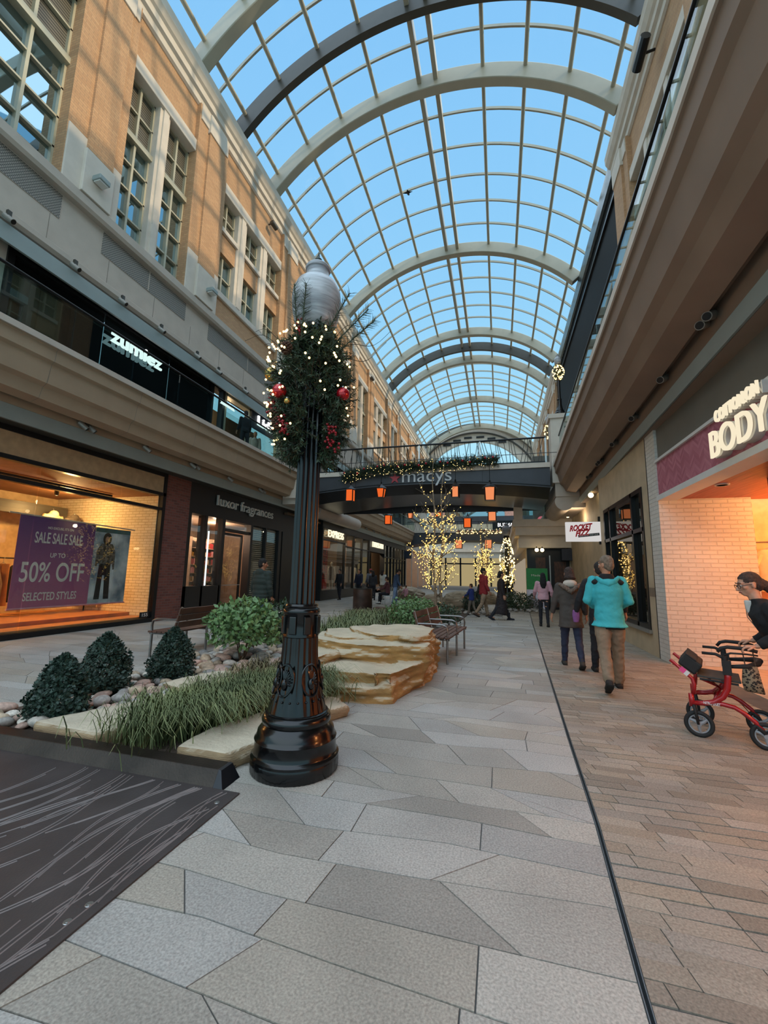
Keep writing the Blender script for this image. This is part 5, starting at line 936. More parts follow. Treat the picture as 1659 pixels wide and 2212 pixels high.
def lamp_post(label, loc, s=1.0, detail=True):
    t = thing('street_lamp', label, 'street lamp', loc); x, y, z0 = loc
    def P(pr): return [(r*s, z*s) for r, z in pr]
    b = MB(); n = 120 if detail else 24
    b.lathe(P([(.335, 0), (.342, .01), (.342, .085), (.336, .1)]), n, (x, y, z0), (lambda a, z: 1+.006*(1 if int(a/(2*pi)*n) % 2 else -1)) if detail else None)
    b.lathe(P([(.345, .1), (.345, .118), (.33, .13), (.322, .14), (.318, .232), (.324, .24), (.318, .25), (.305, .27), (.3, .3), (.27, .335), (.262, .345)]), 48, (x, y, z0)); b.build('base', GLOSS, t, smooth=True)
    b = MB(); b.lathe(P([(.255, .335), (.272, .36), (.274, .385), (.262, .41), (.245, .42), (.248, .43), (.236, .435)]), 48, (x, y, z0)); b.build('torus_moulding', GLOSS, t, smooth=True)
    b = MB(); fl = 20; b.lathe(P([(.232, .43), (.215, .5), (.19, .58), (.168, .68), (.15, .8), (.143, .9), (.141, 1.0)]), 160 if detail else 24, (x, y, z0), (lambda a, z: 1+.028*cos(a*fl)*min(1, max(0, (z-.45)/.1))) if detail else None); b.build('fluted_bell', GLOSS, t, smooth=True)
    b = MB(); b.lathe(P([(.141, 1.0), (.146, 1.005), (.146, 1.02), (.142, 1.03), (.142, 1.18), (.15, 1.19), (.152, 1.21), (.146, 1.225), (.13, 1.235), (.136, 1.25), (.13, 1.265), (.105, 1.27)]), 48, (x, y, z0)); b.build('collar', GLOSS, t, smooth=True)
    b = MB(); b.lathe(P([(.104, 1.26), (.099, 2.4), (.092, 3.5)]), 128 if detail else 20, (x, y, z0), (lambda a, z: 1-.13*abs(sin(a*8))**.7) if detail else None); b.build('fluted_shaft', GLOSS, t, smooth=True)
    b = MB(); b.lathe(P([(.088, 3.5), (.13, 3.53), (.13, 3.58), (.1, 3.6), (.15, 3.66), (.165, 3.72), (.15, 3.76)]), 32, (x, y, z0)); b.build('capital', GLOSS, t, smooth=True)
    if detail:
        # oval relief medallions and small rosettes round the bell
        for a in (-1.75, -.55, .6, 1.7, 2.8, 4.0-.1):
            er = lambda zz: float(np.interp(zz, [.5, .58, .68, .8, .9], [.219, .196, .174, .156, .149]))
            m = MB(); pts = []
            for k in range(28): q = 2*pi*k/28; zz = .685+.115*sin(q); aa = a+.075*cos(q)/er(zz); pts.append((x+(er(zz)+.006)*cos(aa), y+(er(zz)+.006)*sin(aa), zz))
            m.tube(pts, .008, 6, closed=True)
            for k in range(9):
                q0 = -0.3+k*.28; p_ = []
                for rr in (.25, .6, .85): zz = .675+.1*rr*sin(q0); aa = a+.066*rr*cos(q0)/er(zz); p_.append((x+(er(zz)+.005)*cos(aa), y+(er(zz)+.005)*sin(aa), zz))
                m.tube(p_, [.01, .011, .006], 6)
            zz = .655; m.ball((x+(er(zz))*cos(a), y+er(zz)*sin(a), zz), (.028, .028, .045), 10, 8)
            m.build('medallion', GLOSS, t, smooth=True)
        m = MB()
        for k in range(8): a = k*pi/4; m.box(-.012, .03, -.03, .03, 1.03, 1.17, Matrix.Translation((x, y, 0)) @ Matrix.Rotation(a, 4, 'Z') @ Matrix.Translation((.13, 0, 0)))
        m.build('panel_rib', GLOSS, t, bevel=.006)
        m = MB()
        for k in range(20): a = 2*pi*(k+.5)/20; m.ball((x+.206*cos(a), y+.206*sin(a), .53), .009, 8, 6)
        m.build('stud', GLOSS, t, smooth=True)
    b = MB(); b.lathe(P([(.12, 3.72), (.16, 3.74), (.195, 3.82), (.22, 3.94), (.228, 4.05), (.22, 4.12), (.19, 4.195), (.15, 4.235), (.118, 4.262), (.107, 4.285), (.105, 4.35)]), 48, (x, y, z0)); b.build('globe', MILK, t, smooth='all')
    b = MB(); b.lathe(P([(.106, 4.345), (.115, 4.352), (.118, 4.37), (.112, 4.385), (.09, 4.405), (.05, 4.425), (.0, 4.43)]), 40, (x, y, z0)); b.build('globe_lid', MILK, t, smooth=True)
    b = MB(); b.lathe(P([(.03, 4.42), (.032, 4.43), (.018, 4.437), (.033, 4.452), (.034, 4.47), (.016, 4.49), (.012, 4.51), (.0, 4.565)]), 20, (x, y, z0)); b.build('finial', M('green_black_finial', '1e2d2a', .4, .4) if 'green_black_finial' not in bpy.data.materials else bpy.data.materials['green_black_finial'], t, smooth=True)
    return t
LPX, LPY = -1.6, 3.27
lamp_post('tall glossy black street lamp with milky globe in the foreground', (LPX, LPY, 0))
NEED = M('fir_needle', '26382a', .6, 0, .35, 9, second='3e5236'); TWIG = M('fir_twig', '3a2f22', .9); PCONE = M('pine_cone', '4a3226', .8, 0, .3, 30)
REDB = M('red_glass_bauble', 'a80f1e', .12, .4, .05, 4, coat=.5); GOLDB = M('gold_bauble', 'b89b58', .22, .8, .05, 4); BERRY = M('red_berry', '8e1420', .25)
def fir_mesh(mb, p, d, L, n, g, nl=.05, nw=.0035):
    """one fir sprig: needles around a stem"""
    p = np.array(p, float); d = np.array(d, float); d /= np.linalg.norm(d)
    for i in range(n):
        t = (i+.5)/n; q = p+d*L*t; r_ = g.normal(0, 1, 3); r_ -= d*r_.dot(d); r_ /= np.linalg.norm(r_)+1e-9; e = (r_*.8+d*.6); e /= np.linalg.norm(e); s = np.cross(e, g.normal(0, 1, 3)); s /= np.linalg.norm(s)+1e-9; l_ = nl*g.uniform(.7, 1.2)*(1-.4*t)
        mb.add([q-s*nw, q+s*nw, q+e*l_+s*nw*.4, q+e*l_-s*nw*.4], [(0,1,2,3)])
def bulbs(parent, pts, r, maxn=100, mat=None):
    mat = mat or MT['bulb']; base = None
    for p in pts[:maxn]:
        if base is None: b = MB(); b.ball((0, 0, 0), r, 8, 6); base = b.build('bulb', mat, parent, smooth='all', local=True); o = base
        else: o = base.copy(); COL.objects.link(o); o.parent = parent
        o.location = W[parent].inverted() @ Vector(p)
    if len(pts) > maxn:
        b = MB()
        for p in pts[maxn:]: b.ball(p, r, 6, 4)
        b.build('bulbs', mat, parent, smooth='all')['kind'] = 'stuff'
# ---------------- wreath on the near lamp post
wz0, wz1 = 2.52, 3.72
wt = thing('christmas_swag', 'lit fir swag with berries and cones wrapped round the near lamp post', 'swag', (LPX, LPY, wz0)); g = np.random.default_rng(5)
def wr(z): return float(np.interp(z, [2.5, 2.62, 2.9, 3.2, 3.4, 3.6, 3.72], [.16, .27, .33, .37, .34, .26, .15]))
def gap(a, z): return sin(a) < -.2 and cos(a) > .12 and z < 3.02-.5*(cos(a)-.55)       # pole shows at lower right front
b = MB(); wire = MB(); bp_ = []
for i in range(1250):
    z = g.uniform(2.54, 3.7); a = g.uniform(0, 2*pi)
    if gap(a, z): continue
    R_ = wr(z)*g.uniform(.62, 1.0); c = (LPX+R_*.55*cos(a), LPY+R_*.55*sin(a), z-.03); d = (cos(a)+g.normal(0, .45), sin(a)+g.normal(0, .45), g.normal(-.1, .6)); fir_mesh(b, c, d, R_*.55+.05, 30, g, .055, .0045)
    wire.tube([c, tuple(np.array(c)+np.array(d)/np.linalg.norm(d)*(R_*.5+.03))], .004, 4)
b.build('fir_needles', NEED, wt)['kind'] = 'stuff'
wire.build('wire_frame', TWIG, wt)
pm_ = M('pine_plume_needle', '33402c', .6)
for (a, z, dx) in ((-1.75, 3.62, -.04), (-1.6, 3.6, .03), (-.75, 3.5, .35), (-.6, 3.45, .42), (-1.0, 3.55, .2)):   # long pine plumes rising past the globe
    p = np.array((LPX+.25*cos(a), LPY+.25*sin(a), z-.1)); d = np.array((dx, -.02, .45 if dx < .1 else .3)); d = d/np.linalg.norm(d); b = MB()
    fir_mesh(b, p, d, .52, 190, g, .1, .0022); b.tube([tuple(p), tuple(p+d*.52)], .005, 5); b.build('pine_plume', pm_, wt)
for a, z, l_ in ((2.9, 3.7, .45), (3.2, 3.62, .5), (2.7, 3.55, .4), (-.1, 3.45, .55), (.1, 3.35, .5), (-.3, 3.6, .45)):
    p = Vector((LPX+.2*cos(a), LPY+.2*sin(a), z)); pts = [p+Vector((cos(a)*l_*t, -.05*t, .12*t+.05*sin(t*7+a*3))) for t in np.linspace(0, 1, 12)]; b = MB(); b.tube(pts, [.003]*8+[.002]*4, 4); b.build('curly_twig', TWIG, wt)
for (a, z) in ((-1.75, 3.62), (-2.75, 2.98), (-2.65, 2.88), (-2.9, 3.08), (-2.1, 2.78), (-.5, 2.72), (-.35, 2.62), (-1.9, 2.7)):
    c = Vector((LPX+wr(z)*1.0*cos(a), LPY+wr(z)*1.0*sin(a), z)); b = MB()
    for i in range(16): b.ball(c+Vector((g.normal(0, .022), g.normal(0, .022), g.normal(0, .035))), .012, 8, 6)
    b.build('berry_cluster', BERRY, wt, smooth='all')
for (a, z) in ((-1.85, 3.4), (-2.2, 2.78), (-2.35, 2.86)):
    c = Vector((LPX+wr(z)*1.02*cos(a), LPY+wr(z)*1.02*sin(a), z)); b = MB()
    for k in range(7):
        for j in range(9): q = 2*pi*(j+k*.5)/9; rr = .045*sin(pi*(k+1)/8.2); b.ball(c+Vector((rr*cos(q), rr*sin(q), -.05+.015*k)), (.013, .013, .007), 6, 4)
    b.build('pine_cone', PCONE, wt, smooth='all')
pts = []
while len(pts) < 96:
    z = g.uniform(2.56, 3.66); a = g.normal(-1.75, .95)
    if sin(a) > .35 or gap(a, z): continue
    R_ = wr(z)*g.uniform(.98, 1.08)*(1+.26*max(0, -sin(a))); pts.append((LPX+R_*cos(a), LPY+R_*sin(a), z))
sl_ = thing('fairy_lights', 'warm fairy lights threaded through the fir swag on the near lamp', 'fairy lights', (LPX, LPY, 2.6)); bulbs(sl_, pts, .0095); b = MB(); srt = sorted(pts, key=lambda p: p[2]); b.tube([(LPX+(p[0]-LPX)*.93, LPY+(p[1]-LPY)*.93, p[2]) for p in srt[:2]], .002, 4); b.build('cable', MT['black'], sl_)
for lab, a, z, r, m, k in (('red bauble at front left of the fir swag on the near lamp', -1.98, 3.02, .06, REDB, 1.03), ('red bauble at the right side of the fir swag on the near lamp', -.25, 3.05, .058, REDB, .98), ('large matt gold bauble on the upper left of the fir swag', -2.95, 3.32, .065, GOLDB, 1.1), ('small gold bauble near the middle of the fir swag', -1.75, 2.92, .025, GOLDB, 1.02)):
    c = Vector((LPX+wr(z)*k*cos(a), LPY+wr(z)*k*sin(a), z)); t = thing('bauble', lab, 'bauble', c); bb_ = MB(); bb_.ball((0, 0, 0), r, 24, 16); bb_.build('sphere', m, t, smooth='all', local=True); bb_ = MB(); bb_.lathe([(.012, r*.95), (.012, r*1.2), (0, r*1.2)], 10); bb_.build('cap', MT['stainless'], t, local=True)
# ---------------- footbridge
BY0, BY1, BX0, BX1 = 17.5, 22.4, -8.6, 2.05
br = thing('footbridge', 'charcoal arched footbridge crossing the street with lettering and a garland', 'bridge', (-3.3, 20, 4.9))
def under(x, zm, ze): u = (x+3.3)/5.6; return zm-(zm-ze)*u*u
xs_ = np.linspace(BX0, BX1, 30)
b = MB(); b.add([(x, BY0, z) for x in xs_ for z in (under(x, 5.42, 5.05), 5.92)], [(2*i, 2*i+1, 2*i+3, 2*i+2) for i in range(29)]); b.add([(x, BY0+.04, z) for x in xs_ for z in (under(x, 5.42, 5.05), 5.92)], [(2*i, 2*i+2, 2*i+3, 2*i+1) for i in range(29)]); b.build('front_panel', MT['bridge'], br)
b = MB(); b.tube([(x, BY0-.01, under(x, 5.5, 5.12)) for x in xs_], .018, 6); b.build('panel_seam', MT['black'], br)
for x in (-6.2, -.6): b = MB(); b.box(x-.008, x+.008, BY0-.006, BY0, under(x, 5.45, 5.1), 5.9); b.build('panel_joint', MT['black'], br)
b = MB(); pr = []
for x in xs_: pr += [(x, BY0, under(x, 5.42, 5.05)), (x, BY0+.9, under(x, 5.15, 4.72)), (x, BY1-.9, under(x, 5.15, 4.72)), (x, BY1, under(x, 5.42, 5.05))]
b.add(pr, [(4*i+k, 4*i+k+1, 4*i+4+k+1, 4*i+4+k) for i in range(29) for k in range(3)]); b.build('soffit', M('dark_soffit_metal', '2c2b2d', .3, .3), br)
b = MB(); b.box(BX0, BX1, BY0+.05, BY1, 5.92, 6.12); b.build('deck', MT['precast'], br); b = MB(); b.box(BX0, BX1, BY0-.06, BY0+.3, 5.92, 6.12); b.build('cap_strip', MT['palestone'], br)
b = MB(); b.box(BX0, BX1, BY1-.05, BY1, 4.9, 5.92); b.build('back_panel', MT['bridge'], br)
def bridge_rail(y, lab, zb=6.12, zt=7.22, x0=BX0, x1=BX1-.1, parent=None):
    t = thing('bridge_railing', lab, 'railing', ((x0+x1)/2, y, zb)); b = MB(); b.tube([(x0, y, zt), (x1, y, zt)], .04, 8); b.build('handrail', MT['black'], t); b = MB(); b.box(x0, x1, y-.02, y+.02, zb+.04, zb+.1); b.build('bottom_rail', MT['black'], t)
    for x in np.linspace(x0+.05, x1-.02, 5): b = MB(); b.box(x-.03, x+.03, y-.03, y+.03, zb, zt); b.build('post', MT['stainless'], t)
    r_ = random.Random(int(y*10)); k = 0
    for x in np.arange(x0+.1, x1-.1, .135):     # reed-like bent wires, each a part
        s = r_.uniform(-.28, .28); xt = min(max(x+s, x0), x1); b = MB(); b.tube([(x, y, zb+.06), (x+s*.3, y, zb+.4), (xt, y, zt)], .013, 5); b.build('reed_bar', MT['darksteel'], t); k += 1
    return t
bridge_rail(BY0+.12, 'dark reed-patterned railing along the near side of the footbridge'); bridge_rail(BY1-.15, 'dark reed-patterned railing along the far side of the footbridge')
sg = thing('shop_sign', 'department store lettering with red star on the footbridge face', 'sign', (-3.3, BY0-.03, 5.7)); lettering('letters', M('sign_silver', 'b9b9bb', .4, .2), 'macys', 2.15, .56, (-2.95, BY0-.01, 5.62), XH, ZH, sg, .05)
b = MB(); b.prism([((.26 if k % 2 == 0 else .105)*sin(k*pi/5), (.26 if k % 2 == 0 else .105)*cos(k*pi/5)) for k in range(10)], 0, .05, lambda x, z, y: (-4.36+x, BY0-.055+y, 5.72+z)); b.build('star', M('sign_star_red', 'b5404a', .5), sg)
def garland(label, x0, x1, y, zf, n, seed, r=.17, nb=22, nl=160, bulb_r=.014):
    g = np.random.default_rng(seed); t = thing('garland', label, 'garland', ((x0+x1)/2, y, zf((x0+x1)/2))); b = MB()
    for i in range(n):
        x = g.uniform(x0, x1); a = g.uniform(0, 6.28); c = (x, y-.04, zf(x)); d = (g.normal(0, .6), cos(a)-.3, sin(a)); fir_mesh(b, c, d, r*g.uniform(.7, 1.3), 14, g, .07, .008)
    b.build('fir_needles', NEED, t)['kind'] = 'stuff'; b = MB(); b.tube([(x, y-.04, zf(x)) for x in np.linspace(x0, x1, 20)], .035, 6); b.build('rope_core', TWIG, t)
    pts = []
    for i in range(nl): x = g.uniform(x0, x1); a = g.uniform(-2.9, .6); pts.append((x, y-.04-abs(cos(a))*r*1.05, zf(x)+sin(a)*r))
    l_ = thing('fairy_lights', 'warm fairy lights along the ' + label[:label.index(' on ')] if ' on ' in label else 'fairy lights', 'fairy lights', ((x0+x1)/2, y, zf((x0+x1)/2))); l_['label'] = 'warm fairy lights in the ' + label; bulbs(l_, pts, bulb_r)
    for i in range(nb):
        x = x0+(x1-x0)*(i+.5)/nb; red = (i*7) % 3 != 1; c = (x, y-.04-r*.95, zf(x)+g.uniform(-.1, .12)); rr = .05 if y < 30 else .06; bb_ = MB(); bb_.ball(c, rr, 12, 8)
        tag(bb_.build('bauble', REDB if red else GOLDB, smooth='all'), ('red' if red else 'gold') + ' bauble in the ' + label, 'bauble', ('red' if red else 'gold') + ' baubles in the ' + label)
    return t
garland('bushy fir garland on the near footbridge', -6.75, .0, BY0-.1, lambda x: float(np.interp(x, [-6.75, -5.5, -3, 0], [5.85, 6.1, 6.2, 6.3])), 3000, 3, .31, 22, 130, .0105)
# corbels and piers carrying the bridge
for lab, xc, s in (('pale round-nosed concrete corbel under the right end of the footbridge', 2.6, 1), ('pale round-nosed concrete corbel under the left end of the footbridge', -9.1, -1)):
    t = thing('corbel', lab, 'corbel', (xc, 17.8, 3.9), 0, None, 'structure'); b = MB()
    if s > 0: b.tube([(xc-.02, 17.75, 4.55), (xc-.02, 24, 4.55)], .36, 28); b.box(xc, 3.4, 17.78, 22, 4.3, 4.75); b.box(xc-.35, 3.4, 17.7, 22, 4.75, 5.3)
    else: b.tube([(xc, 19.5, 4.75), (xc, 26, 4.75)], .38, 28); b.box(xc-.4, xc+.3, 16.9, 19.5, 4.6, 5.2)
    b.build('nose', MT['limestone'], t, smooth=True)
r = MB(); r.box(2.15, 3.2, 17.62, 18.4, 5.3, 8.05); r.box(2.08, 3.2, 17.55, 18.4, 8.0, 8.18); r.box(2.2, 3.1, 17.6, 17.63, 6.4, 7.8); tag(r.build('wall_pier', MT['palestone']), 'tall pale stone pedestal at the right end of the footbridge under a lamp', 'wall', kind='structure')
r = MB(); r.box(-9.4, -8.62, 16.75, 17.45, 4.85, 6.12); tag(r.build('wall_pier', MT['palestone']), 'pale stone block at the left end of the footbridge behind the near lamp post', 'wall', kind='structure')
def lamp_swag(label, loc, s, seed, z0=2.6, z1=3.7, nl=70, br_=.022):
    g = np.random.default_rng(seed); x, y, z = loc; t = thing('christmas_swag', label, 'swag', (x, y, z+z0*s)); b = MB()
    for i in range(170):
        zz = g.uniform(z0, z1)*s+z; a = g.uniform(0, 6.28); R_ = .33*s*(sin(pi*((zz-z)/s-z0)/(z1-z0))*.7+.35); fir_mesh(b, (x+.1*s*cos(a), y+.1*s*sin(a), zz), (cos(a), sin(a), g.normal(0, .5)), R_, 12, g, .07*s, .008)
    b.build('fir_needles', NEED, t)['kind'] = 'stuff'; l_ = thing('fairy_lights', 'warm fairy lights on the ' + label, 'fairy lights', (x, y, z+z0*s)); pts = []
    for i in range(nl): zz = g.uniform(z0, z1)*s+z; a = g.uniform(-pi, 0.2); R_ = .36*s*(sin(pi*((zz-z)/s-z0)/(z1-z0))*.7+.35); pts.append((x+R_*cos(a), y+R_*sin(a), zz))
    bulbs(l_, pts, br_)
lamp_post('smaller black lamp with milky globe on the pale pedestal at the bridge end', (2.58, 17.95, 8.18), .62, False); lamp_swag('fir swag of the lamp on the pale pedestal', (2.58, 17.95, 8.18), .62, 21)
lamp_post('second black lamp farther along the right terrace, beyond the pedestal lamp', (3.45, 29, 8.3), .95, False); lamp_swag('fir swag of the second terrace lamp', (3.45, 29, 8.3), .95, 22, br_=.035)
r = MB(); r.box(3.1, 3.8, 28.65, 29.35, 6.1, 8.3); tag(r.build('wall_pier', MT['palestone']), 'stone pedestal carrying the second terrace lamp', 'wall', kind='structure')
lamp_post('street lamp with milky globe far down the street behind the woman in the long coat', (.4, 22.9, 0), .98, False); lamp_swag('fir swag of the far street lamp', (.4, 22.9, 0), .98, 23, 1.0, 3.6, 150, .03)
# ---------------- second bridge and the far end of the street
b2 = thing('footbridge', 'second dark footbridge far down the street behind the lit tree', 'bridge', (-3.3, 45, 5)); b = MB(); xs2 = np.linspace(-9.5, 2.4, 24); b.add([(x, 44+k, z) for x in xs2 for k in (0, 3) for z in (under(x, 5.2, 4.7), 6.0)], [(4*i, 4*i+1, 4*i+5, 4*i+4) for i in range(23)] + [(4*i, 4*i+4, 4*i+6, 4*i+2) for i in range(23)] + [(4*i+1, 4*i+3, 4*i+7, 4*i+5) for i in range(23)]); b.build('span', MT['bridge'], b2); b = MB(); b.box(-9.5, 2.4, 43.9, 44.2, 6.0, 6.25); b.build('cap_strip', MT['palestone'], b2)
b = MB(); b.tube([(-9.5, 44.1, 7.2), (2.4, 44.1, 7.2)], .04, 6); b.build('handrail', MT['black'], b2); b = MB()
for x in np.arange(-9.4, 2.4, .3): b.tube([(x, 44.1, 6.2), (x+rnd.uniform(-.25, .25), 44.1, 7.2)], .014, 4)
b.build('railing_bars', MT['darksteel'], b2)
garland('dark fir garland on the second footbridge', -4.2, 1.0, 43.85, lambda x: 6.15, 300, 9, .3, 12, 90, .035)
eb = thing('building', 'end building closing the street with glowing shop windows below and blue glass above', 'building', (-4, 66, 0))
b = MB(); b.box(-16, 10, 66, 67, 4.3, 7.6); b.box(-16, 10, 65.6, 66, 6.9, 7.5); b.box(-16, 10, 65.7, 66, 5.2, 5.7); b.build('cream_bands', MT['palestone'], eb); b = MB(); b.box(-16, 10, 66.1, 67, 9.6, 10.8); b.build('dark_band', MT['bridge'], eb)
for x in (-14, -9.5, 2.2, 6.5): b = MB(); b.box(x-1.2, x+1.2, 66.1, 67, 10.8, 14.5); b.build('brick_panel', M('pink_brick', 'c9988a', .8) if 'pink_brick' not in bpy.data.materials else bpy.data.materials['pink_brick'], eb)
b = MB(); b.box(-16, 10, 66.5, 67, 10.8, 14.2); b.build('upper_glass', MT['darkglass'], eb); b = MB(); b.box(-16, 10, 66.5, 67, 7.6, 9.6); b.build('middle_windows', EM('pale_lit_glass', 'b5b8a4', .6), eb)
b = MB(); b.box(-16, 10, 66.5, 67, 0, 4.3); b.build('lit_shop_window', EM('glowing_shop', 'e6cf98', .5), eb); b = MB()
for x in np.arange(-15, 10, 2.3): b.box(x-.12, x+.12, 66.2, 66.5, 0, 4.3)
b.box(-16, 10, 66.2, 66.5, 3.3, 3.5); b.build('mullion', MT['black'], eb)
sg2 = thing('shop_sign', 'black sign board with white and red letters on the far upper terrace', 'sign', (1.0, 46, 7)); b = MB(); b.box(-.6, 2.3, 46.0, 46.1, 6.5, 7.5); b.build('board', MT['black'], sg2); lettering('letters', bpy.data.materials['white_lit_letters'], 'BURMAN', 1.9, .4, (.9, 45.98, 7.0), XH, ZH, sg2, .02)
# ---------------- lanterns on cross-street cables
LGLOW = EM('lantern_glow', 'f56a2c', .95); LGLOW2 = EM('lantern_glow_pale', 'f7935f', .95)
def lantern(label, loc, w=.3, h=.45, taper=0, top=0, mat=None):
    t = thing('lantern', label, 'lantern', loc); b = MB(); wt_, wb = w/2, w/2*(1-taper); mat = mat or LGLOW
    b.add([(sx*wb*.92, sy*wb*.92, -h/2) for sx, sy in ((-1,-1),(1,-1),(1,1),(-1,1))]+[(sx*wt_*.92, sy*wt_*.92, h/2) for sx, sy in ((-1,-1),(1,-1),(1,1),(-1,1))], [(3,2,1,0), (4,5,6,7), (0,1,5,4), (1,2,6,5), (2,3,7,6), (3,0,4,7)]); b.build('glass_body', mat, t, local=True)
    b = MB()
    for sx, sy in ((-1,-1),(1,-1),(1,1),(-1,1)): b.tube([(sx*wb, sy*wb, -h/2), (sx*wt_, sy*wt_, h/2)], .026, 4)
    b.box(-wb*1.08, wb*1.08, -wb*1.08, wb*1.08, -h/2-.03, -h/2); b.build('frame', MT['black'], t, local=True)
    b = MB(); b.lathe([(wt_*1.55, h/2), (wt_*1.5, h/2+.03), (wt_*.6, h/2+.14), (wt_*.25, h/2+.2), (.03, h/2+.22), (.03, h/2+.3), (0, h/2+.3)], 4 if top == 0 else 12); b.build('roof_cap', MT['black'], t, local=True); b = MB(); b.tube([(0, 0, h/2+.28), (0, 0, h/2+.28+LREACH)], .012, 5); b.build('hanging_rod', MT['black'], t, local=True); return t
LREACH = 1.1
for lab, x, z, w_, h_, tp, m in (('amber square lantern left of the store lettering, first in the front row', -5.88, 4.72, .3, .46, 0, LGLOW), ('small tapered amber lantern, second in the front row under the bridge', -4.56, 4.78, .32, .34, .3, LGLOW), ('pale pink box lantern, third in the front row, right of the tree trunks', -1.57, 4.72, .26, .4, 0, LGLOW2), ('large rosy lantern, last in the front row under the right garland end', -.28, 4.6, .38, .48, .12, LGLOW2)):
    lantern(lab, (x, 16, z), w_, h_, tp, 0, m)
def cable(y, z, lab): b = MB(); b.tube([(x, y, z-.0*(1-((x+3.3)/5.6)**2)) for x in np.linspace(-8.75, 2.15, 12)], .012, 5); tag(b.build('cable', MT['black']), lab, 'cable')
cable(16, 6.1, 'thin black cable across the street holding the front row of lanterns')
LREACH = .55
for lab, x, z, w_, h_, tp, m in (('amber lantern hanging at left just beyond the bridge', -6.35, 4.75, .36, .5, 0, LGLOW), ('dark capped pale lantern beyond the bridge by the left walkway', -5.0, 5.05, .3, .42, .25, LGLOW2), ('orange lantern beyond the bridge between the tree trunks', -3.32, 5.15, .34, .48, 0, LGLOW), ('orange lantern low in the middle beyond the bridge', -1.68, 4.5, .4, .5, 0, LGLOW), ('amber square lantern beyond the bridge at right', -.32, 4.85, .42, .48, 0, LGLOW2)): lantern(lab, (x, 24, z), w_, h_, tp, 0, m)
cable(24, 5.95, 'thin black cable holding the lanterns beyond the bridge')
LREACH = .4
for lab, x in (('far pink lantern under the second bridge, left', -3.9), ('far pink lantern under the second bridge, middle', -1.0), ('far pink lantern under the second bridge, right', 1.0)): lantern(lab, (x, 43, 4.7), .7, .8, .1, 0, LGLOW2)
# ---------------- trees wrapped in fairy lights
TB = M('pale_birch_bark', '8a7a66', .85, 0, .3, 12)
def tree(label, loc, h, seed, nb=7, nlights=650, spread=1.0, r0=.06, dense_low=True, bulb_r=.024, trunks=None):
    r_ = random.Random(seed); t = thing('birch_tree', label, 'tree', loc); tips = []; segs = []; trunks = trunks or [(-.12, .0), (.2, .05)]
    for i, (tx, ty) in enumerate(trunks):
        b = MB(); p = Vector((tx*.6, ty*.6, 0)); pts = [p]; hh = h*(1-.03*i)
        for k in range(1, 13): pts.append(Vector((tx*(.6+.5*k/12)+.05*sin(k*1.1+i), ty+.05*cos(k*1.3), hh*k/12)))
        b.tube(pts, [r0*(1-.8*k/12) for k in range(13)], 8); b.build('trunk', TB, t, smooth='all', local=True); segs += [(pts[k], pts[k+1], 1.0) for k in range(12)]
        for k in range(nb):
            f = .1+.62*k/nb; kk = int(f*12); st_ = pts[kk].lerp(pts[kk+1], .5); a = r_.uniform(0, 6.28); L_ = spread*(1.0-.5*f)*r_.uniform(.75, 1.2); cur = [st_]; d = Vector((cos(a), sin(a), .55))
            for q in range(6): d = (d+Vector((r_.uniform(-.25, .25), r_.uniform(-.25, .25), r_.uniform(.0, .3)))).normalized(); cur.append(cur[-1]+d*L_/5)
            b = MB(); b.tube(cur, [r0*.4*(1-.85*j/6)+.002 for j in range(7)], 6)
            for q in (2, 3, 4, 5):
                d2 = (cur[q]-cur[q-1]).normalized(); d2 = (d2+Vector((r_.uniform(-1, 1), r_.uniform(-1, 1), r_.uniform(-.2, .6)))).normalized(); tw = [cur[q]]
                for w_ in range(4): d2 = (d2+Vector((r_.uniform(-.3, .3), r_.uniform(-.3, .3), r_.uniform(-.15, .25)))).normalized(); tw.append(tw[-1]+d2*L_*.16)
                b.tube(tw, [.008, .006, .005, .004, .002], 4); segs += [(tw[j], tw[j+1], .8) for j in range(4)]
            b.build('branch', TB, t, smooth='all', local=True); segs += [(cur[j], cur[j+1], 1.5) for j in range(6)]
    pts = []; M_ = W[t]; wts = [s[2]*(s[1]-s[0]).length*(1.5 if h*.15 < s[0].z < h*.62 else .55) for s in segs]
    for s in r_.choices(segs, wts, k=nlights): p = s[0].lerp(s[1], r_.random())+Vector((r_.gauss(0, .03), r_.gauss(0, .03), r_.gauss(0, .03))); p.z = max(.08, p.z); pts.append(tuple(M_ @ p))
    l_ = thing('fairy_lights', 'warm fairy lights wound over the ' + label, 'fairy lights', loc); bulbs(l_, pts, bulb_r, mat=EM('tree_bulb', 'ffcf72', 2.6) if 'tree_bulb' not in bpy.data.materials else bpy.data.materials['tree_bulb']); return t
tree('bare twin-trunk birch in front of the bridge', (-2.15, 15.0, .02), 5.9, 3, 12, 760, 1.15, .055, bulb_r=.0165)
tree('bare birch beyond the bridge right of the first', (-.9, 27, 0), 5.0, 5, 9, 380, .9, .06, bulb_r=.024)
tree('bare birch far beyond the bridge', (-1.3, 36, 0), 5.4, 7, 9, 420, 1.1, .07, bulb_r=.03)
tree('bare birch beside the far street lamp', (.35, 25.5, 0), 3.6, 9, 9, 340, .6, .05, bulb_r=.022)

bd = thing('bird', 'tiny dark bird up against the glass roof left of the ridge', 'bird', (-4.05, 18.0, 20.6)); b = MB(); b.ball((-4.05, 18.0, 20.6), (.07, .16, .06), 10, 8); b.ball((-4.05, 18.17, 20.66), .05, 8, 6)
b.add([(-4.05, 17.95, 20.62), (-4.05, 18.1, 20.62), (-4.32, 17.9, 20.5), (-3.78, 17.9, 20.5)], [(0, 1, 2), (0, 3, 1)]); b.build('body', MT['black'], bd, smooth='all')
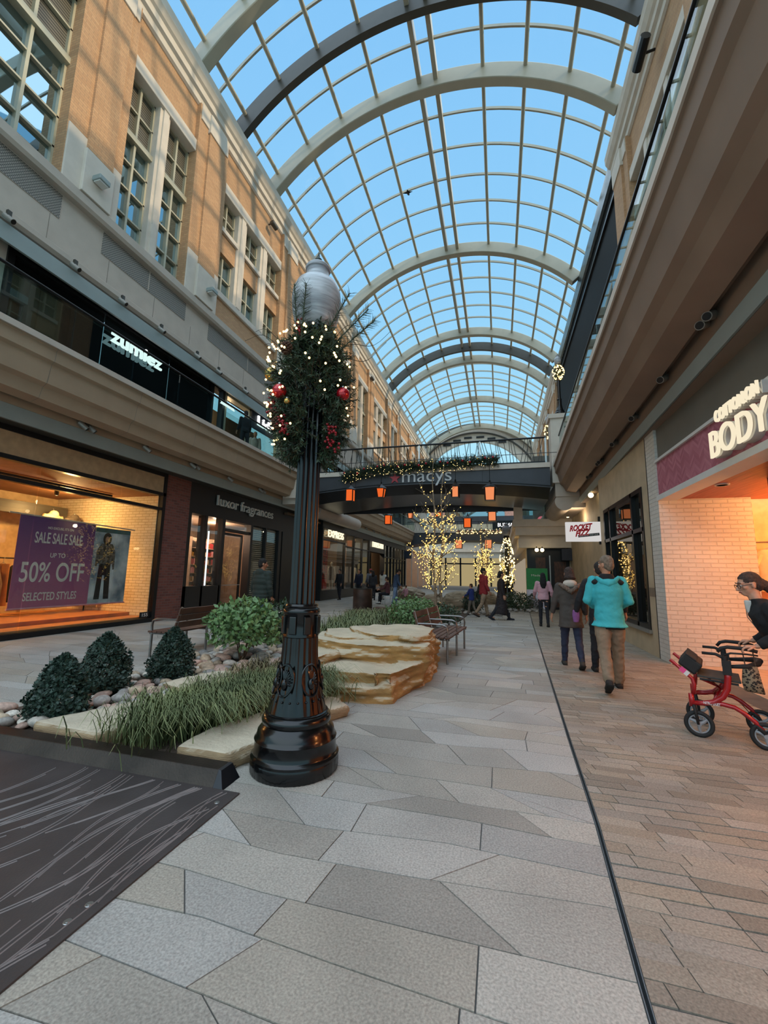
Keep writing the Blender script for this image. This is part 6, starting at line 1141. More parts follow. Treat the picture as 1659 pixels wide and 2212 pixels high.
# ================================================================ PEOPLE
SKIN = M('skin', 'b98468', .55, 0, .06, 20); SKINT = M('skin_tan', '9a6b50', .55, 0, .06, 20)
def CL(name, c, var=.12, bump=.25, sc=7, rough=.85): return bpy.data.materials.get(name) or M(name, c, rough, 0, var, sc, bump, 28)
def dirv(flex, abd=0): return Vector((sin(abd), sin(flex)*cos(abd), -cos(flex)*cos(abd)))
def skeleton(H, lean=0, up2=0, head=(0, 0, 0), legs=((.1, .1), (-.1, .1)), arms=((.1, .15, .3, 0), (.1, .15, .3, 0)), sit=False, toes=(0, 0), wide=1.0, hipw=.095):
    """legs: (hip flex, knee flex) for left,right ; arms: (shoulder flex, abduction, elbow flex, inward) ; metres for a 1.75 m body, then scaled"""
    s = H/1.75; J = {}; hip = Vector((0, 0, .93)); J['hip'] = hip; t = Vector((0, sin(lean), cos(lean))); t2 = Vector((0, sin(lean+up2), cos(lean+up2)))
    J['waist'] = hip+t*.16; J['chest'] = J['waist']+t*.2; J['neck0'] = J['chest']+t2*.2; hd = Vector((0, sin(head[0]), cos(head[0]))); J['neck1'] = J['neck0']+hd*.07; J['head'] = J['neck0']+hd*.178
    J['hd'] = hd; J['yaw'] = head[1]; sh = J['chest']+t2*.145
    for i, (nm, sx) in enumerate((('L', -1), ('R', 1))):
        a, k = legs[i][:2]; ab = legs[i][2]*sx if len(legs[i]) > 2 else .02*sx; J['hip'+nm] = hip+Vector((sx*hipw, 0, -.04)); J['knee'+nm] = J['hip'+nm]+dirv(a, ab)*.43; J['ank'+nm] = J['knee'+nm]+dirv(a-k, ab*.5)*.41; J['toe'+nm] = toes[i]
        f, ab, e, inw = arms[i]; J['sh'+nm] = sh+Vector((sx*.185*wide, 0, 0)); J['elb'+nm] = J['sh'+nm]+dirv(f+lean, ab*sx)*.29; d = dirv(f+lean+e, (ab-inw)*sx); J['wr'+nm] = J['elb'+nm]+d*.255; J['fd'+nm] = d
    low = min(J['ankL'].z+min(0, sin(J['toeL']))*.0, J['ankR'].z)-.085
    for k, v in J.items():
        if isinstance(v, Vector) and k not in ('hd', 'fdL', 'fdR'): v.z -= low
        if isinstance(v, Vector) and k not in ('hd', 'fdL', 'fdR'): J[k] = v*s
    J['s'] = s; return J
def tor(mb, pts, rx, dep, n=20): mb.tube(pts, rx, n, sx=dep, up=(1, 0, 0))
def limb(mb, pts, r):
    mb.tube(pts, r, 12)
    for p, q in zip(pts, r): mb.ball(p, q, 12, 8)
def hand_mesh(mb, w, d, side, s, curl=.35, palm_n=None):
    """palm, four bent fingers of unequal length and a thumb off the palm's side"""
    d = d.normalized(); n = Vector(palm_n) if palm_n else Vector((-side, .15, 0)); n = (n-d*n.dot(d)).normalized(); lat = d.cross(n)*1.0
    if lat.y < 0 and not palm_n: lat = -lat
    h = MB(); h.tube([w-d*.03*s, w+d*.02*s, w+d*.06*s, w+d*.09*s], [.026*s, .034*s, .042*s, .04*s], 12, sx=.45, up=tuple(lat))
    for k, (o, L_) in enumerate(((.03, .072), (.01, .08), (-.011, .075), (-.031, .058))):
        p = w+d*.088*s+lat*o*s; pts = [p-d*.02*s, p]; e = d.copy(); a = 0
        for j, f in enumerate((.45, .32, .23)): a += curl*(1 if j else .7); e = d*cos(a)+n*sin(a); pts.append(pts[-1]+e*L_*f*s)
        limb(h, pts, [.0095*s, .0095*s, .0085*s, .008*s, .007*s])
    p = w+d*.03*s+lat*.03*s; q = p+(lat*.75+d*.65+n*.25).normalized()*.042*s; limb(h, [w+d*.015*s+lat*.012*s, p, q, q+(d*.85+lat*.2+n*.4).normalized()*.03*s], [.014*s, .013*s, .0105*s, .0085*s])
    r = remesh(h, .0055*s, 1); mb.add(r.v, r.f)
def head_mesh(mb, J, vox=.009, detail=True):
    s = J['s']; c = J['head']; R = Matrix.Rotation(J['yaw'], 3, 'Z') @ Matrix.Rotation(-atan2(J['hd'].y, J['hd'].z), 3, 'X')
    def P(x, y, z): return c+R @ Vector((x*s, y*s, z*s))
    h = MB(); h.ball(P(0, -.012, .03), (.074*s, .094*s, .088*s), 20, 14, R); h.ball(P(0, .02, -.035), (.06*s, .066*s, .075*s), 16, 12, R); h.ball(P(0, .052, -.085), (.034*s, .032*s, .026*s), 12, 8, R)
    limb(h, [P(0, .085, .012), P(0, .1, -.015), P(0, .112, -.032)], [.009*s, .012*s, .015*s]); h.ball(P(-.012, .1, -.034), .01*s, 8, 6); h.ball(P(.012, .1, -.034), .01*s, 8, 6)
    h.ball(P(0, .075, .028), (.058*s, .02*s, .014*s), 14, 8, R)
    for k in (-1, 1):
        h.ball(P(k*.046, .055, -.018), (.022*s, .025*s, .02*s), 10, 8, R); h.ball(P(k*.076, -.012, -.012), (.011*s, .022*s, .034*s), 10, 8, R @ Matrix.Rotation(k*-.25, 3, 'Z'))
    h.ball(P(0, .088, -.062), (.024*s, .012*s, .006*s), 10, 6, R); h.ball(P(0, .087, -.071), (.02*s, .012*s, .007*s), 10, 6, R)
    h.tube([J['neck0']-Vector((0, 0, .03*s)), J['neck1'], P(0, -.015, -.06)], [.06*s, .054*s, .056*s], 16)
    r = remesh(h, vox*s, 2, .4); mb.add(r.v, r.f); return P, R
def body_mesh(J, vox=.016, hands=True, curl=(.35, .35), sides=('L', 'R')):
    s = J['s']; b = MB(); tor(b, [J['hip']-Vector((0, 0, .09*s)), J['hip'], J['waist'], J['chest'], J['chest'].lerp(J['neck0'], .6), J['neck0']], [.13*s, .16*s, .135*s, .16*s, .15*s, .06*s], .65)
    for nm in sides:
        limb(b, [J['hip'+nm], J['hip'+nm].lerp(J['knee'+nm], .4), J['knee'+nm], J['knee'+nm].lerp(J['ank'+nm], .35), J['ank'+nm]], [.088*s, .082*s, .056*s, .056*s, .038*s]); limb(b, [J['sh'+nm], J['elb'+nm], J['wr'+nm]], [.055*s, .042*s, .027*s])
        b.tube([J['ank'+nm], J['ank'+nm]+Vector((0, .06*s, -.045*s)), J['ank'+nm]+Vector((0, .14*s, -.06*s))], [.034*s, .03*s, .02*s], 10)
    r = remesh(b, vox*s, 2); m = MB(); m.add(r.v, r.f); P, R = head_mesh(m, J)
    if hands:
        for i, (nm, sd) in enumerate((('L', -1), ('R', 1))): hand_mesh(m, J['wr'+nm], J['fd'+nm], sd, s, curl[i])
    return m, P, R
def fold(a=.008, f=16): return lambda p, n: a*mnoise.noise(Vector((p.x*f*.6, p.y*f*.6, p.z*f)))+a*.6*mnoise.noise(Vector((p.x*30, p.y*30, p.z*22)))
def top(J, hem, grow=.03, hemr=.17, collar=.07, sleeves=1.0, puff=0, vox=.014, sw=1.0, hood=False, cuff=.036, dep=.72, belly=0):
    """jacket, coat or sweater: torso down to hem (m below the hip, scaled) plus sleeves"""
    s = J['s']; b = MB(); t = (J['chest']-J['hip']).normalized(); bot = J['hip']-Vector((0, 0, hem*s)); pts = [bot, bot.lerp(J['hip'], .5), J['hip']+t*.02*s, J['waist'], J['chest'], J['chest'].lerp(J['neck0'], .62), J['neck0']-Vector((0, 0, .01*s)), J['neck0']+Vector((0, 0, .03*s))]
    rr = [hemr*s, (.16+grow)*s*.98, (.155+grow)*s, (.14+grow+belly)*s, (.163+grow)*s, (.155+grow*.7)*s, (.075+grow*.3)*s, collar*s]
    if puff:
        P2, R2 = [], []; N = 44
        for i in range(N+1):
            u = i/N*(len(pts)-1); k = min(int(u), len(pts)-2); P2.append(pts[k].lerp(pts[k+1], u-k)); R2.append((rr[k]*(1-(u-k))+rr[k+1]*(u-k))*(1+puff*(abs(sin(i*pi/4.4))-.6)))
        pts, rr = P2, R2
    tor(b, pts, rr, dep, 24)
    for nm in ('L', 'R'):
        a, e, w = J['sh'+nm], J['elb'+nm], J['wr'+nm]; P_ = [a+(J['chest']-a)*.15, a, a.lerp(e, .5), e, e.lerp(w, .5), w+(e-w).normalized()*.02*s]; r_ = [.075*s*sw, .07*s*sw, .063*s*sw, .058*s*sw, .053*s*sw, cuff*s*1.15]
        if puff:
            P2, R2 = [], []
            for i in range(31): u = i/30*5; k = min(int(u), 4); P2.append(P_[k].lerp(P_[k+1], u-k)); R2.append((r_[k]*(1-(u-k))+r_[k+1]*(u-k))*(1+puff*1.3*(abs(sin(i*pi/4.2))-.6)))
            P_, r_ = P2, R2
        b.tube(P_, r_, 14); b.ball(a, r_[1] if not puff else .07*s*sw, 14, 10); b.ball(e, .058*s*sw, 12, 8)
    if hood: b.ball(J['neck0']+Vector((0, -.085*s, -.02*s)), (.125*s, .07*s, .095*s), 16, 10)
    return remesh(b, vox*s, 2, .5, fold(.007*s if not puff else .002))
def trousers(J, flare=0, vox=.014, loose=1.0, short=0):
    s = J['s']; b = MB(); tor(b, [J['hip']-Vector((0, 0, .1*s)), J['hip']-Vector((0, 0, .04*s)), J['hip']+Vector((0, 0, .05*s)), J['waist'].lerp(J['hip'], .3)], [.13*s, .17*s, .165*s, .15*s], .72, 20)
    for nm in ('L', 'R'): limb(b, [J['hip'+nm], J['hip'+nm].lerp(J['knee'+nm], .45), J['knee'+nm], J['knee'+nm].lerp(J['ank'+nm], .5), J['ank'+nm].lerp(J['knee'+nm], .04+short)], [.1*s*loose, .094*s*loose, .07*s*loose, .066*s*loose+flare*.5, .055*s*loose+flare])
    return remesh(b, vox*s, 2, .5, fold(.009*s, 20))
def shoe(J, nm, big=1.0, boot=0, yaw=0):
    s = J['s']; a = J['ank'+nm]; tp = J['toe'+nm]; f = Vector((sin(yaw), cos(yaw)*cos(tp), -sin(tp))); u = Vector((0, sin(tp), cos(tp))); b = MB(); k = s*big
    so = a-u*.055*k; b.tube([so-f*.075*k, so-f*.03*k, so+f*.06*k, so+f*.14*k, so+f*.185*k], [.034*k, .042*k, .045*k, .046*k, .03*k], 14, sx=.75, up=(1, 0, 0)); b.tube([so-f*.02*k, a, a+u*(.03+boot)*k], [.044*k, .044*k, .042*k], 12); b.tube([so+f*.0*k+u*.02*k, so+f*.11*k], [.045*k, .035*k], 12)
    r = remesh(b, .011*s, 1); so_ = MB(); so2 = so-u*.03*k; so_.tube([so2-f*.085*k, so2+f*.05*k, so2+f*.19*k], [.04*k, .046*k, .036*k], 14, sx=.3, up=(1, 0, 0)); return r, so_
def person(label, loc, rz, J, hair=None, hairc='3a2a20', longhair=0, topc=None, toph=None, legc=None, legk=None, shoec='26221f', bootk=0, skin=None, body_kw={}, extra=None, tname='jacket', lname='trousers', hoodc=None):
    t = thing('person', label, 'person', loc, rz); s = J['s']; m, P, R = body_mesh(J, **body_kw); m.build('body', skin or SKIN, t, smooth='all', local=True)
    if topc is not None: top(J, **toph).build(tname, topc, t, smooth='all', local=True)
    if legc is not None: trousers(J, **(legk or {})).build(lname, legc, t, smooth='all', local=True)
    sm = CL('shoe_'+shoec, shoec, .1, .1)
    for nm in ('L', 'R'):
        a, so = shoe(J, nm, 1.05, bootk); o = a.build('shoe', sm, t, smooth='all', local=True); so.build('sole', CL('shoe_sole', '1a1817'), o, smooth='all', local=True)
    hb = MB(); hb.ball(P(0, -.02, .045), (.083*s, .1*s, .09*s), 20, 14, R); hb.ball(P(0, -.05, -.01), (.078*s, .07*s, .09*s), 16, 12, R)
    if longhair:
        hb.tube([P(0, -.07, .04), P(0, -.09, -.08), P(0, -.11, -.08-longhair*.5), P(0, -.11, -.08-longhair)], [.08*s, .1*s, .115*s, .07*s], 16, sx=.55, up=(1, 0, 0))
    hb.v = [p if (R.inverted() @ (Vector(p)-J['head'])).y < .05*s or (R.inverted() @ (Vector(p)-J['head'])).z > .05*s else tuple(Vector(p)*1) for p in hb.v]
    hr = remesh(hb, .012*s, 1, .5, lambda p, n: .006*mnoise.noise(p*45)); keep = [];
    Ri = R.inverted(); vv = [Ri @ (Vector(p)-J['head']) for p in hr.v]
    hr.f = [f for f in hr.f if not all(vv[i].y > .055*s and vv[i].z < .062*s for i in f) and not all(vv[i].y > .02*s and vv[i].z < .0 for i in f)]
    hr.build('hair', CL('hair_'+hairc, hairc, .3, .6, 30), t, smooth='all', local=True)
    if extra: extra(t, J, P, R)
    return t
def eyes(t, J, P, R, brow='3a2a20', lips='8a4a48'):
    s = J['s']
    for k in (-1, 1):
        b = MB(); b.ball(P(k*.031, .078, .004), .0125*s, 12, 8); e = b.build('eye', CL('eye_white', 'd8d2cc', .02, 0), t, smooth='all', local=True); b = MB(); b.ball(P(k*.031-.003, .0868, .003), .0055*s, 10, 8); b.build('iris', CL('iris_dark', '2a1d16', .02, 0), e, smooth='all', local=True)
        b = MB(); b.tube([P(k*.014, .096, .03), P(k*.032, .094, .037), P(k*.052, .08, .03)], [.004*s, .005*s, .003*s], 6); b.build('eyebrow', CL('brow', brow), t, local=True)
    b = MB(); b.tube([P(-.024, .09, -.066), P(0, .101, -.064), P(.024, .09, -.066)], [.003*s, .0065*s, .003*s], 8); b.build('lips', CL('lips', lips, .05, 0), t, smooth='all', local=True)
# --- man in teal jacket
def teal_extra(t, J, P, R):
    s = J['s']; eyes(t, J, P, R); b = MB(); tor(b, [J['neck0']-Vector((0, .0, .06)), J['neck0']+Vector((0, -.01, .0)), J['neck0']+Vector((0, -.012, .05))], [.13, .105, .085], .85); b.ball(J['neck0']+Vector((-.14, -.02, -.075)), (.088, .1, .055)); b.ball(J['neck0']+Vector((.14, -.02, -.075)), (.088, .1, .055)); remesh(b, .014, 2).build('black_collar', CL('black_fleece', '17181b'), t, smooth='all', local=True)
    b = MB(); b.tube([J['neck0']+Vector((-.15, -.07, -.0)), J['neck0']+Vector((-.08, -.13, -.07)), J['neck0']+Vector((0, -.15, -.1)), J['neck0']+Vector((.08, -.13, -.07)), J['neck0']+Vector((.15, -.07, -.0))], [.03, .045, .055, .045, .03], 12, sx=.7); remesh(b, .012, 2, .5, fold(.006)).build('hood', CL('teal_nylon', '3fb0b8'), t, smooth='all', local=True)
    b = MB(); tor(b, [J['hip']+Vector((0, 0, -.15)), J['hip']+Vector((0, 0, -.1))], [.195, .195], .74); b.build('belt', CL('belt_black', '1b1b1e'), t, smooth='all', local=True)
J = skeleton(1.79, .05, .02, (.05, .75, 0), ((-.3, .42), (.2, .05)), ((-.12, .3, 1.25, .8), (-.12, .3, 1.25, .8)), toes=(.55, -.05), wide=.98, hipw=.09)
person('man in bright teal jacket and khaki trousers walking away near the right wall', (1.5, 6.75, 0), radians(-4), J, hairc='7d6c5c', topc=CL('teal_nylon', '3fb0b8', .08), toph=dict(hem=.12, grow=.035, hemr=.24, sw=1.02, cuff=.055, dep=.84), legc=CL('khaki_cloth', '8a7560'), legk=dict(loose=1.08, flare=.008), shoec='2b2523', bootk=.05, extra=teal_extra)
# --- person in black just ahead of him
def black_extra(t, J, P, R):
    b = MB(); b.tube([J['wrL']+Vector((0, 0, .05)), J['wrL']-Vector((0, 0, .05)), J['wrL']-Vector((0, 0, .15))], [.05, .06, .045], 12, sx=.7); remesh(b, .01, 2).build('mitten', CL('purple_knit', '8d5a96', .15, .5), t, smooth='all', local=True)
J = skeleton(1.74, .03, 0, (.05, 0, 0), ((.25, .1), (-.25, .4)), ((.0, .42, .2, .2), (.0, .42, .5, .2)), toes=(0, .4), wide=1.15)
person('person in a black coat and purple mitten mostly hidden ahead of the teal jacket', (1.62, 7.75, 0), 0, J, hairc='2a2320', topc=CL('black_coat', '1d1e22'), toph=dict(hem=.2, grow=.045, hemr=.21, sw=1.1), legc=CL('dark_trousers', '23242b'), extra=black_extra)
# --- woman in brown parka
def coat_extra(t, J, P, R):
    b = MB(); b.tube([J['neck0']+Vector((-.17, -.04, -.01)), J['neck0']+Vector((-.1, -.13, -.06)), J['neck0']+Vector((0, -.16, -.14)), J['neck0']+Vector((.1, -.13, -.06)), J['neck0']+Vector((.17, -.04, -.01))], [.03, .04, .045, .04, .03], 12); remesh(b, .011, 1, .5, lambda p, n: .012*mnoise.noise(p*60)).build('fur_trim', CL('fur_trim', '6b5a4e', .4, .8, 40), t, smooth='all', local=True)
    b = MB(); b.ball(J['neck0']+Vector((0, -.085, .0)), (.12, .07, .075)); remesh(b, .012, 2).build('hood_lining', CL('cream_fleece', 'c9beb0'), t, smooth='all', local=True)
J = skeleton(1.66, .02, 0, (.03, 0, 0), ((.26, .06), (-.2, .4)), ((.05, .28, .2, .1), (-.1, .2, .3, .1)), toes=(0, .5))
person('woman in a brown parka with fur hood and dark jeans walking away', (1.2, 8.15, 0), 0, J, hairc='3a2d28', longhair=.02, topc=CL('olive_brown_parka', '4b433e', .1), toph=dict(hem=.24, grow=.045, hemr=.225, sw=1.05), legc=CL('navy_jeans', '2a3046'), legk=dict(loose=.95), shoec='3a342f', bootk=.03, extra=coat_extra)
# --- woman in pink sweater
J = skeleton(1.6, .0, 0, (.0, 0, 0), ((.1, .1), (-.12, .2)), ((.1, .28, .7, .2), (-.1, .3, .6, .2)), toes=(0, .3))
person('woman with long black hair in a pink sweater and black jeans walking away', (1.34, 14.4, 0), 0, J, hairc='121114', longhair=.33, topc=CL('pink_knit', 'c99aa4', .08), toph=dict(hem=.06, grow=.035, hemr=.18, sw=1.15, vox=.016), legc=CL('black_denim', '1c1d24'), legk=dict(loose=.9), shoec='151416', bootk=.12, tname='sweater')
# --- family in the middle distance
J = skeleton(1.79, .02, 0, (.05, -.5, 0), ((.3, .1), (-.28, .35)), ((.15, .18, .5, 0), (-.1, .2, .5, 0)), toes=(0, .45))
person('man in a red jacket and khaki trousers walking beside a boy', (-.6, 16.75, 0), radians(-62), J, hairc='1d1815', topc=CL('red_jacket', '8a2428'), toph=dict(hem=.12, grow=.05, hemr=.2, sw=1.15, hood=True), legc=CL('khaki_cloth', '8a7560'), shoec='4a3a30', skin=SKINT)
def skirt(t, J, P, R):
    b = MB(); tor(b, [J['waist'], J['hip'], J['hip']-Vector((0, 0, .35)), J['hip']-Vector((0, .05, .68))], [.16, .19, .25, .33], .75); remesh(b, .02, 2, .5, fold(.015)).build('coat_skirt', CL('long_black_coat', '241c1e'), t, smooth='all', local=True)
J = skeleton(1.7, .02, 0, (.0, .2, 0), ((.38, .05), (-.35, .3)), ((.1, .12, .3, 0), (-.1, .12, .3, 0)), toes=(0, .5))
person('woman in a long black coat and heeled boots striding to the right', (.05, 15.75, 0), radians(-78), J, hairc='17120f', longhair=.05, topc=CL('long_black_coat', '241c1e'), toph=dict(hem=.2, grow=.04, hemr=.21), legc=CL('black_denim', '1c1d24'), shoec='191a24', bootk=.15, extra=skirt, tname='coat')
def scooter(t, J, P, R): pass
J = skeleton(1.18, .05, 0, (.05, .3, 0), ((.25, .2), (-.2, .3)), ((.4, .15, .5, 0), (.3, .15, .5, 0)), toes=(0, .3), wide=.95)
person('small boy in a blue jacket and grey trousers beside the man in red', (-1.08, 17.2, 0), radians(60), J, hairc='3a2417', topc=CL('blue_jacket', '1f2f6a'), toph=dict(hem=.1, grow=.05, hemr=.2), legc=CL('grey_trousers', '6f665c'), shoec='22222a')
# --- man in green puffer by the perfume shop
J = skeleton(1.76, .03, 0, (.05, -.55, 0), ((.12, .05), (-.1, .15)), ((-.05, .22, .35, .1), (-.05, .2, .3, .1)), toes=(0, .2), wide=1.05)
person('man in a dark green quilted puffer jacket standing behind the left bench and shrub', (-5.35, 8.75, 0), radians(-15), J, hairc='1a1715', topc=CL('green_puffer', '28322d', .1, .1), toph=dict(hem=.12, grow=.07, hemr=.2, sw=1.25, puff=.1, hood=True, vox=.013), legc=CL('blue_jeans', '3a4660'), skin=SKINT)
# --- people outside the Express shop
def simple(label, loc, rz, H, hairc, tc, lc, legs=((.12, .08), (-.12, .15)), arms=((.1, .15, .3, 0), (.05, .15, .3, 0)), long=0, head=(.03, 0, 0), shoec='26221f', hem=.08, extra=None, lean=.02, skin=None, lk=None):
    J = skeleton(H, lean, 0, head, legs, arms, toes=(0, .2)); return person(label, loc, rz, J, hairc=hairc, longhair=long, topc=tc, toph=dict(hem=hem, grow=.04, hemr=.185, sw=1.08, vox=.018), legc=lc, legk=dict(vox=.018, **(lk or {})), shoec=shoec, extra=extra, skin=skin)
simple('person in a navy jacket facing the street outside the EXPRESS window', (-8.3, 24.6, 0), radians(170), 1.75, '2a1d16', CL('navy_jacket', '1c2238'), CL('dark_trousers', '23242b'))
simple('person in a dark coat standing nearest the EXPRESS window glass', (-9.1, 23.4, 0), radians(160), 1.72, '1f1a17', CL('charcoal_coat', '24262b'), CL('dark_trousers', '23242b'))
def cap(t, J, P, R): b = MB(); b.ball(P(0, -.01, .075), (.09*J['s'], .105*J['s'], .06*J['s']), 14, 8, R); b.build('red_cap', CL('red_cap', 'b3404a'), t, smooth='all', local=True)
simple('man in a grey sweater and red cap behind the litter bin', (-8.0, 26.0, 0), radians(40), 1.78, '3a3029', CL('grey_sweater', '6d7280'), CL('dark_trousers', '23242b'), extra=cap)
simple('woman with dark hair and dark top behind the litter bin', (-7.35, 24.4, 0), radians(20), 1.66, '15110f', CL('dark_top', '33343a'), CL('black_denim', '1c1d24'), long=.18)
def tote(t, J, P, R):
    w = J['wrR']; b = MB(); b.box(w.x-.03, w.x+.06, w.y-.16, w.y+.16, w.z-.5, w.z-.15); b.build('shoulder_bag', CL('bag_black', '202022'), t, local=True, bevel=.03)
simple('woman with a dark ponytail in a white sweater and brown trousers', (-6.9, 25.0, 0), radians(-25), 1.72, '1d1613', CL('white_knit', 'cfcfca'), CL('brown_wide_trousers', '6a5545'), long=.14, extra=tote, lk=dict(flare=.03))
simple('man in a blue and maroon jacket and light jeans bending toward a toddler', (-4.95, 20.3, 0), radians(-70), 1.76, '15120f', CL('blue_maroon_jacket', '364863', .3, .2, 3), CL('light_jeans', '7287a6'), head=(.6, 0, 0), lean=.12, shoec='c8c8c8', skin=SKINT)
simple('toddler in a pink coat and maroon leggings', (-4.55, 20.9, 0), radians(150), .95, '2a1b15', CL('pink_coat', 'c08a92'), CL('maroon_leggings', '5a2836'), hem=.14, arms=((.3, .35, .3, 0), (.3, .35, .3, 0)), shoec='b57a80')
ch = thing('chair', 'light metal chair with a seated person in black near the man with the toddler', 'chair', (-5.6, 21.4, 0)); b = MB(); b.box(-5.85, -5.4, 21.15, 21.6, .42, .45); b.build('seat', MT['stainless'], ch)
for x in (-5.83, -5.42):
    for y in (21.17, 21.58): b = MB(); b.tube([(x, y, 0), (x, y, .43)], .014, 6); b.build('leg', MT['stainless'], ch)
b = MB(); b.tube([(-5.42, 21.17, .44), (-5.36, 21.17, .85), (-5.36, 21.58, .85), (-5.42, 21.58, .44)], .014, 6); b.build('backrest', MT['stainless'], ch)
J = skeleton(1.68, .08, 0, (.15, 0, 0), ((1.5, 1.45), (1.4, 1.35)), ((.4, .12, .8, 0), (.4, .12, .8, 0)))
person('seated person in a maroon top and black trousers with white shoes', (-5.62, 21.38, .0), radians(90), J, hairc='2a1812', topc=CL('maroon_top', '5d3538'), toph=dict(hem=.05, grow=.03, hemr=.18, vox=.018), legc=CL('black_denim', '1c1d24'), legk=dict(vox=.018), shoec='d5d2cc')
simple('far person in a yellow vest by the right hand shops', (.75, 36.5, 0), 0, 1.78, '1d1815', CL('yellow_vest', 'a9b43c'), CL('dark_trousers', '23242b'))
simple('far person in dark clothes just right of the yellow vest', (.9, 36.0, 0), 0, 1.78, '1d1815', CL('charcoal_coat', '24262b'), CL('dark_trousers', '23242b'))
J = skeleton(1.7, -.25, 0, (.3, 0, 0), ((1.45, 1.0), (1.35, .8)), ((.3, .2, .6, 0), (.3, .2, .6, 0)))
person('far person in dark clothes reclining on a boulder under the trees', (-1.1, 23.9, 0), radians(60), J, hairc='1d1815', topc=CL('charcoal_coat', '24262b'), toph=dict(hem=.05, vox=.02), legc=CL('black_denim', '1c1d24'), legk=dict(vox=.02), shoec='d5d2cc')
# --- upper level
simple('man with grey hair and pale vest on the upper level below the hat sign', (-10.75, 16.3, 6.1), radians(-150), 1.76, '8f8a84', CL('pale_vest', 'a9b2ba'), CL('dark_trousers', '23242b'))
simple('person in a dark hoodie on the upper walkway beside the hat shop', (-9.55, 13.75, 6.1), radians(60), 1.66, '15110f', CL('charcoal_hoodie', '1e2026'), CL('dark_trousers', '23242b'))
# ================================================================ WALKER (rollator) AND THE WOMAN PUSHING IT
WO = Vector((1.87, 5.06, 0)); WU = Vector((.925, -.38, 0)).normalized(); WV = Vector((.38, .925, 0)).normalized()
def wp(b_, z, v=0.0): return WO+WU*b_+WV*v+Vector((0, 0, z))
RED = M('red_gloss_frame', 'a5121c', .28, .2, .06, 4, coat=.5); RUB = M('black_rubber', '1a1a1b', .7, 0, .1, 20); GRAYW = M('grey_wheel', '8f8f92', .45)
wk = thing('rollator_walker', 'red four-wheeled rollator walker with black seat and handles at the right edge', 'walker', (2.1, 5.15, 0), 0)
def wheel(c, r, name='wheel'):
    b = MB(); pts = [c+WU*r*.86*cos(a)+Vector((0, 0, r*.86*sin(a))) for a in np.linspace(0, 2*pi, 41)[:-1]]; b.tube(pts, r*.14, 10, closed=True, sx=1.2, up=tuple(WV)); o = b.build(name, RUB, wk, smooth='all')
    b = MB(); pts = [c+WU*r*.68*cos(a)+Vector((0, 0, r*.68*sin(a))) for a in np.linspace(0, 2*pi, 37)[:-1]]; b.tube(pts, r*.07, 8, closed=True, up=tuple(WV))
    for k in range(3):
        a = .5+k*2*pi/3; b.tube([c, c+WU*r*.35*cos(a)+Vector((0, 0, r*.35*sin(a))), c+WU*r*.68*cos(a+.15)+Vector((0, 0, r*.68*sin(a+.15)))], [r*.16, r*.13, r*.1], 8)
    b.tube([c-WV*.02, c+WV*.02], r*.17, 14); b.build('rim', GRAYW, o, smooth=True); return o
for v in (0.0, .5):
    wheel(wp(.005, .122, v), .122); wheel(wp(.5, .118, v), .118)
    b = MB(); b.tube([wp(-.03, .3, v-.0), wp(-.02, .27, v-.028), wp(.0, .122, v-.03)], [.02, .016, .012], 8); b.tube([wp(-.03, .3, v), wp(-.02, .27, v+.028), wp(.0, .122, v+.03)], [.02, .016, .012], 8); b.build('fork', RUB, wk, smooth='all')
    b = MB(); b.tube([wp(-.04, .28, v), wp(-.04, .4, v)], .024, 12); b.tube([wp(-.195, .705, v), wp(-.06, .585, v), wp(-.02, .545, v), wp(-.008, .49, v), wp(-.02, .4, v)], [.016, .017, .018, .019, .02], 12); b.build('front_tube', RED, wk, smooth='all')
    b = MB(); b.tube([wp(-.04, .31, v), wp(.06, .325, v), wp(.14, .35, v), wp(.21, .41, v), wp(.25, .49, v), wp(.262, .6, v), wp(.262, .66, v)], [.022, .024, .026, .027, .028, .028, .028], 14); b.build('seat_post', RED, wk, smooth='all')
    b = MB(); b.tube([wp(.0, .325, v), wp(.1, .335, v), wp(.2, .342, v), wp(.29, .33, v), wp(.36, .29, v), wp(.43, .23, v), wp(.48, .17, v)], [.016, .019, .021, .021, .02, .019, .017], 12); b.build('rear_arch', RED, wk, smooth='all')
    b = MB(); b.tube([wp(.255, .62, v), wp(.25, .8, v)], .024, 12); b.box(-.035, .035, -.03, .03, -.075, .06, Matrix.Translation(wp(.262, .7, v)) @ Matrix.Rotation(atan2(WU.y, WU.x), 4, 'Z')); b.build('handle_clamp', RUB, wk, smooth=True)
    b = MB(); b.tube([wp(.2, .83, v), wp(.23, .87, v), wp(.28, .885, v), wp(.36, .885, v), wp(.44, .88, v), wp(.5, .865, v)], [.014, .016, .017, .018, .018, .016], 12); b.build('grip', RUB, wk, smooth='all')
    b = MB(); b.tube([wp(.075, .807, v), wp(.18, .808, v), wp(.22, .79, v), wp(.25, .78, v)], [.014, .014, .016, .018], 10); b.build('brake_lever', RUB, wk, smooth='all')
    b = MB(); b.tube([wp(.22, .79, v), wp(.3, .83, v), wp(.42, .835, v), wp(.5, .83, v)], [.01, .009, .008, .008], 8); b.build('hand_brake', RUB, wk, smooth='all')
    b = MB(); b.tube([wp(.3, .31, v+.02), wp(.36, .26, v+.022), wp(.42, .18, v+.022), wp(.46, .14, v+.02)], .004, 6); b.build('brake_cable', RUB, wk)
    b = MB(); b.tube([wp(.44, .2, v), wp(.47, .17, v), wp(.5, .118, v)], [.022, .022, .018], 10); b.build('rear_bracket', RUB, wk, smooth='all')
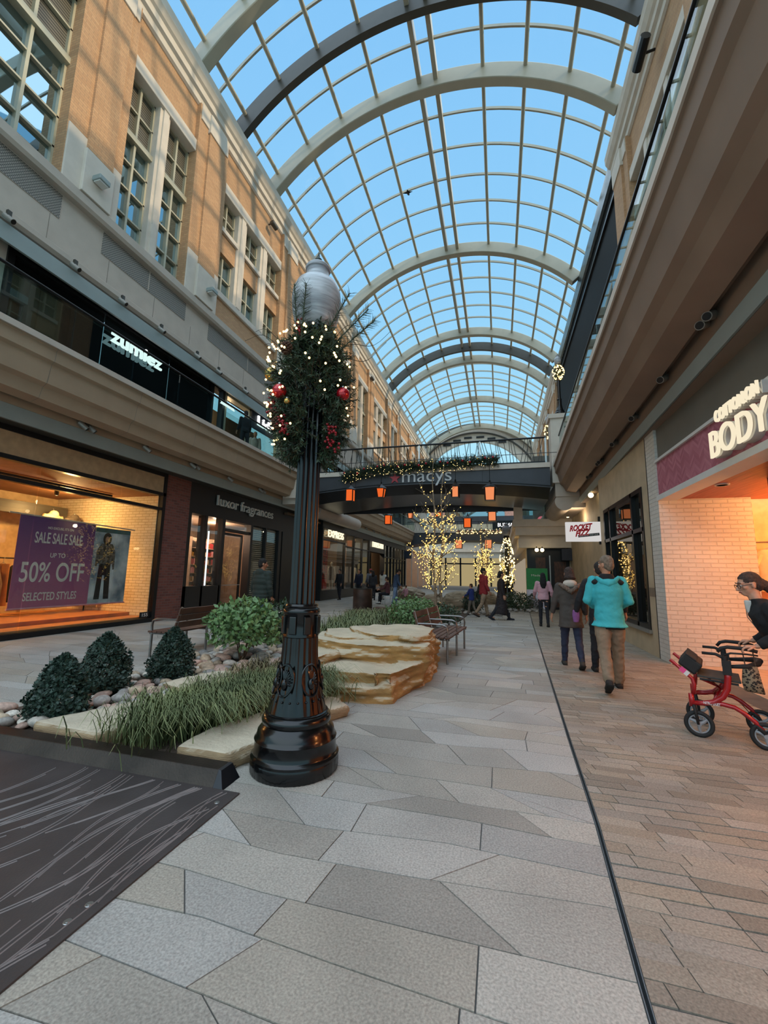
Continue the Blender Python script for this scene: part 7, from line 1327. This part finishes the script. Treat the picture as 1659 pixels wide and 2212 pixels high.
b = MB(); b.add([wp(.02, .565, .02), wp(.36, .55, .02), wp(.36, .55, .48), wp(.02, .565, .48), wp(.02, .585, .02), wp(.36, .57, .02), wp(.36, .57, .48), wp(.02, .585, .48)], [(3,2,1,0), (4,5,6,7), (0,1,5,4), (1,2,6,5), (2,3,7,6), (3,0,4,7)]); b.build('seat', M('grey_seat_fabric', '3b3834', .8, 0, .1, 30), wk, bevel=.006)
b = MB(); b.tube([wp(.04, .55, .02), wp(.34, .54, .02)], .01, 8); b.tube([wp(.04, .55, .48), wp(.34, .54, .48)], .01, 8); b.build('seat_rail', RUB, wk)
b = MB(); b.tube([wp(.06, .54, .06), wp(.2, .44, .3), wp(.14, .36, .44)], .012, 8); b.tube([wp(.06, .54, .44), wp(.2, .44, .2), wp(.14, .36, .06)], .012, 8); b.tube([wp(.15, .34, 0), wp(.15, .34, .5)], .014, 8); b.build('cross_brace', RED, wk, smooth='all')
b = MB(); pts = [wp(.26, .7, 0), wp(.42, .72, .02), wp(.5, .74, .12), wp(.52, .75, .25), wp(.5, .74, .38), wp(.42, .72, .48), wp(.26, .7, .5)]; b.tube(pts, [.016, .022, .028, .03, .028, .022, .016], 10); b.build('back_strap', RUB, wk, smooth='all')
lettering('letters', CL('white_decal', 'd8d8d8', .02, 0), 'NITRO DUET', .13, .026, wp(.12, .336, -.0225), WU, Vector((0, 0, 1)), wk, .002, bold=.02)
pb = thing('pouch_bag', 'boxy black pouch hung on the front bars of the red walker', 'bag', wp(0, .68, .25)); b = MB(); Mb = Matrix.Translation(wp(-.03, .675, .25)) @ Matrix(((WU.x, WV.x, 0, 0), (WU.y, WV.y, 0, 0), (0, 0, 1, 0), (0, 0, 0, 1))) @ Matrix.Rotation(radians(38), 4, 'Y'); b.box(-.085, .085, -.22, .22, -.065, .065, Mb); b.build('body', M('black_pouch_fabric', '1f1e1e', .75, 0, .1, 30), pb, bevel=.018); b = MB(); b.box(-.088, .02, -.222, .222, .055, .07, Mb); b.build('flap', CL('pouch_flap', '2a2524'), pb, bevel=.006)
tg = thing('tag', 'pink and white paper tag tied to the front bar of the red walker', 'tag', wp(-.08, .6, -.02)); b = MB(); Mt = Matrix.Translation(wp(-.085, .615, -.022)) @ Matrix(((WU.x, WV.x, 0, 0), (WU.y, WV.y, 0, 0), (0, 0, 1, 0), (0, 0, 0, 1))) @ Matrix.Rotation(radians(40), 4, 'Y'); b.box(-.035, .015, -.004, 0, -.024, .024, Mt); b.build('pink_half', CL('tag_pink', 'e0508a', .02, 0), tg); b = MB(); b.box(.015, .05, -.004, 0, -.024, .024, Mt); b.build('white_half', CL('tag_white', 'd5d2d0', .02, 0), tg)
def LEO():
    m, nt, out = _nt('leopard_print'); L = nt.links.new; p = node(nt, 'ShaderNodeBsdfPrincipled', Roughness=.8); tc = node(nt, 'ShaderNodeTexCoord'); v = node(nt, 'ShaderNodeTexVoronoi', Scale=46.0); nz = node(nt, 'ShaderNodeTexNoise', Scale=60.0); L(tc.outputs['Object'], v.inputs['Vector']); L(tc.outputs['Object'], nz.inputs['Vector'])
    ad = node(nt, 'ShaderNodeMath', operation='MULTIPLY_ADD'); ad.inputs[1].default_value = .35; L(nz.outputs['Fac'], ad.inputs[0]); L(v.outputs['Distance'], ad.inputs[2]); rp = node(nt, 'ShaderNodeValToRGB'); e = rp.color_ramp.elements; e[0].position = .3; e[0].color = c4(srgb('6a5038')); e[1].position = .8; e[1].color = c4(srgb('85725a')); k = e.new(.38); k.color = c4(srgb('14100d')); k = e.new(.62); k.color = c4(srgb('14100d')); k = e.new(.7); k.color = c4(srgb('85725a')); L(ad.outputs[0], rp.inputs[0]); L(rp.outputs[0], p.inputs['Base Color']); L(p.outputs[0], out.inputs['Surface']); return m
lb = thing('tote_bag', 'leopard print tote bag hanging from the handle of the red walker', 'bag', wp(.44, .5, .0)); b = MB(); vs = []
for z, x0, x1, th in ((.735, .385, .49, .012), (.66, .375, .5, .03), (.56, .365, .515, .04), (.505, .375, .525, .03), (.492, .39, .52, .012)): vs += [wp(x0, z, .03-th), wp(x1, z-.01, .03-th), wp(x1, z-.01, .03+th), wp(x0, z, .03+th)]
b.add(vs, [(4*i+k, 4*i+(k+1) % 4, 4*i+4+(k+1) % 4, 4*i+4+k) for i in range(4) for k in range(4)] + [(16, 17, 18, 19), (3, 2, 1, 0)]); b.build('bag_body', LEO(), lb, smooth='all')
for x in (.4, .475): b = MB(); b.tube([wp(x, .735, .03), wp(x-.005, .8, .02), wp(x-.01, .86, 0)], .005, 6); b.build('bag_strap', CL('bag_strap', '4a3d33'), lb)
# the woman: stooped forward, both hands on the grips
th = atan2(WU.x, -WU.y); org = wp(.83, 0, .25); wo = thing('person', 'woman with glasses in a black zip jacket leaning on the red walker', 'person', org, th); Mi = W[wo].inverted()
def loc_(b_, z, v): return Mi @ wp(b_, z, v)
J = {'s': .97, 'hip': loc_(.84, .86, .25), 'waist': loc_(.74, 1.0, .25), 'chest': loc_(.65, 1.17, .25), 'neck0': loc_(.56, 1.325, .25), 'neck1': loc_(.535, 1.38, .25), 'head': loc_(.5, 1.49, .25), 'hd': Vector((0, .22, .97)).normalized(), 'yaw': radians(20), 'toeL': 0, 'toeR': 0}
for nm, vv in (('L', .02), ('R', .48)):      # left side of the body faces the camera
    sg_ = -1 if nm == 'L' else 1; J['sh'+nm] = loc_(.635, 1.27, .25+sg_*.17); J['elb'+nm] = loc_(.7, 1.03, .25+sg_*.235); J['wr'+nm] = loc_(.5, .915, .25+sg_*.24); J['fd'+nm] = (loc_(.4, .9, .25+sg_*.25)-J['wr'+nm]).normalized()
    J['hip'+nm] = J['hip']+Vector((sg_*.09, 0, -.04)); J['knee'+nm] = J['hip'+nm]+Vector((0, .06*sg_, -.37)); J['ank'+nm] = Vector((sg_*.1, -.02+.1*sg_, .085))
if (Mi @ wp(.5, 1, 0)).x > 0:
    for a in ('sh', 'elb', 'wr', 'fd'): J[a+'L'], J[a+'R'] = J[a+'R'], J[a+'L']
m, P, R = body_mesh(J, .014, hands=False)
for nm in ('L', 'R'): hand_mesh(m, J['wr'+nm], J['fd'+nm], -1 if J['wr'+nm].x < 0 else 1, .97, .75, palm_n=(0, 0, -1))
m.build('body', M('skin_mature', 'c08e74', .5, 0, .1, 25), wo, smooth='all', local=True)
eyes(wo, J, P, R, '2a2320', '8f5450')
top(J, hem=.1, grow=.045, hemr=.2, sw=1.12, vox=.011, collar=.085, belly=.03, dep=.8).build('jacket', CL('black_zip_jacket', '191a1d', .15, .2), wo, smooth='all', local=True)
b = MB(); f0, f1 = J['neck0'], J['waist']
for i in range(10):
    pass
tor(b, [J['neck0']+Vector((0, .06, .01)), J['chest'].lerp(J['neck0'], .5)+Vector((0, .105, .0)), J['chest']+Vector((0, .125, .0)), J['waist'].lerp(J['chest'], .4)+Vector((0, .13, 0))], [.04, .034, .03, .022], 1.3); remesh(b, .012, 2).build('shirt', CL('white_shirt', 'cfccc6'), wo, smooth='all', local=True)
b = MB(); b.tube([J['neck0']+Vector((.0, .1, -.02)), J['chest']+Vector((0, .185, 0)), J['waist']+Vector((0, .175, 0))], .005, 6); b.build('zip', MT['stainless'], wo, local=True)
trousers(J, 0, .013).build('trousers', CL('dark_trousers', '23242b'), wo, smooth='all', local=True)
for nm in ('L', 'R'): a, so = shoe(J, nm); o = a.build('shoe', CL('shoe_26221f', '26221f'), wo, smooth='all', local=True); so.build('sole', CL('shoe_sole', '1a1817'), o, smooth='all', local=True)
s = J['s']; hb = MB(); hb.ball(P(0, -.022, .046), (.082*s, .1*s, .086*s), 20, 14, R); hb.ball(P(0, -.06, -.0), (.076*s, .075*s, .085*s), 16, 12, R); hb.tube([P(0, -.09, .0), P(0, -.16, -.06), P(0, -.2, -.16)], [.06*s, .05*s, .025*s], 12)
hr = remesh(hb, .009*s, 1, .5, lambda p, n: .005*mnoise.noise(Vector((p.x*20, p.y*60, p.z*60)))); Ri = R.inverted(); vv = [Ri @ (Vector(p)-J['head']) for p in hr.v]
hr.f = [f for f in hr.f if not all(vv[i].y > .05*s and vv[i].z < .075*s for i in f) and not all(vv[i].y > .0*s and vv[i].z < .02 for i in f) and not all(abs(vv[i].x) > .05 and vv[i].y > -.045 and vv[i].z < .03 for i in f)]
hr.build('hair', CL('hair_brown', '40302a', .35, .6, 40), wo, smooth='all', local=True)
b = MB()
for k in (-1, 1): b.tube([P(k*.034+.027*cos(a), .103-.004*abs(cos(a)), -.002+.021*sin(a)) for a in np.linspace(0, 2*pi, 25)[:-1]], .0028, 6, closed=True); b.tube([P(k*.061, .1, .006), P(k*.074, .05, .006), P(k*.082, -.02, .006)], .0028, 6)
b.tube([P(-.008, .106, .0), P(0, .109, .004), P(.008, .106, .0)], .0028, 6); gl = b.build('glasses', CL('glasses_frame', '2a1f1c', .05, 0, 7, .3), wo, local=True)
# ================================================================ LIGHT
w = bpy.data.worlds.new('sky'); SC.world = w; w.use_nodes = True; nt = w.node_tree
bg = nt.nodes['Background']; tc = nt.nodes.new('ShaderNodeTexCoord'); sp = nt.nodes.new('ShaderNodeSeparateXYZ'); rp = nt.nodes.new('ShaderNodeValToRGB')
nt.links.new(tc.outputs['Generated'], sp.inputs[0]); nt.links.new(sp.outputs['Z'], rp.inputs[0]); nt.links.new(rp.outputs[0], bg.inputs['Color'])
e = rp.color_ramp.elements; e[0].position = 0; e[0].color = c4(srgb('c8f0fa')); e[1].position = 1; e[1].color = c4(srgb('84c2f6'))
k = e.new(.25); k.color = c4(srgb('b0e6fa')); k = e.new(.6); k.color = c4(srgb('98d2f8'))
bg.inputs['Strength'].default_value = 1.05
def sun(name, d, col, s, ang):
    l = bpy.data.lights.new(name, 'SUN'); l.energy = s; l.color = srgb(col); l.angle = radians(ang); o = bpy.data.objects.new(name, l); COL.objects.link(o)
    o.rotation_euler = Vector(d).to_track_quat('-Z', 'Y').to_euler(); o.location = (0, 0, 40); return o
sun('skylight_daylight', (0.1, .2, -1), 'f2f3f2', 3.3, 120)  # added wide overhead fill lamp, boosts the sky's light on the street
sun('sun', (-.86, .12, -.46), 'ffdfb4', 3.0, 1.2)
SC.view_settings.view_transform = 'Standard'; SC.view_settings.look = 'None'; SC.view_settings.exposure = 0; SC.view_settings.gamma = 1; SC.view_settings.use_curve_mapping = False
SC.cycles.max_bounces = 8; SC.cycles.diffuse_bounces = 4; SC.cycles.glossy_bounces = 4; SC.cycles.transparent_max_bounces = 24; SC.cycles.transmission_bounces = 6; SC.cycles.caustics_reflective = False; SC.cycles.caustics_refractive = False; SC.cycles.sample_clamp_indirect = 4

for ob_ in list(WS.collection.objects): WS.collection.objects.unlink(ob_)
bpy.data.scenes.remove(WS)
